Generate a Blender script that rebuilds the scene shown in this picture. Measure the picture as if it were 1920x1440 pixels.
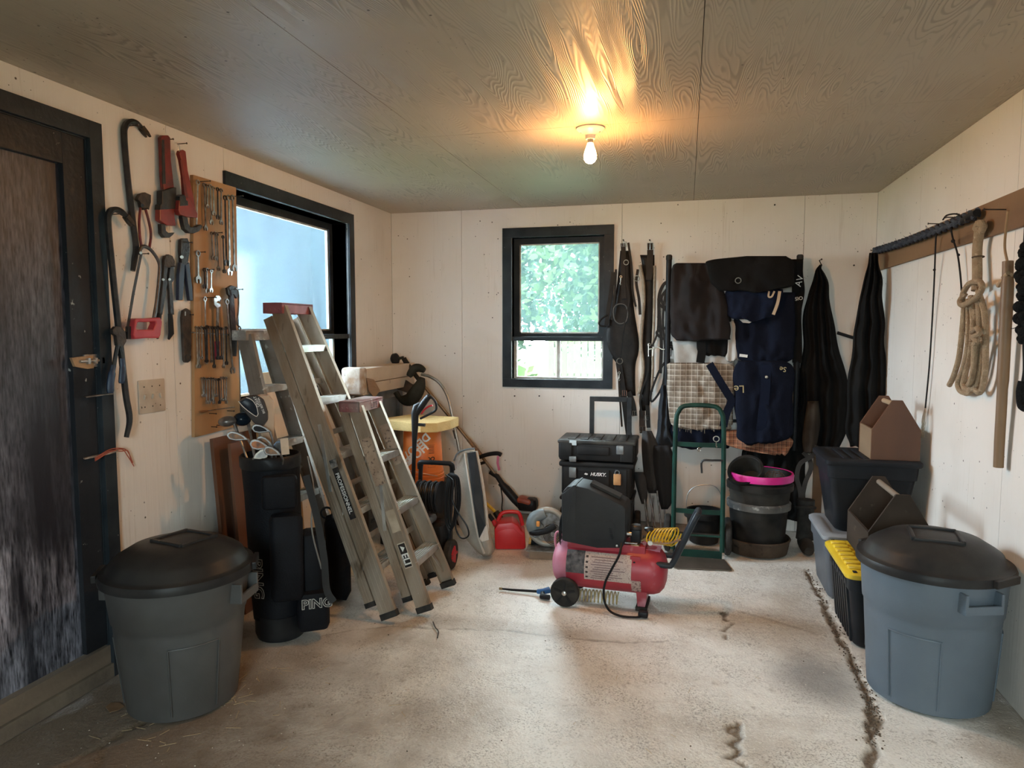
import bpy, math, random
import numpy as np
from mathutils import Vector, Matrix, noise as mnoise

random.seed(7)
SC = bpy.context.scene
COL = SC.collection
for o in list(bpy.data.objects):
    bpy.data.objects.remove(o)

# ---------------------------------------------------------------- camera, sky, exposure
F_PX, YAW, PITCH, CAM_H = 1305.0, -0.24497, -0.07802, 1.487
cam_data = bpy.data.cameras.new('camera')
cam_data.sensor_width = 36.0
cam_data.lens = F_PX / 1920.0 * 36.0
cam_data.clip_start = 0.05
cam = bpy.data.objects.new('camera', cam_data)
cam.location = (0, 0, CAM_H)
cam.rotation_euler = (math.pi / 2 + PITCH, 0, -YAW)
COL.objects.link(cam)
SC.camera = cam

world = bpy.data.worlds.new('overcast_sky')
SC.world = world
world.use_nodes = True
wt = world.node_tree
wt.nodes.clear()
w_out = wt.nodes.new('ShaderNodeOutputWorld')
w_bg = wt.nodes.new('ShaderNodeBackground')
w_geo = wt.nodes.new('ShaderNodeTexCoord')
w_sep = wt.nodes.new('ShaderNodeSeparateXYZ')
w_ramp = wt.nodes.new('ShaderNodeValToRGB')
# overcast sky: three times as bright overhead as at the horizon
w_ramp.color_ramp.elements[0].position = 0.0
w_ramp.color_ramp.elements[0].color = (0.265, 0.312, 0.34, 1)
w_ramp.color_ramp.elements[1].position = 1.0
w_ramp.color_ramp.elements[1].color = (0.76, 0.90, 1.0, 1)
wt.links.new(w_geo.outputs['Generated'], w_sep.inputs[0])
wt.links.new(w_sep.outputs['Z'], w_ramp.inputs[0])
wt.links.new(w_ramp.outputs[0], w_bg.inputs[0])
w_bg.inputs[1].default_value = 30.0
wt.links.new(w_bg.outputs[0], w_out.inputs[0])

def sky_portal(loc, rot, sx, sy):
    l = bpy.data.lights.new('sky_portal', 'AREA'); l.shape = 'RECTANGLE'; l.size = sx; l.size_y = sy
    l.cycles.is_portal = True                      # only guides the sampling of sky light through the window
    o = bpy.data.objects.new('sky_portal', l); o.location = loc; o.rotation_euler = rot
    COL.objects.link(o)
sky_portal((-2.62, 3.977, 1.67), (0, -math.pi / 2, 0), 1.35, 1.45)
sky_portal((-.1, -1.70, 1.62), (math.pi / 2, 0, 0), 1.10, 1.15)
sky_portal((-.987, 5.60, 1.65), (-math.pi / 2, 0, 0), .90, 1.30)

SC.view_settings.view_transform = 'Standard'
SC.view_settings.look = 'None'
SC.view_settings.gamma = 1.0
SC.view_settings.use_curve_mapping = False
SC.view_settings.exposure = 1.42
SC.cycles.use_denoising = True
SC.cycles.max_bounces = 10
SC.cycles.diffuse_bounces = 6
SC.cycles.transparent_max_bounces = 12
SC.cycles.sample_clamp_indirect = 8.0
BULB_STRENGTH = 395.0

# ---------------------------------------------------------------- room frame and pixel rays
XL, XR, YB, YF, ZC = -2.378, 1.278, 5.406, -1.5, 2.44
_cy, _sy, _cp, _sp = math.cos(YAW), math.sin(YAW), math.cos(PITCH), math.sin(PITCH)
_FW = np.array([_sy * _cp, _cy * _cp, _sp])
_RT = np.array([_cy, -_sy, 0.0])
_UP = np.cross(_RT, _FW)
_C = np.array([0, 0, CAM_H])
def _ax(u, v, a, c):
    d = _FW + _RT * (u - 960) / F_PX - _UP * (v - 720) / F_PX
    return Vector(_C + d * (c - _C[a]) / d[a])
def FL(u, v, z=0.0): return _ax(u, v, 2, z)           # on the floor (or a level z)
def CE(u, v): return _ax(u, v, 2, ZC)                 # on the ceiling
def LW(u, v, o=0.0): return _ax(u, v, 0, XL + o)      # on the left wall, o in front of it
def RW(u, v, o=0.0): return _ax(u, v, 0, XR - o)
def BK(u, v, o=0.0): return _ax(u, v, 1, YB - o)
def YP(u, v, y): return _ax(u, v, 1, y)
def XP(u, v, x): return _ax(u, v, 0, x)
def zat(v, x, y):                                     # height of the vertical through (x, y) seen at row v
    lo, hi = -1.0, 3.0
    for _ in range(40):
        m = (lo + hi) / 2
        w = np.array([x, y, m]) - _C
        if 720 - F_PX * (w @ _UP) / (w @ _FW) > v: lo = m
        else: hi = m
    return lo

# ---------------------------------------------------------------- mesh helpers
class MB:
    def __init__(s): s.v = []; s.f = []
    def add(s, vs, fs):
        b = len(s.v)
        s.v.extend(Vector(p) for p in vs)
        s.f.extend(tuple(b + i for i in f) for f in fs)
        return s
    def box(s, c, d, m=None):
        c = Vector(c); h = Vector(d) / 2
        vs = [Vector((x, y, z)) for z in (-h.z, h.z) for y in (-h.y, h.y) for x in (-h.x, h.x)]
        if m is not None: vs = [m @ p for p in vs]
        return s.add([c + p for p in vs], [(0, 2, 3, 1), (4, 5, 7, 6), (0, 1, 5, 4), (2, 6, 7, 3), (0, 4, 6, 2), (1, 3, 7, 5)])
    def bb(s, x0, x1, y0, y1, z0, z1):
        return s.box(((x0 + x1) / 2, (y0 + y1) / 2, (z0 + z1) / 2), (x1 - x0, y1 - y0, z1 - z0))
    def rbox(s, c, d, r, m=None, n=3):
        """box with rounded edges (rounded rectangle in plan, chamfered top and bottom)"""
        c = Vector(c); hx, hy, hz = d[0] / 2, d[1] / 2, d[2] / 2
        r = min(r, hx * .99, hy * .99, hz * .99)
        rings = []
        for z, ins in ((-hz, r), (-hz + r * .3, r * .3), (-hz + r, 0), (hz - r, 0), (hz - r * .3, r * .3), (hz, r)):
            ring = []
            for qx, qy, a0 in ((1, 1, 0), (-1, 1, 90), (-1, -1, 180), (1, -1, 270)):
                for k in range(n + 1):
                    a = math.radians(a0 + 90 * k / n)
                    rr = r - ins
                    ring.append(Vector((qx * (hx - r) + rr * math.cos(a), qy * (hy - r) + rr * math.sin(a), z)))
            rings.append(ring)
        vs = [p for rg in rings for p in rg]
        k = len(rings[0]); fs = []
        for i in range(len(rings) - 1):
            for j in range(k):
                fs.append((i * k + j, i * k + (j + 1) % k, (i + 1) * k + (j + 1) % k, (i + 1) * k + j))
        fs.append(tuple(range(k - 1, -1, -1))); fs.append(tuple((len(rings) - 1) * k + j for j in range(k)))
        if m is not None: vs = [m @ p for p in vs]
        return s.add([c + p for p in vs], fs)
    def lathe(s, prof, n=32, c=(0, 0, 0), m=None, sx=1, sy=1, cap0=True, cap1=True):
        vs = []
        for r, z in prof:
            for k in range(n):
                a = 2 * math.pi * k / n
                vs.append(Vector((r * sx * math.cos(a), r * sy * math.sin(a), z)))
        fs = [(i * n + k, i * n + (k + 1) % n, (i + 1) * n + (k + 1) % n, (i + 1) * n + k)
              for i in range(len(prof) - 1) for k in range(n)]
        if cap0: fs.append(tuple(range(n - 1, -1, -1)))
        if cap1: fs.append(tuple((len(prof) - 1) * n + k for k in range(n)))
        if m is not None: vs = [m @ p for p in vs]
        c = Vector(c)
        return s.add([c + p for p in vs], fs)
    def cyl(s, p0, p1, r0, r1=None, n=16):
        return s.tube([p0, p1], [r0, r0 if r1 is None else r1], n)
    def tube(s, pts, r, n=8, flat=1.0, upv=None, closed=False):
        """sweep a circle (or an ellipse flattened along upv) along pts"""
        pts = [Vector(p) for p in pts]
        N = len(pts)
        rs = r if isinstance(r, (list, tuple)) else [r] * N
        vs = []; prev = None
        for i, p in enumerate(pts):
            if closed: t = pts[(i + 1) % N] - pts[i - 1]
            else: t = pts[min(i + 1, N - 1)] - pts[max(i - 1, 0)]
            if t.length < 1e-9: t = Vector((0, 0, 1))
            t.normalize()
            if upv is not None: a = Vector(upv)
            elif prev is not None: a = prev
            else: a = Vector((0, 0, 1)) if abs(t.z) < .9 else Vector((1, 0, 0))
            a = a - t * a.dot(t)
            if a.length < 1e-6:
                a = t.orthogonal()
            a.normalize(); prev = a
            b = t.cross(a)
            for k in range(n):
                q = 2 * math.pi * (k + .5) / n
                vs.append(p + a * (rs[i] * flat * math.cos(q)) + b * (rs[i] * math.sin(q)))
        fs = []
        for i in range(N if closed else N - 1):
            j2 = (i + 1) % N
            for k in range(n):
                fs.append((i * n + k, i * n + (k + 1) % n, j2 * n + (k + 1) % n, j2 * n + k))
        if not closed:
            fs.append(tuple(range(n - 1, -1, -1))); fs.append(tuple((N - 1) * n + k for k in range(n)))
        return s.add(vs, fs)
    def bar(s, pts, w, t, nrm):
        """flat bar / strap of width w and thickness t along pts, its face turned to nrm"""
        pts = [Vector(p) for p in pts]; N = len(pts); nrm0 = Vector(nrm)
        ws = w if isinstance(w, (list, tuple)) else [w] * N
        vs = []
        for i, p in enumerate(pts):
            tg = (pts[min(i + 1, N - 1)] - pts[max(i - 1, 0)]).normalized()
            nn = (nrm0 - tg * nrm0.dot(tg)).normalized(); sd = tg.cross(nn)
            h = ws[i] / 2
            vs += [p + sd * h + nn * t / 2, p - sd * h + nn * t / 2, p - sd * h - nn * t / 2, p + sd * h - nn * t / 2]
        fs = [(i * 4 + k, (i + 1) * 4 + k, (i + 1) * 4 + (k + 1) % 4, i * 4 + (k + 1) % 4) for i in range(N - 1) for k in range(4)]
        fs += [(0, 1, 2, 3), tuple((N - 1) * 4 + k for k in (3, 2, 1, 0))]
        return s.add(vs, fs)
    def poly(s, pts, ext, hole=None):
        """outline pts extruded by the vector ext (with an optional hole of the same number of points)"""
        pts = [Vector(p) for p in pts]; ext = Vector(ext); n = len(pts)
        if hole is None:
            vs = pts + [p + ext for p in pts]
            fs = [tuple(range(n - 1, -1, -1)), tuple(range(n, 2 * n))] + [(k, (k + 1) % n, n + (k + 1) % n, n + k) for k in range(n)]
        else:
            hl = [Vector(p) for p in hole]
            vs = pts + hl + [p + ext for p in pts] + [p + ext for p in hl]
            fs = []
            for k in range(n):
                j = (k + 1) % n
                fs += [(k, n + k, n + j, j), (2 * n + k, 2 * n + j, 3 * n + j, 3 * n + k), (k, j, 2 * n + j, 2 * n + k), (n + k, 3 * n + k, 3 * n + j, n + j)]
        return s.add(vs, fs)
    def ball(s, c, r, sc=(1, 1, 1), n=16, m=None):
        prof = [(max(1e-4, math.sin(math.pi * i / n * 1.0)) * r, -math.cos(math.pi * i / n) * r) for i in range(n + 1)]
        mm = Matrix.Diagonal(sc) if m is None else m @ Matrix.Diagonal(sc)
        return s.lathe(prof, n * 2 if n < 12 else 24, c, mm)
    def torus(s, c, R, r, nrm=(0, 0, 1), n=28, k=8, a0=0, a1=360):
        nrm = Vector(nrm).normalized(); a = nrm.orthogonal().normalized(); b = nrm.cross(a); c = Vector(c)
        full = abs(a1 - a0) >= 360
        cnt = n if full else n + 1
        pts = [c + a * (R * math.cos(math.radians(a0 + (a1 - a0) * i / n))) + b * (R * math.sin(math.radians(a0 + (a1 - a0) * i / n))) for i in range(cnt)]
        return s.tube(pts, r, k, upv=nrm, closed=full)
    def build(s, name, mat, parent=None, smooth=True, loc=None, bevel=0, sub=0, auto=40):
        """link the collected shape as one mesh object; coordinates are the parent's (or world less loc)"""
        loc = Vector(loc) if loc is not None else Vector()
        me = bpy.data.meshes.new(name)
        me.from_pydata([tuple(p - loc) for p in s.v], [], s.f)
        me.update()
        import bmesh
        bm = bmesh.new(); bm.from_mesh(me)
        bmesh.ops.recalc_face_normals(bm, faces=bm.faces)
        if bevel:
            es = [e for e in bm.edges if len(e.link_faces) == 2 and e.calc_face_angle(0) > .6]
            bmesh.ops.bevel(bm, geom=es, offset=bevel, segments=2, affect='EDGES', profile=.6)
        if smooth:
            for f in bm.faces: f.smooth = True
            for e in bm.edges:
                if len(e.link_faces) == 2 and e.calc_face_angle(0) > math.radians(auto): e.smooth = False
        bm.to_mesh(me); bm.free()
        o = bpy.data.objects.new(name, me)
        COL.objects.link(o)
        o.location = loc
        if mat is not None: me.materials.append(mat)
        if parent is not None: o.parent = parent
        if sub:
            md = o.modifiers.new('subdivision', 'SUBSURF'); md.levels = sub; md.render_levels = sub
        return o

def thing(name, label, cat, loc=(0, 0, 0), rotz=0.0, group=None):
    o = bpy.data.objects.new(name, None)
    o.empty_display_size = .05
    COL.objects.link(o)
    o.location = loc; o.rotation_euler = (0, 0, rotz)
    o['label'] = label; o['category'] = cat
    if group: o['group'] = group
    return o
def tag(o, label, cat, group=None):
    o['label'] = label; o['category'] = cat
    if group: o['group'] = group
    return o
def struct(o, label=None, cat=None):
    o['kind'] = 'structure'
    if label: o['label'] = label
    if cat: o['category'] = cat
    return o
def root_struct(name, label, cat, loc=(0, 0, 0)):
    return struct(thing(name, label, cat, loc), label, cat)
def wloc(root): return lambda p: Vector(p) - root.location      # world point to the root's own frame
class WMB(MB):
    """MB filled with world points under a root that is only moved, not turned"""
    def part(s, name, mat, root, **k):
        d = root.location.copy()
        if root.parent is not None and root.type == 'MESH': d = root.parent.location.copy()
        s.v = [p - d for p in s.v]
        return s.build(name, mat, root, **k)

def curve_pts(pts, n=8):
    """Catmull-Rom through pts"""
    pts = [Vector(p) for p in pts]; out = []
    P = [pts[0] * 2 - pts[1]] + pts + [pts[-1] * 2 - pts[-2]]
    for i in range(1, len(P) - 2):
        for k in range(n):
            t = k / n
            a, b, c, d = P[i - 1], P[i], P[i + 1], P[i + 2]
            out.append(.5 * ((2 * b) + (c - a) * t + (2 * a - 5 * b + 4 * c - d) * t * t + (3 * b - a - 3 * c + d) * t ** 3))
    out.append(pts[-1])
    return out

def lettering(name, body, mat, parent, origin, right, upv, size, ext=.0008, bold=0.0, align='CENTER', warp=None, shear=0.0):
    """text laid on a surface: origin, reading direction and up direction in the parent's frame"""
    cu = bpy.data.curves.new('t', 'FONT')
    cu.body = body; cu.size = size; cu.extrude = ext; cu.offset = bold; cu.align_x = align; cu.align_y = 'CENTER'
    cu.shear = shear; cu.resolution_u = 3
    t = bpy.data.objects.new('t', cu); COL.objects.link(t)
    bpy.context.view_layer.update()
    me = bpy.data.meshes.new_from_object(t.evaluated_get(bpy.context.evaluated_depsgraph_get()))
    bpy.data.objects.remove(t); bpy.data.curves.remove(cu)
    r = Vector(right).normalized(); u = Vector(upv); u = (u - r * u.dot(r)).normalized(); nn = r.cross(u)
    og = Vector(origin)
    for v in me.vertices:
        p = v.co.copy()
        v.co = warp(p) if warp else og + r * p.x + u * p.y + nn * p.z
    me.name = name
    me.materials.clear(); me.materials.append(mat)
    o = bpy.data.objects.new(name, me); COL.objects.link(o)
    o.parent = parent
    return o

# ---------------------------------------------------------------- materials
MATS = {}
def mat(name, col, rough=.6, metal=0.0, c2=None, scale=6.0, amount=1.0, detail=4.0, stretch=(1, 1, 1), bump=0.0, bscale=60.0,
        spec=None, c3=None, s3=30.0, t3=.62, bstretch=(1, 1, 1), sheen=0.0, soft=.12):
    """principled material: base colour, broad second colour (noise), speck colour c3 (fine noise above t3), fine bump"""
    if name in MATS: return MATS[name]
    m = bpy.data.materials.new(name); m.use_nodes = True
    nt = m.node_tree; b = nt.nodes['Principled BSDF']
    b.inputs['Roughness'].default_value = rough; b.inputs['Metallic'].default_value = metal
    b.inputs['Specular IOR Level'].default_value = spec if spec is not None else (.16 if max(col) < .06 and not metal else .5)
    if sheen:
        b.inputs['Sheen Weight'].default_value = sheen
    tc = nt.nodes.new('ShaderNodeTexCoord')
    def mp(st):
        n = nt.nodes.new('ShaderNodeMapping'); n.inputs['Scale'].default_value = st
        nt.links.new(tc.outputs['Object'], n.inputs[0]); return n
    rgba = lambda c: (c[0], c[1], c[2], 1)
    cur = None
    if c2 is not None:
        nz = nt.nodes.new('ShaderNodeTexNoise'); nz.inputs['Scale'].default_value = scale; nz.inputs['Detail'].default_value = detail
        nt.links.new(mp(stretch).outputs[0], nz.inputs[0])
        rp = nt.nodes.new('ShaderNodeValToRGB')
        rp.color_ramp.elements[0].position = .36; rp.color_ramp.elements[1].position = .66
        rp.color_ramp.elements[0].color = rgba(col); rp.color_ramp.elements[1].color = rgba([col[i] * (1 - amount) + c2[i] * amount for i in range(3)])
        nt.links.new(nz.outputs[0], rp.inputs[0]); cur = rp.outputs[0]
    if c3 is not None:
        nz = nt.nodes.new('ShaderNodeTexNoise'); nz.inputs['Scale'].default_value = s3; nz.inputs['Detail'].default_value = 3
        nt.links.new(mp(stretch).outputs[0], nz.inputs[0])
        rp = nt.nodes.new('ShaderNodeValToRGB')
        rp.color_ramp.elements[0].position = t3; rp.color_ramp.elements[1].position = t3 + soft
        rp.color_ramp.elements[0].color = (0, 0, 0, 1); rp.color_ramp.elements[1].color = (1, 1, 1, 1)
        nt.links.new(nz.outputs[0], rp.inputs[0])
        mx = nt.nodes.new('ShaderNodeMix'); mx.data_type = 'RGBA'
        nt.links.new(rp.outputs[0], mx.inputs['Factor'])
        if cur is not None: nt.links.new(cur, mx.inputs['A'])
        else: mx.inputs['A'].default_value = rgba(col)
        mx.inputs['B'].default_value = rgba(c3); cur = mx.outputs['Result']
    if cur is not None: nt.links.new(cur, b.inputs['Base Color'])
    else: b.inputs['Base Color'].default_value = rgba(col)
    if bump:
        nz = nt.nodes.new('ShaderNodeTexNoise'); nz.inputs['Scale'].default_value = bscale; nz.inputs['Detail'].default_value = 3
        nt.links.new(mp(bstretch).outputs[0], nz.inputs[0])
        bp = nt.nodes.new('ShaderNodeBump'); bp.inputs['Strength'].default_value = bump; bp.inputs['Distance'].default_value = .01
        nt.links.new(nz.outputs[0], bp.inputs['Height']); nt.links.new(bp.outputs[0], b.inputs['Normal'])
    MATS[name] = m
    return m
# ================================================================ room shell
def painted_plywood(name, base, dirt, speck, grain_axis, grain=.12, rough=.55, grain_scale=55.0, mottling=2.2, dirt_lo=.50, dirt_hi=.80, bdist=.004, blot_k=.4):
    m = bpy.data.materials.new(name); m.use_nodes = True
    nt = m.node_tree; N = nt.nodes; L = nt.links
    b = N['Principled BSDF']; b.inputs['Roughness'].default_value = rough; b.inputs['Specular IOR Level'].default_value = .4
    tc = N.new('ShaderNodeTexCoord')
    def noise(sc, det, st, dist=0.0):
        mpn = N.new('ShaderNodeMapping'); mpn.inputs['Scale'].default_value = st; L.new(tc.outputs['Object'], mpn.inputs[0])
        n = N.new('ShaderNodeTexNoise'); n.inputs['Scale'].default_value = sc; n.inputs['Detail'].default_value = det
        n.inputs['Distortion'].default_value = dist; L.new(mpn.outputs[0], n.inputs[0]); return n.outputs[0]
    def ramp(src, p0, p1, c0=(0, 0, 0, 1), c1=(1, 1, 1, 1)):
        r = N.new('ShaderNodeValToRGB'); r.color_ramp.elements[0].position = p0; r.color_ramp.elements[1].position = p1
        r.color_ramp.elements[0].color = c0; r.color_ramp.elements[1].color = c1; L.new(src, r.inputs[0]); return r.outputs[0]
    def mix(f, a, bcol):
        x = N.new('ShaderNodeMix'); x.data_type = 'RGBA'; L.new(f, x.inputs['Factor'])
        if isinstance(a, tuple): x.inputs['A'].default_value = a
        else: L.new(a, x.inputs['A'])
        x.inputs['B'].default_value = bcol; return x.outputs['Result']
    def mul(a, k):
        x = N.new('ShaderNodeMath'); x.operation = 'MULTIPLY'; L.new(a, x.inputs[0])
        if isinstance(k, float): x.inputs[1].default_value = k
        else: L.new(k, x.inputs[1])
        return x.outputs[0]
    st = [1, 1, 1]; st[grain_axis] = .045
    blot = ramp(noise(mottling, 5, (1, 1, 1), .4), dirt_lo, dirt_hi)
    g = noise(grain_scale, 5, tuple(st), .6)
    streak = mul(ramp(g, .58, .72), ramp(noise(3.0, 3, (1, 1, 1)), .45, .62))
    c = mix(mul(blot, blot_k), base, dirt)
    c = mix(mul(streak, .55), c, dirt)
    vo = N.new('ShaderNodeTexVoronoi'); vo.inputs['Scale'].default_value = 13.0; vo.inputs['Randomness'].default_value = 1.0
    L.new(tc.outputs['Object'], vo.inputs['Vector'])
    dots = mul(ramp(vo.outputs['Distance'], .045, .075, (1, 1, 1, 1), (0, 0, 0, 1)), ramp(noise(2.3, 2, (1, 1, 1)), .42, .50))
    c = mix(dots, c, speck)
    vo2 = N.new('ShaderNodeTexVoronoi'); vo2.inputs['Scale'].default_value = 38.0
    L.new(tc.outputs['Object'], vo2.inputs['Vector'])
    dots2 = mul(ramp(vo2.outputs['Distance'], .06, .11, (1, 1, 1, 1), (0, 0, 0, 1)), ramp(noise(6, 2, (1, 1, 1)), .56, .62))
    c = mix(dots2, c, speck)
    L.new(c, b.inputs['Base Color'])
    bp = N.new('ShaderNodeBump'); bp.inputs['Strength'].default_value = grain; bp.inputs['Distance'].default_value = bdist
    L.new(g, bp.inputs['Height']); L.new(bp.outputs[0], b.inputs['Normal'])
    MATS[name] = m
    return m

M_WALL = painted_plywood('white painted plywood', (.82, .76, .695, 1), (.64, .565, .48, 1), (.10, .075, .05, 1), 2, grain=.35)
M_CORE = mat('dark wall core', (.05, .045, .04), .9)
M_BLACKTRIM = mat('black trim paint', (.020, .025, .030), .38, c2=(.040, .048, .055), scale=5, stretch=(1, 1, 1), bump=.15, bscale=40, c3=(.25, .25, .24), s3=70, t3=.72, soft=.04)

def ceiling_paint():
    m = painted_plywood('ceiling paint on fir plywood', (.50, .425, .33, 1), (.37, .30, .225, 1), (.07, .05, .035, 1), 1, grain=.1, rough=.46, mottling=.9, dirt_lo=.35, dirt_hi=.75, blot_k=.75)
    nt = m.node_tree; N = nt.nodes; L = nt.links
    N['Principled BSDF'].inputs['Specular IOR Level'].default_value = .65
    tc = N.new('ShaderNodeTexCoord')
    mp = N.new('ShaderNodeMapping'); mp.inputs['Scale'].default_value = (1, .10, 1); L.new(tc.outputs['Object'], mp.inputs[0])
    wv = N.new('ShaderNodeTexNoise'); wv.inputs['Scale'].default_value = 2.2; wv.inputs['Detail'].default_value = 3.5; wv.inputs['Distortion'].default_value = .25
    L.new(mp.outputs[0], wv.inputs[0])
    ml = N.new('ShaderNodeMath'); ml.operation = 'MULTIPLY'; ml.inputs[1].default_value = 900.0; L.new(wv.outputs[0], ml.inputs[0])
    sn = N.new('ShaderNodeMath'); sn.operation = 'SINE'; L.new(ml.outputs[0], sn.inputs[0])
    # raised grain comes and goes over the sheet
    pm = N.new('ShaderNodeTexNoise'); pm.inputs['Scale'].default_value = 1.6; L.new(tc.outputs['Object'], pm.inputs[0])
    pr = N.new('ShaderNodeValToRGB'); pr.color_ramp.elements[0].position = .30; pr.color_ramp.elements[1].position = .60; L.new(pm.outputs[0], pr.inputs[0])
    h = N.new('ShaderNodeMath'); h.operation = 'MULTIPLY'; L.new(sn.outputs[0], h.inputs[0]); L.new(pr.outputs[0], h.inputs[1])
    # grime settled in the open grain
    gr = N.new('ShaderNodeMapRange'); gr.inputs[1].default_value = .15; gr.inputs[2].default_value = .95; gr.inputs[3].default_value = 0; gr.inputs[4].default_value = .5; L.new(h.outputs[0], gr.inputs[0])
    pn = N['Principled BSDF']; src = pn.inputs['Base Color'].links[0].from_socket
    gm = N.new('ShaderNodeMix'); gm.data_type = 'RGBA'; L.new(gr.outputs[0], gm.inputs['Factor']); L.new(src, gm.inputs['A']); gm.inputs['B'].default_value = (.17, .13, .095, 1)
    L.new(gm.outputs['Result'], pn.inputs['Base Color'])
    bp = N.new('ShaderNodeBump'); bp.inputs['Strength'].default_value = .5; bp.inputs['Distance'].default_value = .0009
    L.new(h.outputs[0], bp.inputs['Height'])
    old = [n for n in N if n.type == 'BUMP' and n != bp][0]
    L.new(old.outputs[0], bp.inputs['Normal'])
    L.new(bp.outputs[0], N['Principled BSDF'].inputs['Normal'])
    return m
M_CEIL = ceiling_paint()

def panel_rects(a0, a1, b0, b1, holes):
    """rectangles of [a0,a1]x[b0,b1] less the holes (a0,a1,b0,b1)"""
    rects = [(a0, a1, b0, b1)]
    for h in holes:
        nxt = []
        for r in rects:
            x0, x1, y0, y1 = r
            ix0, ix1, iy0, iy1 = max(x0, h[0]), min(x1, h[1]), max(y0, h[2]), min(y1, h[3])
            if ix0 >= ix1 or iy0 >= iy1: nxt.append(r); continue
            if x0 < ix0: nxt.append((x0, ix0, y0, y1))
            if ix1 < x1: nxt.append((ix1, x1, y0, y1))
            if y0 < iy0: nxt.append((ix0, ix1, y0, iy0))
            if iy1 < y1: nxt.append((ix0, ix1, iy1, y1))
        rects = nxt
    return rects

LWIN = (3.322, 4.632, 1.10, 2.245)      # left window opening: Y, Z
BWIN = (-1.352, -0.622, 1.095, 2.21)    # back window opening: X, Z
FILL_WIN = (-.62, .42, 1.06, 2.10)         # window added behind the camera to let in fill light: X, Z
DOOR = (1.50, 2.385, 0.0, 2.26)         # side door opening: Y, Z
GAP = .0025
TH = .012
def make_wall(name, label, plane, pos, sign, cuts, lo, hi, holes, material=None):
    """plane 0: wall at X=pos, 1: wall at Y=pos; sign = outward direction; cuts = panel joints along the wall"""
    r = root_struct(name, label, 'wall', (0, 0, 0))
    def add(mb, rc, d0, d1):
        a0, a1, b0, b1 = rc
        p0, p1 = sorted((pos + sign * d0, pos + sign * d1))
        if plane == 0: mb.bb(p0, p1, a0, a1, b0, b1)
        else: mb.bb(a0, a1, p0, p1, b0, b1)
    core = MB()
    for rc in panel_rects(lo - (.13 if plane == 0 else .0), hi + (.13 if plane == 0 else .0), 0, ZC + .1, holes): add(core, rc, TH + .0005, .13)
    core.build('wall_core', M_CORE, r, smooth=False)
    ed = [lo] + list(cuts) + [hi]
    for i in range(len(ed) - 1):
        mb = MB()
        for rc in panel_rects(ed[i] + GAP / 2, ed[i + 1] - GAP / 2, 0, ZC - .001, holes): add(mb, rc, 0, TH)
        if mb.v: mb.build('wall_panel', material or M_WALL, r, smooth=False)
    return r
make_wall('wall_left', 'white painted plywood wall hung with hand tools', 0, XL, -1, (0.0, 1.218, 2.842, 3.259, 4.70), YF, YB, [LWIN, DOOR])
make_wall('wall_back', 'white painted plywood end wall behind the horse tack', 1, YB, 1, (-1.77, -.49, .803), XL, XR, [BWIN])
make_wall('wall_right', 'white painted plywood wall with a nailed rail for hanging rope', 0, XR, 1, (-.4, .82, 2.04, 3.25, 4.46), YF, YB, [])
make_wall('wall_front', 'white painted plywood wall facing the tack', 1, YF, -1, (-1.16, .06), XL, XR, [FILL_WIN])

cr = root_struct('ceiling', 'beige painted plywood ceiling with raised grain', 'ceiling')
xs = [XL - .1, -1.262, .034, XR + .1]; ys = [YF - .1, .90, 3.335, YB + .1]
for i in range(3):
    for j in range(3):
        MB().bb(xs[i] + GAP / 2, xs[i + 1] - GAP / 2, ys[j] + GAP / 2, ys[j + 1] - GAP / 2, ZC, ZC + TH).build('ceiling_panel', M_CEIL, cr, smooth=False)
MB().bb(XL - .13, XR + .13, YF - .13, YB + .13, ZC + TH + .001, ZC + .15).build('ceiling_core', M_CORE, cr, smooth=False)

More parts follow.
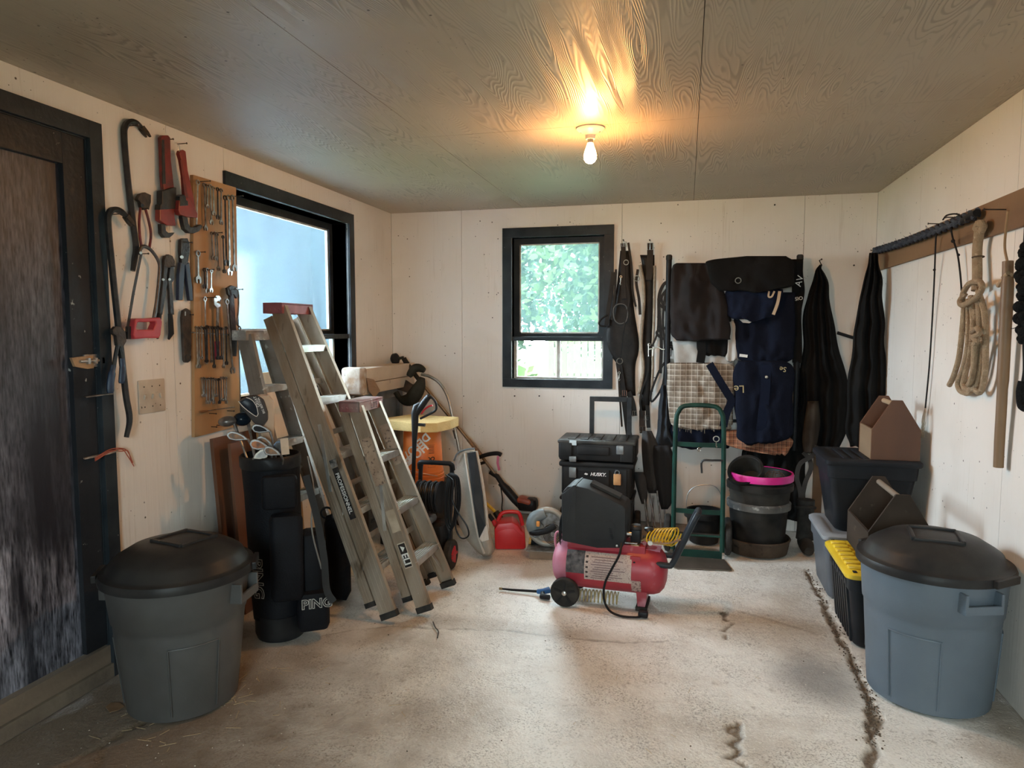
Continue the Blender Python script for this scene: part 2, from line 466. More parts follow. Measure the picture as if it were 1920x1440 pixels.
# ---------------------------------------------------------------- concrete floor with broken joints
def make_floor():
    nx, ny = 330, 620
    xs = np.linspace(XL - .12, XR + .12, nx); ys = np.linspace(YF - .12, YB + .12, ny)
    X, Y = np.meshgrid(xs, ys)
    rng = np.random.default_rng(3)
    def vnoise(step):
        gx, gy = int((xs[-1] - xs[0]) / step) + 3, int((ys[-1] - ys[0]) / step) + 3
        g = rng.random((gy, gx))
        fx = (X - xs[0]) / step; fy = (Y - ys[0]) / step
        ix, iy = fx.astype(int), fy.astype(int); tx, ty = fx - ix, fy - iy
        tx = tx * tx * (3 - 2 * tx); ty = ty * ty * (3 - 2 * ty)
        return (g[iy, ix] * (1 - tx) + g[iy, ix + 1] * tx) * (1 - ty) + (g[iy + 1, ix] * (1 - tx) + g[iy + 1, ix + 1] * tx) * ty - .5
    n1, n2, n3 = vnoise(.6), vnoise(.11), vnoise(.03)
    Z = .004 * n1 + .0025 * n2 + .0015 * n3
    Z -= Z.max()
    dirt = np.zeros_like(Z)
    wob = .018 * vnoise(.05) + .010 * vnoise(.022)
    def crack(px, width, depth, soil=1.0):
        nonlocal Z, dirt
        pts = [FL(u, v) for u, v in px]
        d = np.full_like(Z, 9.0); wv = np.zeros_like(Z)
        ws = width if isinstance(width, (list, tuple)) else [width] * len(pts)
        for i in range(len(pts) - 1):
            a, b = pts[i], pts[i + 1]
            vx, vy = b.x - a.x, b.y - a.y; l2 = vx * vx + vy * vy
            t = np.clip(((X - a.x) * vx + (Y - a.y) * vy) / l2, 0, 1)
            dd = np.hypot(X - a.x - t * vx, Y - a.y - t * vy)
            m = dd < d
            d = np.where(m, dd, d); wv = np.where(m, ws[i] * (1 - t) + ws[i + 1] * t, wv)
        k = np.clip(1 - np.abs(d + wob * np.clip(wv / .012, .35, 1.6)) / np.maximum(wv, 1e-4), 0, 1)
        Z = Z - depth * np.minimum(1, k * 1.8); dirt = np.maximum(dirt, soil * np.minimum(1, k * 1.6))
    crack([(1512, 1068), (1524, 1095), (1542, 1122), (1556, 1158), (1572, 1190), (1592, 1222), (1604, 1252), (1618, 1282), (1630, 1312), (1640, 1345), (1633, 1378), (1640, 1402), (1626, 1445)],
          [.010, .014, .017, .024, .016, .018, .013, .015, .015, .030, .012, .026, .020], .016)
    crack([(1376, 1350), (1388, 1354), (1370, 1366), (1390, 1380), (1374, 1392), (1386, 1404), (1372, 1418), (1396, 1432), (1402, 1445)], [.006, .012, .026, .016, .026, .014, .020, .010, .008], .011)
    crack([(1356, 1148), (1360, 1160)], .016, .006)
    crack([(1373, 1168), (1357, 1180), (1362, 1196)], [.016, .018, .010], .008)
    crack([(1370, 1140), (1445, 1160), (1535, 1188)], .009, .002, .45)
    crack([(955, 1181), (1045, 1193), (1170, 1203), (1265, 1200)], .010, .0025, .6)
    crack([(600, 1192), (660, 1180), (735, 1172), (840, 1178), (955, 1181)], .008, .002, .5)
    crack([(268, 1352), (232, 1368), (196, 1392), (188, 1420), (172, 1448)], [.010, .016, .012, .018, .014], .006, .8)
    crack([(196, 1392), (150, 1420), (110, 1440)], .012, .004, .6)
    crack([(1280, 1205), (1255, 1260), (1205, 1340)], .006, -.0012, 0)
    crack([(1240, 1302), (1310, 1365)], .006, -.0012, 0)
    me = bpy.data.meshes.new('floor')
    me.vertices.add(nx * ny)
    me.vertices.foreach_set('co', np.stack([X, Y, Z], -1).astype('f4').ravel())
    idx = np.arange(nx * ny).reshape(ny, nx)
    q = np.stack([idx[:-1, :-1], idx[:-1, 1:], idx[1:, 1:], idx[1:, :-1]], -1).reshape(-1, 4)
    me.loops.add(q.size); me.loops.foreach_set('vertex_index', q.ravel().astype('i4'))
    me.polygons.add(len(q)); me.polygons.foreach_set('loop_start', np.arange(0, q.size, 4).astype('i4'))
    me.polygons.foreach_set('use_smooth', np.ones(len(q), dtype=bool))
    at = me.attributes.new('soil', 'FLOAT', 'POINT'); at.data.foreach_set('value', dirt.astype('f4').ravel())
    me.update(); me.validate()
    m = bpy.data.materials.new('worn concrete'); m.use_nodes = True
    nt = m.node_tree; N = nt.nodes; L = nt.links; b = N['Principled BSDF']
    b.inputs['Roughness'].default_value = .34; b.inputs['Specular IOR Level'].default_value = .7
    tc = N.new('ShaderNodeTexCoord')
    def noise(sc, det=4, st=(1, 1, 1), loc=(0, 0, 0), rgh=.55):
        mp = N.new('ShaderNodeMapping'); mp.inputs['Scale'].default_value = st; mp.inputs['Location'].default_value = loc
        L.new(tc.outputs['Object'], mp.inputs[0])
        n = N.new('ShaderNodeTexNoise'); n.inputs['Scale'].default_value = sc; n.inputs['Detail'].default_value = det; n.inputs['Roughness'].default_value = rgh
        L.new(mp.outputs[0], n.inputs[0]); return n.outputs[0]
    def ramp(src, p0, p1, c0=(0, 0, 0, 1), c1=(1, 1, 1, 1)):
        r = N.new('ShaderNodeValToRGB'); r.color_ramp.elements[0].position = p0; r.color_ramp.elements[1].position = p1
        r.color_ramp.elements[0].color = c0; r.color_ramp.elements[1].color = c1; L.new(src, r.inputs[0]); return r.outputs[0]
    def mixc(f, a, bc, k=1.0):
        if k != 1.0:
            x = N.new('ShaderNodeMath'); x.operation = 'MULTIPLY'; x.inputs[1].default_value = k; L.new(f, x.inputs[0]); f = x.outputs[0]
        x = N.new('ShaderNodeMix'); x.data_type = 'RGBA'; L.new(f, x.inputs['Factor'])
        if isinstance(a, tuple): x.inputs['A'].default_value = a
        else: L.new(a, x.inputs['A'])
        x.inputs['B'].default_value = bc; return x.outputs['Result']
    c = ramp(noise(1.1, 6), .3, .7, (.72, .672, .60, 1), (.90, .86, .79, 1))
    c = mixc(ramp(noise(3.2, 6, (1, 1, 1), (3, 1, 0)), .52, .75), c, (.60, .52, .43, 1), .6)
    c = mixc(ramp(noise(1.9, 5, (1, 1, 1), (7, 3, 0)), .50, .68), c, (.44, .365, .285, 1), .6)
    def mulf(a, b2):
        x = N.new('ShaderNodeMath'); x.operation = 'MULTIPLY'; L.new(a, x.inputs[0]); L.new(b2, x.inputs[1]); return x.outputs[0]
    c = mixc(mulf(ramp(noise(130, 3), .50, .66), ramp(noise(5, 4, (1, 1, 1), (2, 8, 0)), .38, .62)), c, (.24, .195, .15, 1), .8)
    c = mixc(ramp(noise(17, 6, (1, 1, 1), (4, 4, 0), .7), .58, .70), c, (.34, .275, .21, 1), .55)
    c = mixc(ramp(noise(75, 3, (1, 1, 1), (5, 2, 0)), .57, .68), c, (.88, .85, .79, 1), .5)
    c = mixc(ramp(noise(26, 4, (1, 1, 1), (9, 4, 0)), .64, .74), c, (.25, .2, .15, 1), .6)
    def spot(x, y, rx, ry, lo=.35, hi=1.25):
        mp = N.new('ShaderNodeMapping'); mp.inputs['Location'].default_value = (-x / rx, -y / ry, 0); mp.inputs['Scale'].default_value = (1 / rx, 1 / ry, 0)
        L.new(tc.outputs['Object'], mp.inputs[0])
        ln = N.new('ShaderNodeVectorMath'); ln.operation = 'LENGTH'; L.new(mp.outputs[0], ln.inputs[0])
        a = N.new('ShaderNodeMath'); a.operation = 'ADD'; L.new(ln.outputs['Value'], a.inputs[0])
        nn = noise(5, 4); s2 = N.new('ShaderNodeMath'); s2.operation = 'MULTIPLY_ADD'; s2.inputs[1].default_value = .55; s2.inputs[2].default_value = -.275
        L.new(nn, s2.inputs[0]); L.new(s2.outputs[0], a.inputs[1])
        return ramp(a.outputs[0], lo, hi, (1, 1, 1, 1), (0, 0, 0, 1))
    p = FL(1530, 1270); c = mixc(spot(p.x, p.y, .22, .30), c, (.20, .19, .18, 1), .7)      # oil stain
    p = FL(1090, 1190); c = mixc(spot(p.x - .3, p.y, .9, .12), c, (.33, .25, .17, 1), .4)
    c = mixc(spot(XL + .10, 1.3, 1.75, 2.5, .45, 1.15), c, (.15, .10, .062, 1), .9)                       # brown dirt along the door wall, with shade mixed into its dark colour
    c = mixc(spot(-.5, YB, 2.2, .42), c, (.15, .10, .065, 1), .8)                             # dirt along the end wall
    c = mixc(spot(XR, 2.6, .30, 2.2), c, (.27, .21, .15, 1), .8)
    sa = N.new('ShaderNodeAttribute'); sa.attribute_name = 'soil'
    so = ramp(noise(120, 3), .35, .65, (.10, .068, .042, 1), (.26, .19, .125, 1))
    x = N.new('ShaderNodeMix'); x.data_type = 'RGBA'; L.new(sa.outputs['Fac'], x.inputs['Factor']); L.new(c, x.inputs['A']); L.new(so, x.inputs['B'])
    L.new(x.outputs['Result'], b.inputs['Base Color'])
    bp = N.new('ShaderNodeBump'); bp.inputs['Strength'].default_value = .5; bp.inputs['Distance'].default_value = .006
    L.new(noise(110, 4), bp.inputs['Height'])
    bp2 = N.new('ShaderNodeBump'); bp2.inputs['Strength'].default_value = .35; bp2.inputs['Distance'].default_value = .01
    L.new(noise(22, 4), bp2.inputs['Height']); L.new(bp.outputs[0], bp2.inputs['Normal']); L.new(bp2.outputs[0], b.inputs['Normal'])
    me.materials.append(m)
    o = bpy.data.objects.new('floor', me); COL.objects.link(o)
    return struct(o, 'cracked bare concrete floor', 'floor')
make_floor()

# ---------------------------------------------------------------- windows
M_LIT_TRIM = mat('lit black trim paint', (.050, .064, .074), .4, c2=(.036, .046, .053), scale=6, stretch=(1, 1, .2), c3=(.20, .21, .21), s3=60, t3=.74, soft=.04, bump=.15, bscale=40)  # black trim with the daylight on the jambs put into a lighter colour
M_PALE = mat('weathered pale sash paint', (.62, .64, .62), .6, c2=(.40, .37, .32), scale=14, c3=(.12, .10, .08), s3=60, t3=.68)
def glass_mat(name, haze_lo, haze_hi, tint, haze_col, scale):
    m = bpy.data.materials.new(name); m.use_nodes = True
    nt = m.node_tree; N = nt.nodes; L = nt.links; N.clear()
    out = N.new('ShaderNodeOutputMaterial')
    tr = N.new('ShaderNodeBsdfTransparent'); tr.inputs[0].default_value = tint
    tl = N.new('ShaderNodeBsdfTranslucent'); tl.inputs[0].default_value = haze_col
    gl = N.new('ShaderNodeBsdfGlossy'); gl.inputs['Roughness'].default_value = .12; gl.inputs[0].default_value = (.9, .95, 1, 1)
    fr = N.new('ShaderNodeFresnel'); fr.inputs[0].default_value = 1.45
    tc = N.new('ShaderNodeTexCoord')
    mp = N.new('ShaderNodeMapping'); mp.inputs['Scale'].default_value = (1, 1, .28); L.new(tc.outputs['Object'], mp.inputs[0])
    nz = N.new('ShaderNodeTexNoise'); nz.inputs['Scale'].default_value = scale; nz.inputs['Detail'].default_value = 7; nz.inputs['Roughness'].default_value = .65
    L.new(mp.outputs[0], nz.inputs[0])
    rp = N.new('ShaderNodeValToRGB'); rp.color_ramp.elements[0].position = .33; rp.color_ramp.elements[1].position = .68
    rp.color_ramp.elements[0].color = (haze_lo,) * 3 + (1,); rp.color_ramp.elements[1].color = (haze_hi,) * 3 + (1,)
    L.new(nz.outputs[0], rp.inputs[0])
    m1 = N.new('ShaderNodeMixShader'); L.new(rp.outputs[0], m1.inputs[0]); L.new(tr.outputs[0], m1.inputs[1]); L.new(tl.outputs[0], m1.inputs[2])
    m2 = N.new('ShaderNodeMixShader'); L.new(fr.outputs[0], m2.inputs[0]); L.new(m1.outputs[0], m2.inputs[1]); L.new(gl.outputs[0], m2.inputs[2])
    L.new(m2.outputs[0], out.inputs[0])
    MATS[name] = m
    return m
M_GLASS_L = glass_mat('streaked hazy glass', .020, .042, (.95, .98, 1.0, 1), (.50, .86, 1.0, 1), 7)
M_GLASS_B = glass_mat('dusty glass', .026, .050, (.62, .66, .66, 1), (.62, .95, .90, 1), 6)
M_GLASS_C = glass_mat('clearer glass', .004, .013, (.97, 1.0, .98, 1), (.70, .95, .85, 1), 9)

def make_window(name, label, plane, pos, sign, op, trim, rail_z, depth, gl_top, gl_low, bot_trim):
    r = root_struct(name, label, 'window')
    a0, a1, z0, z1 = op
    def B(mb, A0, A1, Z0, Z1, d0, d1):
        p0, p1 = sorted((pos + sign * d0, pos + sign * d1))
        return mb.bb(p0, p1, A0, A1, Z0, Z1) if plane == 0 else mb.bb(A0, A1, p0, p1, Z0, Z1)
    t = trim
    def piece(nm, *bx, m=M_BLACKTRIM):
        return B(MB(), *bx).build(nm, m, r, smooth=False, bevel=.0015)
    piece('trim_board', a0 - t, a1 + t, z1, z1 + t, -.018, -.0005)
    piece('trim_board', a0 - t, a1 + t, z0 - bot_trim, z0, -.018, -.0005)
    piece('trim_board', a0 - t, a0, z0, z1, -.018, -.0005)
    piece('trim_board', a1, a1 + t, z0, z1, -.018, -.0005)
    # reveal
    piece('jamb', a0 - .012, a0, z0, z1, 0, depth + .03, m=M_LIT_TRIM); piece('jamb', a1, a1 + .012, z0, z1, 0, depth + .03, m=M_LIT_TRIM)
    piece('head_jamb', a0 - .012, a1 + .012, z1, z1 + .012, 0, depth + .03, m=M_PALE)
    piece('sill', a0 - .012, a1 + .012, z0 - .012, z0, 0, depth + .06, m=M_PALE)
    # upper sash
    s = .045
    up = WMB()
    B(up, a0, a0 + s, rail_z, z1, depth - .03, depth); B(up, a1 - s, a1, rail_z, z1, depth - .03, depth)
    B(up, a0 + s, a1 - s, z1 - s, z1, depth - .03, depth); B(up, a0 + s, a1 - s, rail_z, rail_z + s * .6, depth - .03, depth)
    us = up.build('upper_sash', M_BLACKTRIM, r, smooth=False)
    b2 = MB()
    e = .010
    for q in ((a0 + s, a0 + s + e, rail_z + s * .6, z1 - s), (a1 - s - e, a1 - s, rail_z + s * .6, z1 - s), (a0 + s, a1 - s, z1 - s - e, z1 - s), (a0 + s, a1 - s, rail_z + s * .6, rail_z + s * .6 + e)):
        B(b2, *q, depth - .02, depth - .012)
    b2.build('glazing_bead', M_PALE, us, smooth=False)
    B(MB(), a0 + s - .004, a1 - s + .004, rail_z + s * .6 - .004, z1 - s + .004, depth - .012, depth - .009).build('pane', gl_top, us, smooth=False)
    B(MB(), a0, a1, rail_z - .032, rail_z, .0, depth).build('meeting_rail', M_BLACKTRIM, r, smooth=False, bevel=.002)
    lo = MB(); s2 = .022
    B(lo, a0, a0 + s2, z0, rail_z - .032, depth - .03, depth); B(lo, a1 - s2, a1, z0, rail_z - .032, depth - .03, depth)
    B(lo, a0 + s2, a1 - s2, z0, z0 + .012, depth - .03, depth)
    am = (a0 + a1) / 2
    B(lo, am - .012, am + .012, z0 + .012, rail_z - .032, depth - .03, depth)
    ls = lo.build('lower_sash', M_PALE, r, smooth=False)
    B(MB(), a0 + s2 - .003, am - .009, z0 + .008, rail_z - .03, depth - .014, depth - .011).build('pane', gl_low, ls, smooth=False)
    B(MB(), am + .009, a1 - s2 + .003, z0 + .008, rail_z - .03, depth - .014, depth - .011).build('pane', gl_low, ls, smooth=False)
    return r
make_window('window_1', 'wide black framed window with hazy blue glass beside the wrench board', 0, XL, -1, LWIN, .074, 1.455, .15, M_GLASS_L, M_GLASS_L, .074)
make_window('window_2', 'black framed window with dusty glass looking onto green trees', 1, YB, 1, BWIN, .074, 1.43, .10, M_GLASS_B, M_GLASS_C, .066)
make_window('fill_window', 'small black framed window added behind the camera for fill light', 1, YF, -1, FILL_WIN, .07, 1.50, .10, M_GLASS_C, M_GLASS_C, .07)

# ---------------------------------------------------------------- side door
def door_paint():
    m = bpy.data.materials.new('black door paint with scuffs and sheen'); m.use_nodes = True
    nt = m.node_tree; N = nt.nodes; L = nt.links; b = N['Principled BSDF']
    b.inputs['Roughness'].default_value = .45
    tc = N.new('ShaderNodeTexCoord')
    def noise(sc, det, st, loc=(0, 0, 0)):
        mp = N.new('ShaderNodeMapping'); mp.inputs['Scale'].default_value = st; mp.inputs['Location'].default_value = loc; L.new(tc.outputs['Object'], mp.inputs[0])
        n = N.new('ShaderNodeTexNoise'); n.inputs['Scale'].default_value = sc; n.inputs['Detail'].default_value = det; L.new(mp.outputs[0], n.inputs[0]); return n.outputs[0]
    def ramp(s, a, c):
        r = N.new('ShaderNodeValToRGB'); r.color_ramp.elements[0].position = a; r.color_ramp.elements[1].position = c; L.new(s, r.inputs[0]); return r.outputs[0]
    def mth(op, a, c):
        x = N.new('ShaderNodeMath'); x.operation = op; L.new(a, x.inputs[0])
        if isinstance(c, float): x.inputs[1].default_value = c
        else: L.new(c, x.inputs[1])
        return x.outputs[0]
    # scuffs and the door's sheen painted as pale upright bands, denser near the bottom
    bands = ramp(noise(5.0, 4, (1, 1, .14)), .40, .62)
    fine = ramp(noise(120, 4, (1, 1, .16)), .30, .72)
    sp = N.new('ShaderNodeSeparateXYZ'); L.new(tc.outputs['Object'], sp.inputs[0])
    wob = mth('MULTIPLY_ADD', noise(2.6, 3, (1, 1, .3), (4, 4, 4)), .55)
    N[wob.node.name].inputs[2].default_value = -.25
    zz = mth('ADD', sp.outputs['Z'], wob)
    low = N.new('ShaderNodeMapRange'); low.inputs[1].default_value = .74; low.inputs[2].default_value = .62; low.inputs[3].default_value = .20; low.inputs[4].default_value = 1.0; L.new(zz, low.inputs[0])
    f = mth('MULTIPLY', mth('MULTIPLY', bands, fine), low.outputs[0])
    x = N.new('ShaderNodeMix'); x.data_type = 'RGBA'; L.new(f, x.inputs['Factor'])
    x.inputs['A'].default_value = (.016, .016, .022, 1); x.inputs['B'].default_value = (.82, .80, .92, 1)
    L.new(x.outputs['Result'], b.inputs['Base Color'])
    bp = N.new('ShaderNodeBump'); bp.inputs['Strength'].default_value = .35; bp.inputs['Distance'].default_value = .006
    L.new(noise(45, 4, (1, 1, .25)), bp.inputs['Height']); L.new(bp.outputs[0], b.inputs['Normal'])
    return m
M_DOOR = door_paint()
M_STILE = mat('chipped black door paint', (.020, .022, .026), .35, c2=(.035, .037, .042), scale=3, c3=(.36, .36, .34), s3=26, t3=.70, soft=.04, bump=.2, bscale=30)
M_RAWWOOD = mat('raw grey wood', (.30, .22, .15), .8, c2=(.17, .12, .085), scale=5, stretch=(1, .15, 1), bump=.3, bscale=40)
M_GALV = mat('zinc plate', (.62, .63, .62), .38, .85, c2=(.36, .34, .31), scale=20)
def make_door():
    r = root_struct('door_1', 'black painted side door with pale scuffs, painted sheen and bolt', 'door')
    y0, y1, _, z1 = DOOR
    def piece(nm, x0, x1, a0, a1, b0, b1, m=M_STILE, bev=.002, par=r):
        return MB().bb(x0, x1, a0, a1, b0, b1).build(nm, m, par, smooth=False, bevel=bev)
    X = XL
    piece('casing', X + .0005, X + .022, y1, y1 + .062, .0, z1 + .072, M_BLACKTRIM)
    piece('casing', X + .0005, X + .022, y0 - .062, y0, .0, z1 + .072, M_BLACKTRIM)
    piece('head_casing', X + .0005, X + .022, y0, y1, z1, z1 + .072, M_BLACKTRIM)
    piece('jamb', X - .12, X + .001, y1 - .004, y1 + .004, 0, z1 + .004, M_BLACKTRIM); piece('jamb', X - .12, X + .001, y0 - .004, y0 + .004, 0, z1 + .004, M_BLACKTRIM)
    piece('head_jamb', X - .12, X + .001, y0, y1, z1 - .004, z1 + .004, M_BLACKTRIM)
    lf = piece('door_leaf', X - .044, X - .026, y0 + .004, y1 - .004, .1395, z1 - .004, M_DOOR)
    s = .112
    piece('stile', X - .026, X - .002, y1 - s, y1 - .004, .145, z1 - .004, par=lf)
    piece('stile', X - .026, X - .002, y0 + .004, y0 + s, .145, z1 - .004, par=lf)
    piece('rail', X - .026, X - .002, y0 + s, y1 - s, z1 - .125, z1 - .004, par=lf)
    # wooden threshold beam and concrete curb under it
    piece('threshold', X - .08, X + .006, y0 - .06, y1 + .002, .06, .138, M_RAWWOOD)
    piece('curb', X - .10, X + .02, y0 - .10, y1 + .004, .0, .06, mat('dirty curb', (.26, .20, .14), .9, c2=(.15, .11, .08), scale=5, bump=.5, bscale=30))
    # barrel bolt on a split wooden block
    a, b = LW(140, 678), LW(194, 678)
    z = a.z
    bo = MB().bb(X - .0018, X + .006, b.y - .10, b.y - .002, z - .026, z + .026).build('bolt_plate', M_GALV, r, smooth=False, bevel=.001)
    MB().cyl((X + .014, b.y - .13, z), (X + .014, b.y + .012, z), .006).build('bolt_rod', M_GALV, bo)
    k = MB()
    for q in (-.085, -.05, -.015): k.bb(X + .004, X + .022, b.y + q - .012, b.y + q, z - .012, z + .012)
    k.build('bolt_keeper', M_GALV, bo, smooth=False)
    MB().poly([(X - .0018, b.y - .165, z + .016), (X - .0018, b.y - .15, z - .02), (X - .0018, b.y - .09, z - .032), (X - .0018, b.y - .06, z - .03), (X - .0018, b.y - .06, z + .022)], (.012, 0, 0)).build('bolt_block', mat('split wood block', (.42, .25, .13), .8, c2=(.25, .14, .07), scale=15), r, smooth=False)
    # two hasp straps
    p = LW(180, 742)
    MB().bar([(X + .004, p.y - .06, p.z), (X + .024, p.y + .0, p.z + .004), (X + .026, p.y + .055, p.z + .004)], .022, .005, (0, 0, 1)).build('hasp_strap', mat('rusty strap', (.12, .10, .085), .5, .7, c2=(.30, .27, .24), scale=30), r, smooth=False)
    p = LW(190, 850)
    MB().bar([(X + .002, p.y - .09, p.z - .006), (X + .030, p.y + .0, p.z), (X + .03, p.y + .05, p.z + .004)], .016, .006, (0, 0, 1)).build('hasp_strap', mat('painted strap', (.42, .36, .31), .6, .2, c2=(.20, .12, .09), scale=40), r, smooth=False)
    tw = WMB()
    for k, dz in enumerate((0, .006, -.005)):
        c = [LW(178, 862, .034), LW(205, 846, .036), LW(228, 846 - k * 3, .03), LW(240, 846 + k * 4, .02), LW(247 + k * 2, 868 + k * 2, .012)]
        tw.tube(curve_pts([q + Vector((0, 0, dz)) for q in c], 5), .0022, 5)
    tw.part('baler_twine', mat('red twine', (.42, .10, .06), .8), r)
    return r
make_door()

# ---------------------------------------------------------------- outdoors seen through the glass
M_LAWN = mat('lawn', (.026, .044, .012), .9, c2=(.036, .056, .017), scale=.6, bump=.4, bscale=20)
lw = MB().bb(-45, 40, -22, 60, -.36, -.30).build('lawn', M_LAWN, smooth=False); struct(lw, 'green lawn outside the building', 'lawn')
dr = MB().bb(-30, 40, 15.2, 16.6, -.3, -.292).build('path', mat('gravel lane', (.055, .057, .06), .9, c2=(.042, .044, .047), scale=3), smooth=False); struct(dr, 'grey gravel lane crossing the lawn', 'path')
ground_fill = MB().bb(XL - .2, XR + .2, YF - .13, YB + .14, -.3, -.05).build('foundation', M_CORE, smooth=False); struct(ground_fill, 'concrete foundation under the floor', 'foundation')

def leaf_cloud(mb, c, r, n, size, rng):
    for _ in range(n):
        d = Vector((rng.gauss(0, 1), rng.gauss(0, 1), rng.gauss(0, 1))).normalized() * (rng.random() ** .4)
        p = Vector(c) + Vector((d.x * r[0], d.y * r[1], d.z * r[2]))
        a = Vector((rng.gauss(0, 1), rng.gauss(0, 1), rng.gauss(0, 1))).normalized(); b = a.orthogonal().normalized()
        s = size * (.6 + rng.random() * .8)
        mb.add([p - a * s, p + b * s * .6, p + a * s, p - b * s * .6], [(0, 1, 2, 3)])
M_LEAF = mat('leaves', (.027, .050, .010), .7, c2=(.052, .078, .018), scale=.9)
M_LEAF2 = mat('blue green leaves', (.020, .036, .020), .7, c2=(.034, .052, .028), scale=.7)
M_BARK = mat('bark', (.16, .13, .10), .95, c2=(.08, .06, .05), scale=6, stretch=(1, 1, .2), bump=.6, bscale=14)
rg = random.Random(5)
def tree(x, y, h, r, leaf, label, n=2600, size=.22, trunk=.16, low=.35):
    t = thing('broadleaf_tree', label, 'tree', (x, y, -.3), group='trees outside the windows')
    tb = MB(); tb.tube([(0, 0, 0), (.05, .02, h * .3), (-.04, .05, h * .55), (.03, 0, h * .85)], [trunk, trunk * .8, trunk * .55, trunk * .2], 9)
    for k in range(6):
        a = k * 1.05; z = h * (.35 + .07 * k)
        tb.tube([(0, 0, z), (math.cos(a) * r * .4, math.sin(a) * r * .4, z + h * .08), (math.cos(a) * r * .75, math.sin(a) * r * .75, z + h * .18)], [trunk * .4, trunk * .25, trunk * .08], 6)
    tb.build('trunk', M_BARK, t)
    cb = MB()
    for k in range(7):
        a = k * 2.4; q = .55 * r if k else 0
        leaf_cloud(cb, (math.cos(a) * q, math.sin(a) * q, h * (low + .12 + .4 * (k % 4) / 3)), (r * .62, r * .62, h * .2), n // 7, size, rg)
    c = cb.build('crown', leaf, t, smooth=False); c['kind'] = 'stuff'
    return t
tree(-.5, 13.2, 7.0, 2.4, M_LEAF, 'bright green tree right behind the dusty window', 9000, .085, low=.3)
tree(-6.2, 13.0, 8.0, 2.6, M_LEAF2, 'pale blue green tree past the dusty window', 9000, .10, low=.12)
tree(-7.6, 26.0, 10.0, 4.0, M_LEAF2, 'tall tree beyond the board fence', 7000, .15, low=.12)
tree(2.6, 26.5, 9.0, 4.0, M_LEAF, 'spreading green tree beyond the board fence', 7000, .15, low=.12)
tree(-2.8, 37.5, 11.0, 4.2, M_LEAF2, 'rounded tree closing the gap behind the board fence', 6000, .17, low=.08)
for x, y, h, r, m, lb in ((-12.0, 17.0, 7.5, 2.7, M_LEAF2, 'first dense tree outside the hazy blue window'), (-15.5, 22.5, 8.5, 3.2, M_LEAF2, 'second dense tree outside the hazy blue window'),
                          (-15.0, 33.0, 10.5, 3.4, M_LEAF, 'lighter tree far outside the hazy blue window'), (-23.5, 28.5, 10.0, 3.4, M_LEAF2, 'farthest tree seen through the hazy blue window')):
    tree(x, y, h, r, m, lb, 5000, .18, low=.06)
fn = thing('board_fence', 'weathered yellowish board fence across the lawn', 'fence', (-4.0, 20.5, -.3))
M_FENCE = mat('weathered fence board', (.06, .056, .034), .9, c2=(.046, .042, .028), scale=3)
fb = MB().bb(0, .17, 0, .02, .02, 1.75).build('fence_board', M_FENCE, fn, smooth=False)
for k in range(1, 44):
    c = fb.copy(); COL.objects.link(c); c.parent = fn; c.location = (k * .2, 0, random.uniform(-.03, .03))
for z in (.4, 1.35): MB().bb(0, 8.8, .021, .06, z, z + .09).build('fence_rail', M_FENCE, fn, smooth=False)
sh = thing('low_shrub', 'low leafy shrub growing below the dusty window', 'shrub', (-2.15, 8.2, -.3))
cb = MB(); leaf_cloud(cb, (0, 0, .7), (.65, .5, .75), 900, .09, rg); cb.build('foliage', M_LEAF, sh, smooth=False)['kind'] = 'stuff'
tb = MB()
for k in range(5): tb.tube([(0, 0, 0), (math.cos(k * 1.3) * .2, math.sin(k * 1.3) * .2, .7)], [.02, .008], 6)
tb.build('stem', M_BARK, sh)

# ---------------------------------------------------------------- bare bulb in a ceiling holder
def bulb():
    p = CE(1107, 240)
    t = thing('ceiling_lampholder', 'round white porcelain lampholder screwed to the plywood ceiling', 'lamp holder', (p.x, p.y, ZC))
    MB().lathe([(.066, 0), (.068, -.006), (.062, -.012), (.050, -.018), (.034, -.026), (.024, -.034), (.022, -.052), (.019, -.052)], 32).build('base', mat('porcelain', (.75, .73, .68), .35), t)
    for a in (0, math.pi):
        MB().lathe([(.006, -.019), (.006, -.022), (.003, -.023)], 10, (.042 * math.cos(a), .042 * math.sin(a), .0)).build('screw', M_GALV, t)
    m = bpy.data.materials.new('glowing bulb'); m.use_nodes = True
    b = m.node_tree.nodes['Principled BSDF']
    b.inputs['Base Color'].default_value = (1, .9, .75, 1); b.inputs['Emission Color'].default_value = (1.0, .46, .135, 1); b.inputs['Emission Strength'].default_value = BULB_STRENGTH
    mn = m.copy(); mn.name = 'glowing bulb neck'; mn.node_tree.nodes['Principled BSDF'].inputs['Emission Strength'].default_value = BULB_STRENGTH * .07
    bt = thing('light_bulb', 'lit warm white light bulb in the ceiling holder', 'bulb', (p.x, p.y, ZC - .052))
    MB().lathe([(.0145, .0), (.0145, -.006), (.013, -.012), (.0135, -.018)], 24, cap0=True).build('cap', M_GALV, bt)
    MB().lathe([(.0135, -.0185), (.017, -.03), (.026, -.055), (.0305, -.073)], 24, cap1=False).build('globe_neck', mn, bt)
    MB().lathe([(.0305, -.0732), (.0303, -.082), (.029, -.092), (.021, -.105), (.010, -.112), (.001, -.1135)], 24, cap0=False).build('glass_globe', m, bt)
bulb()
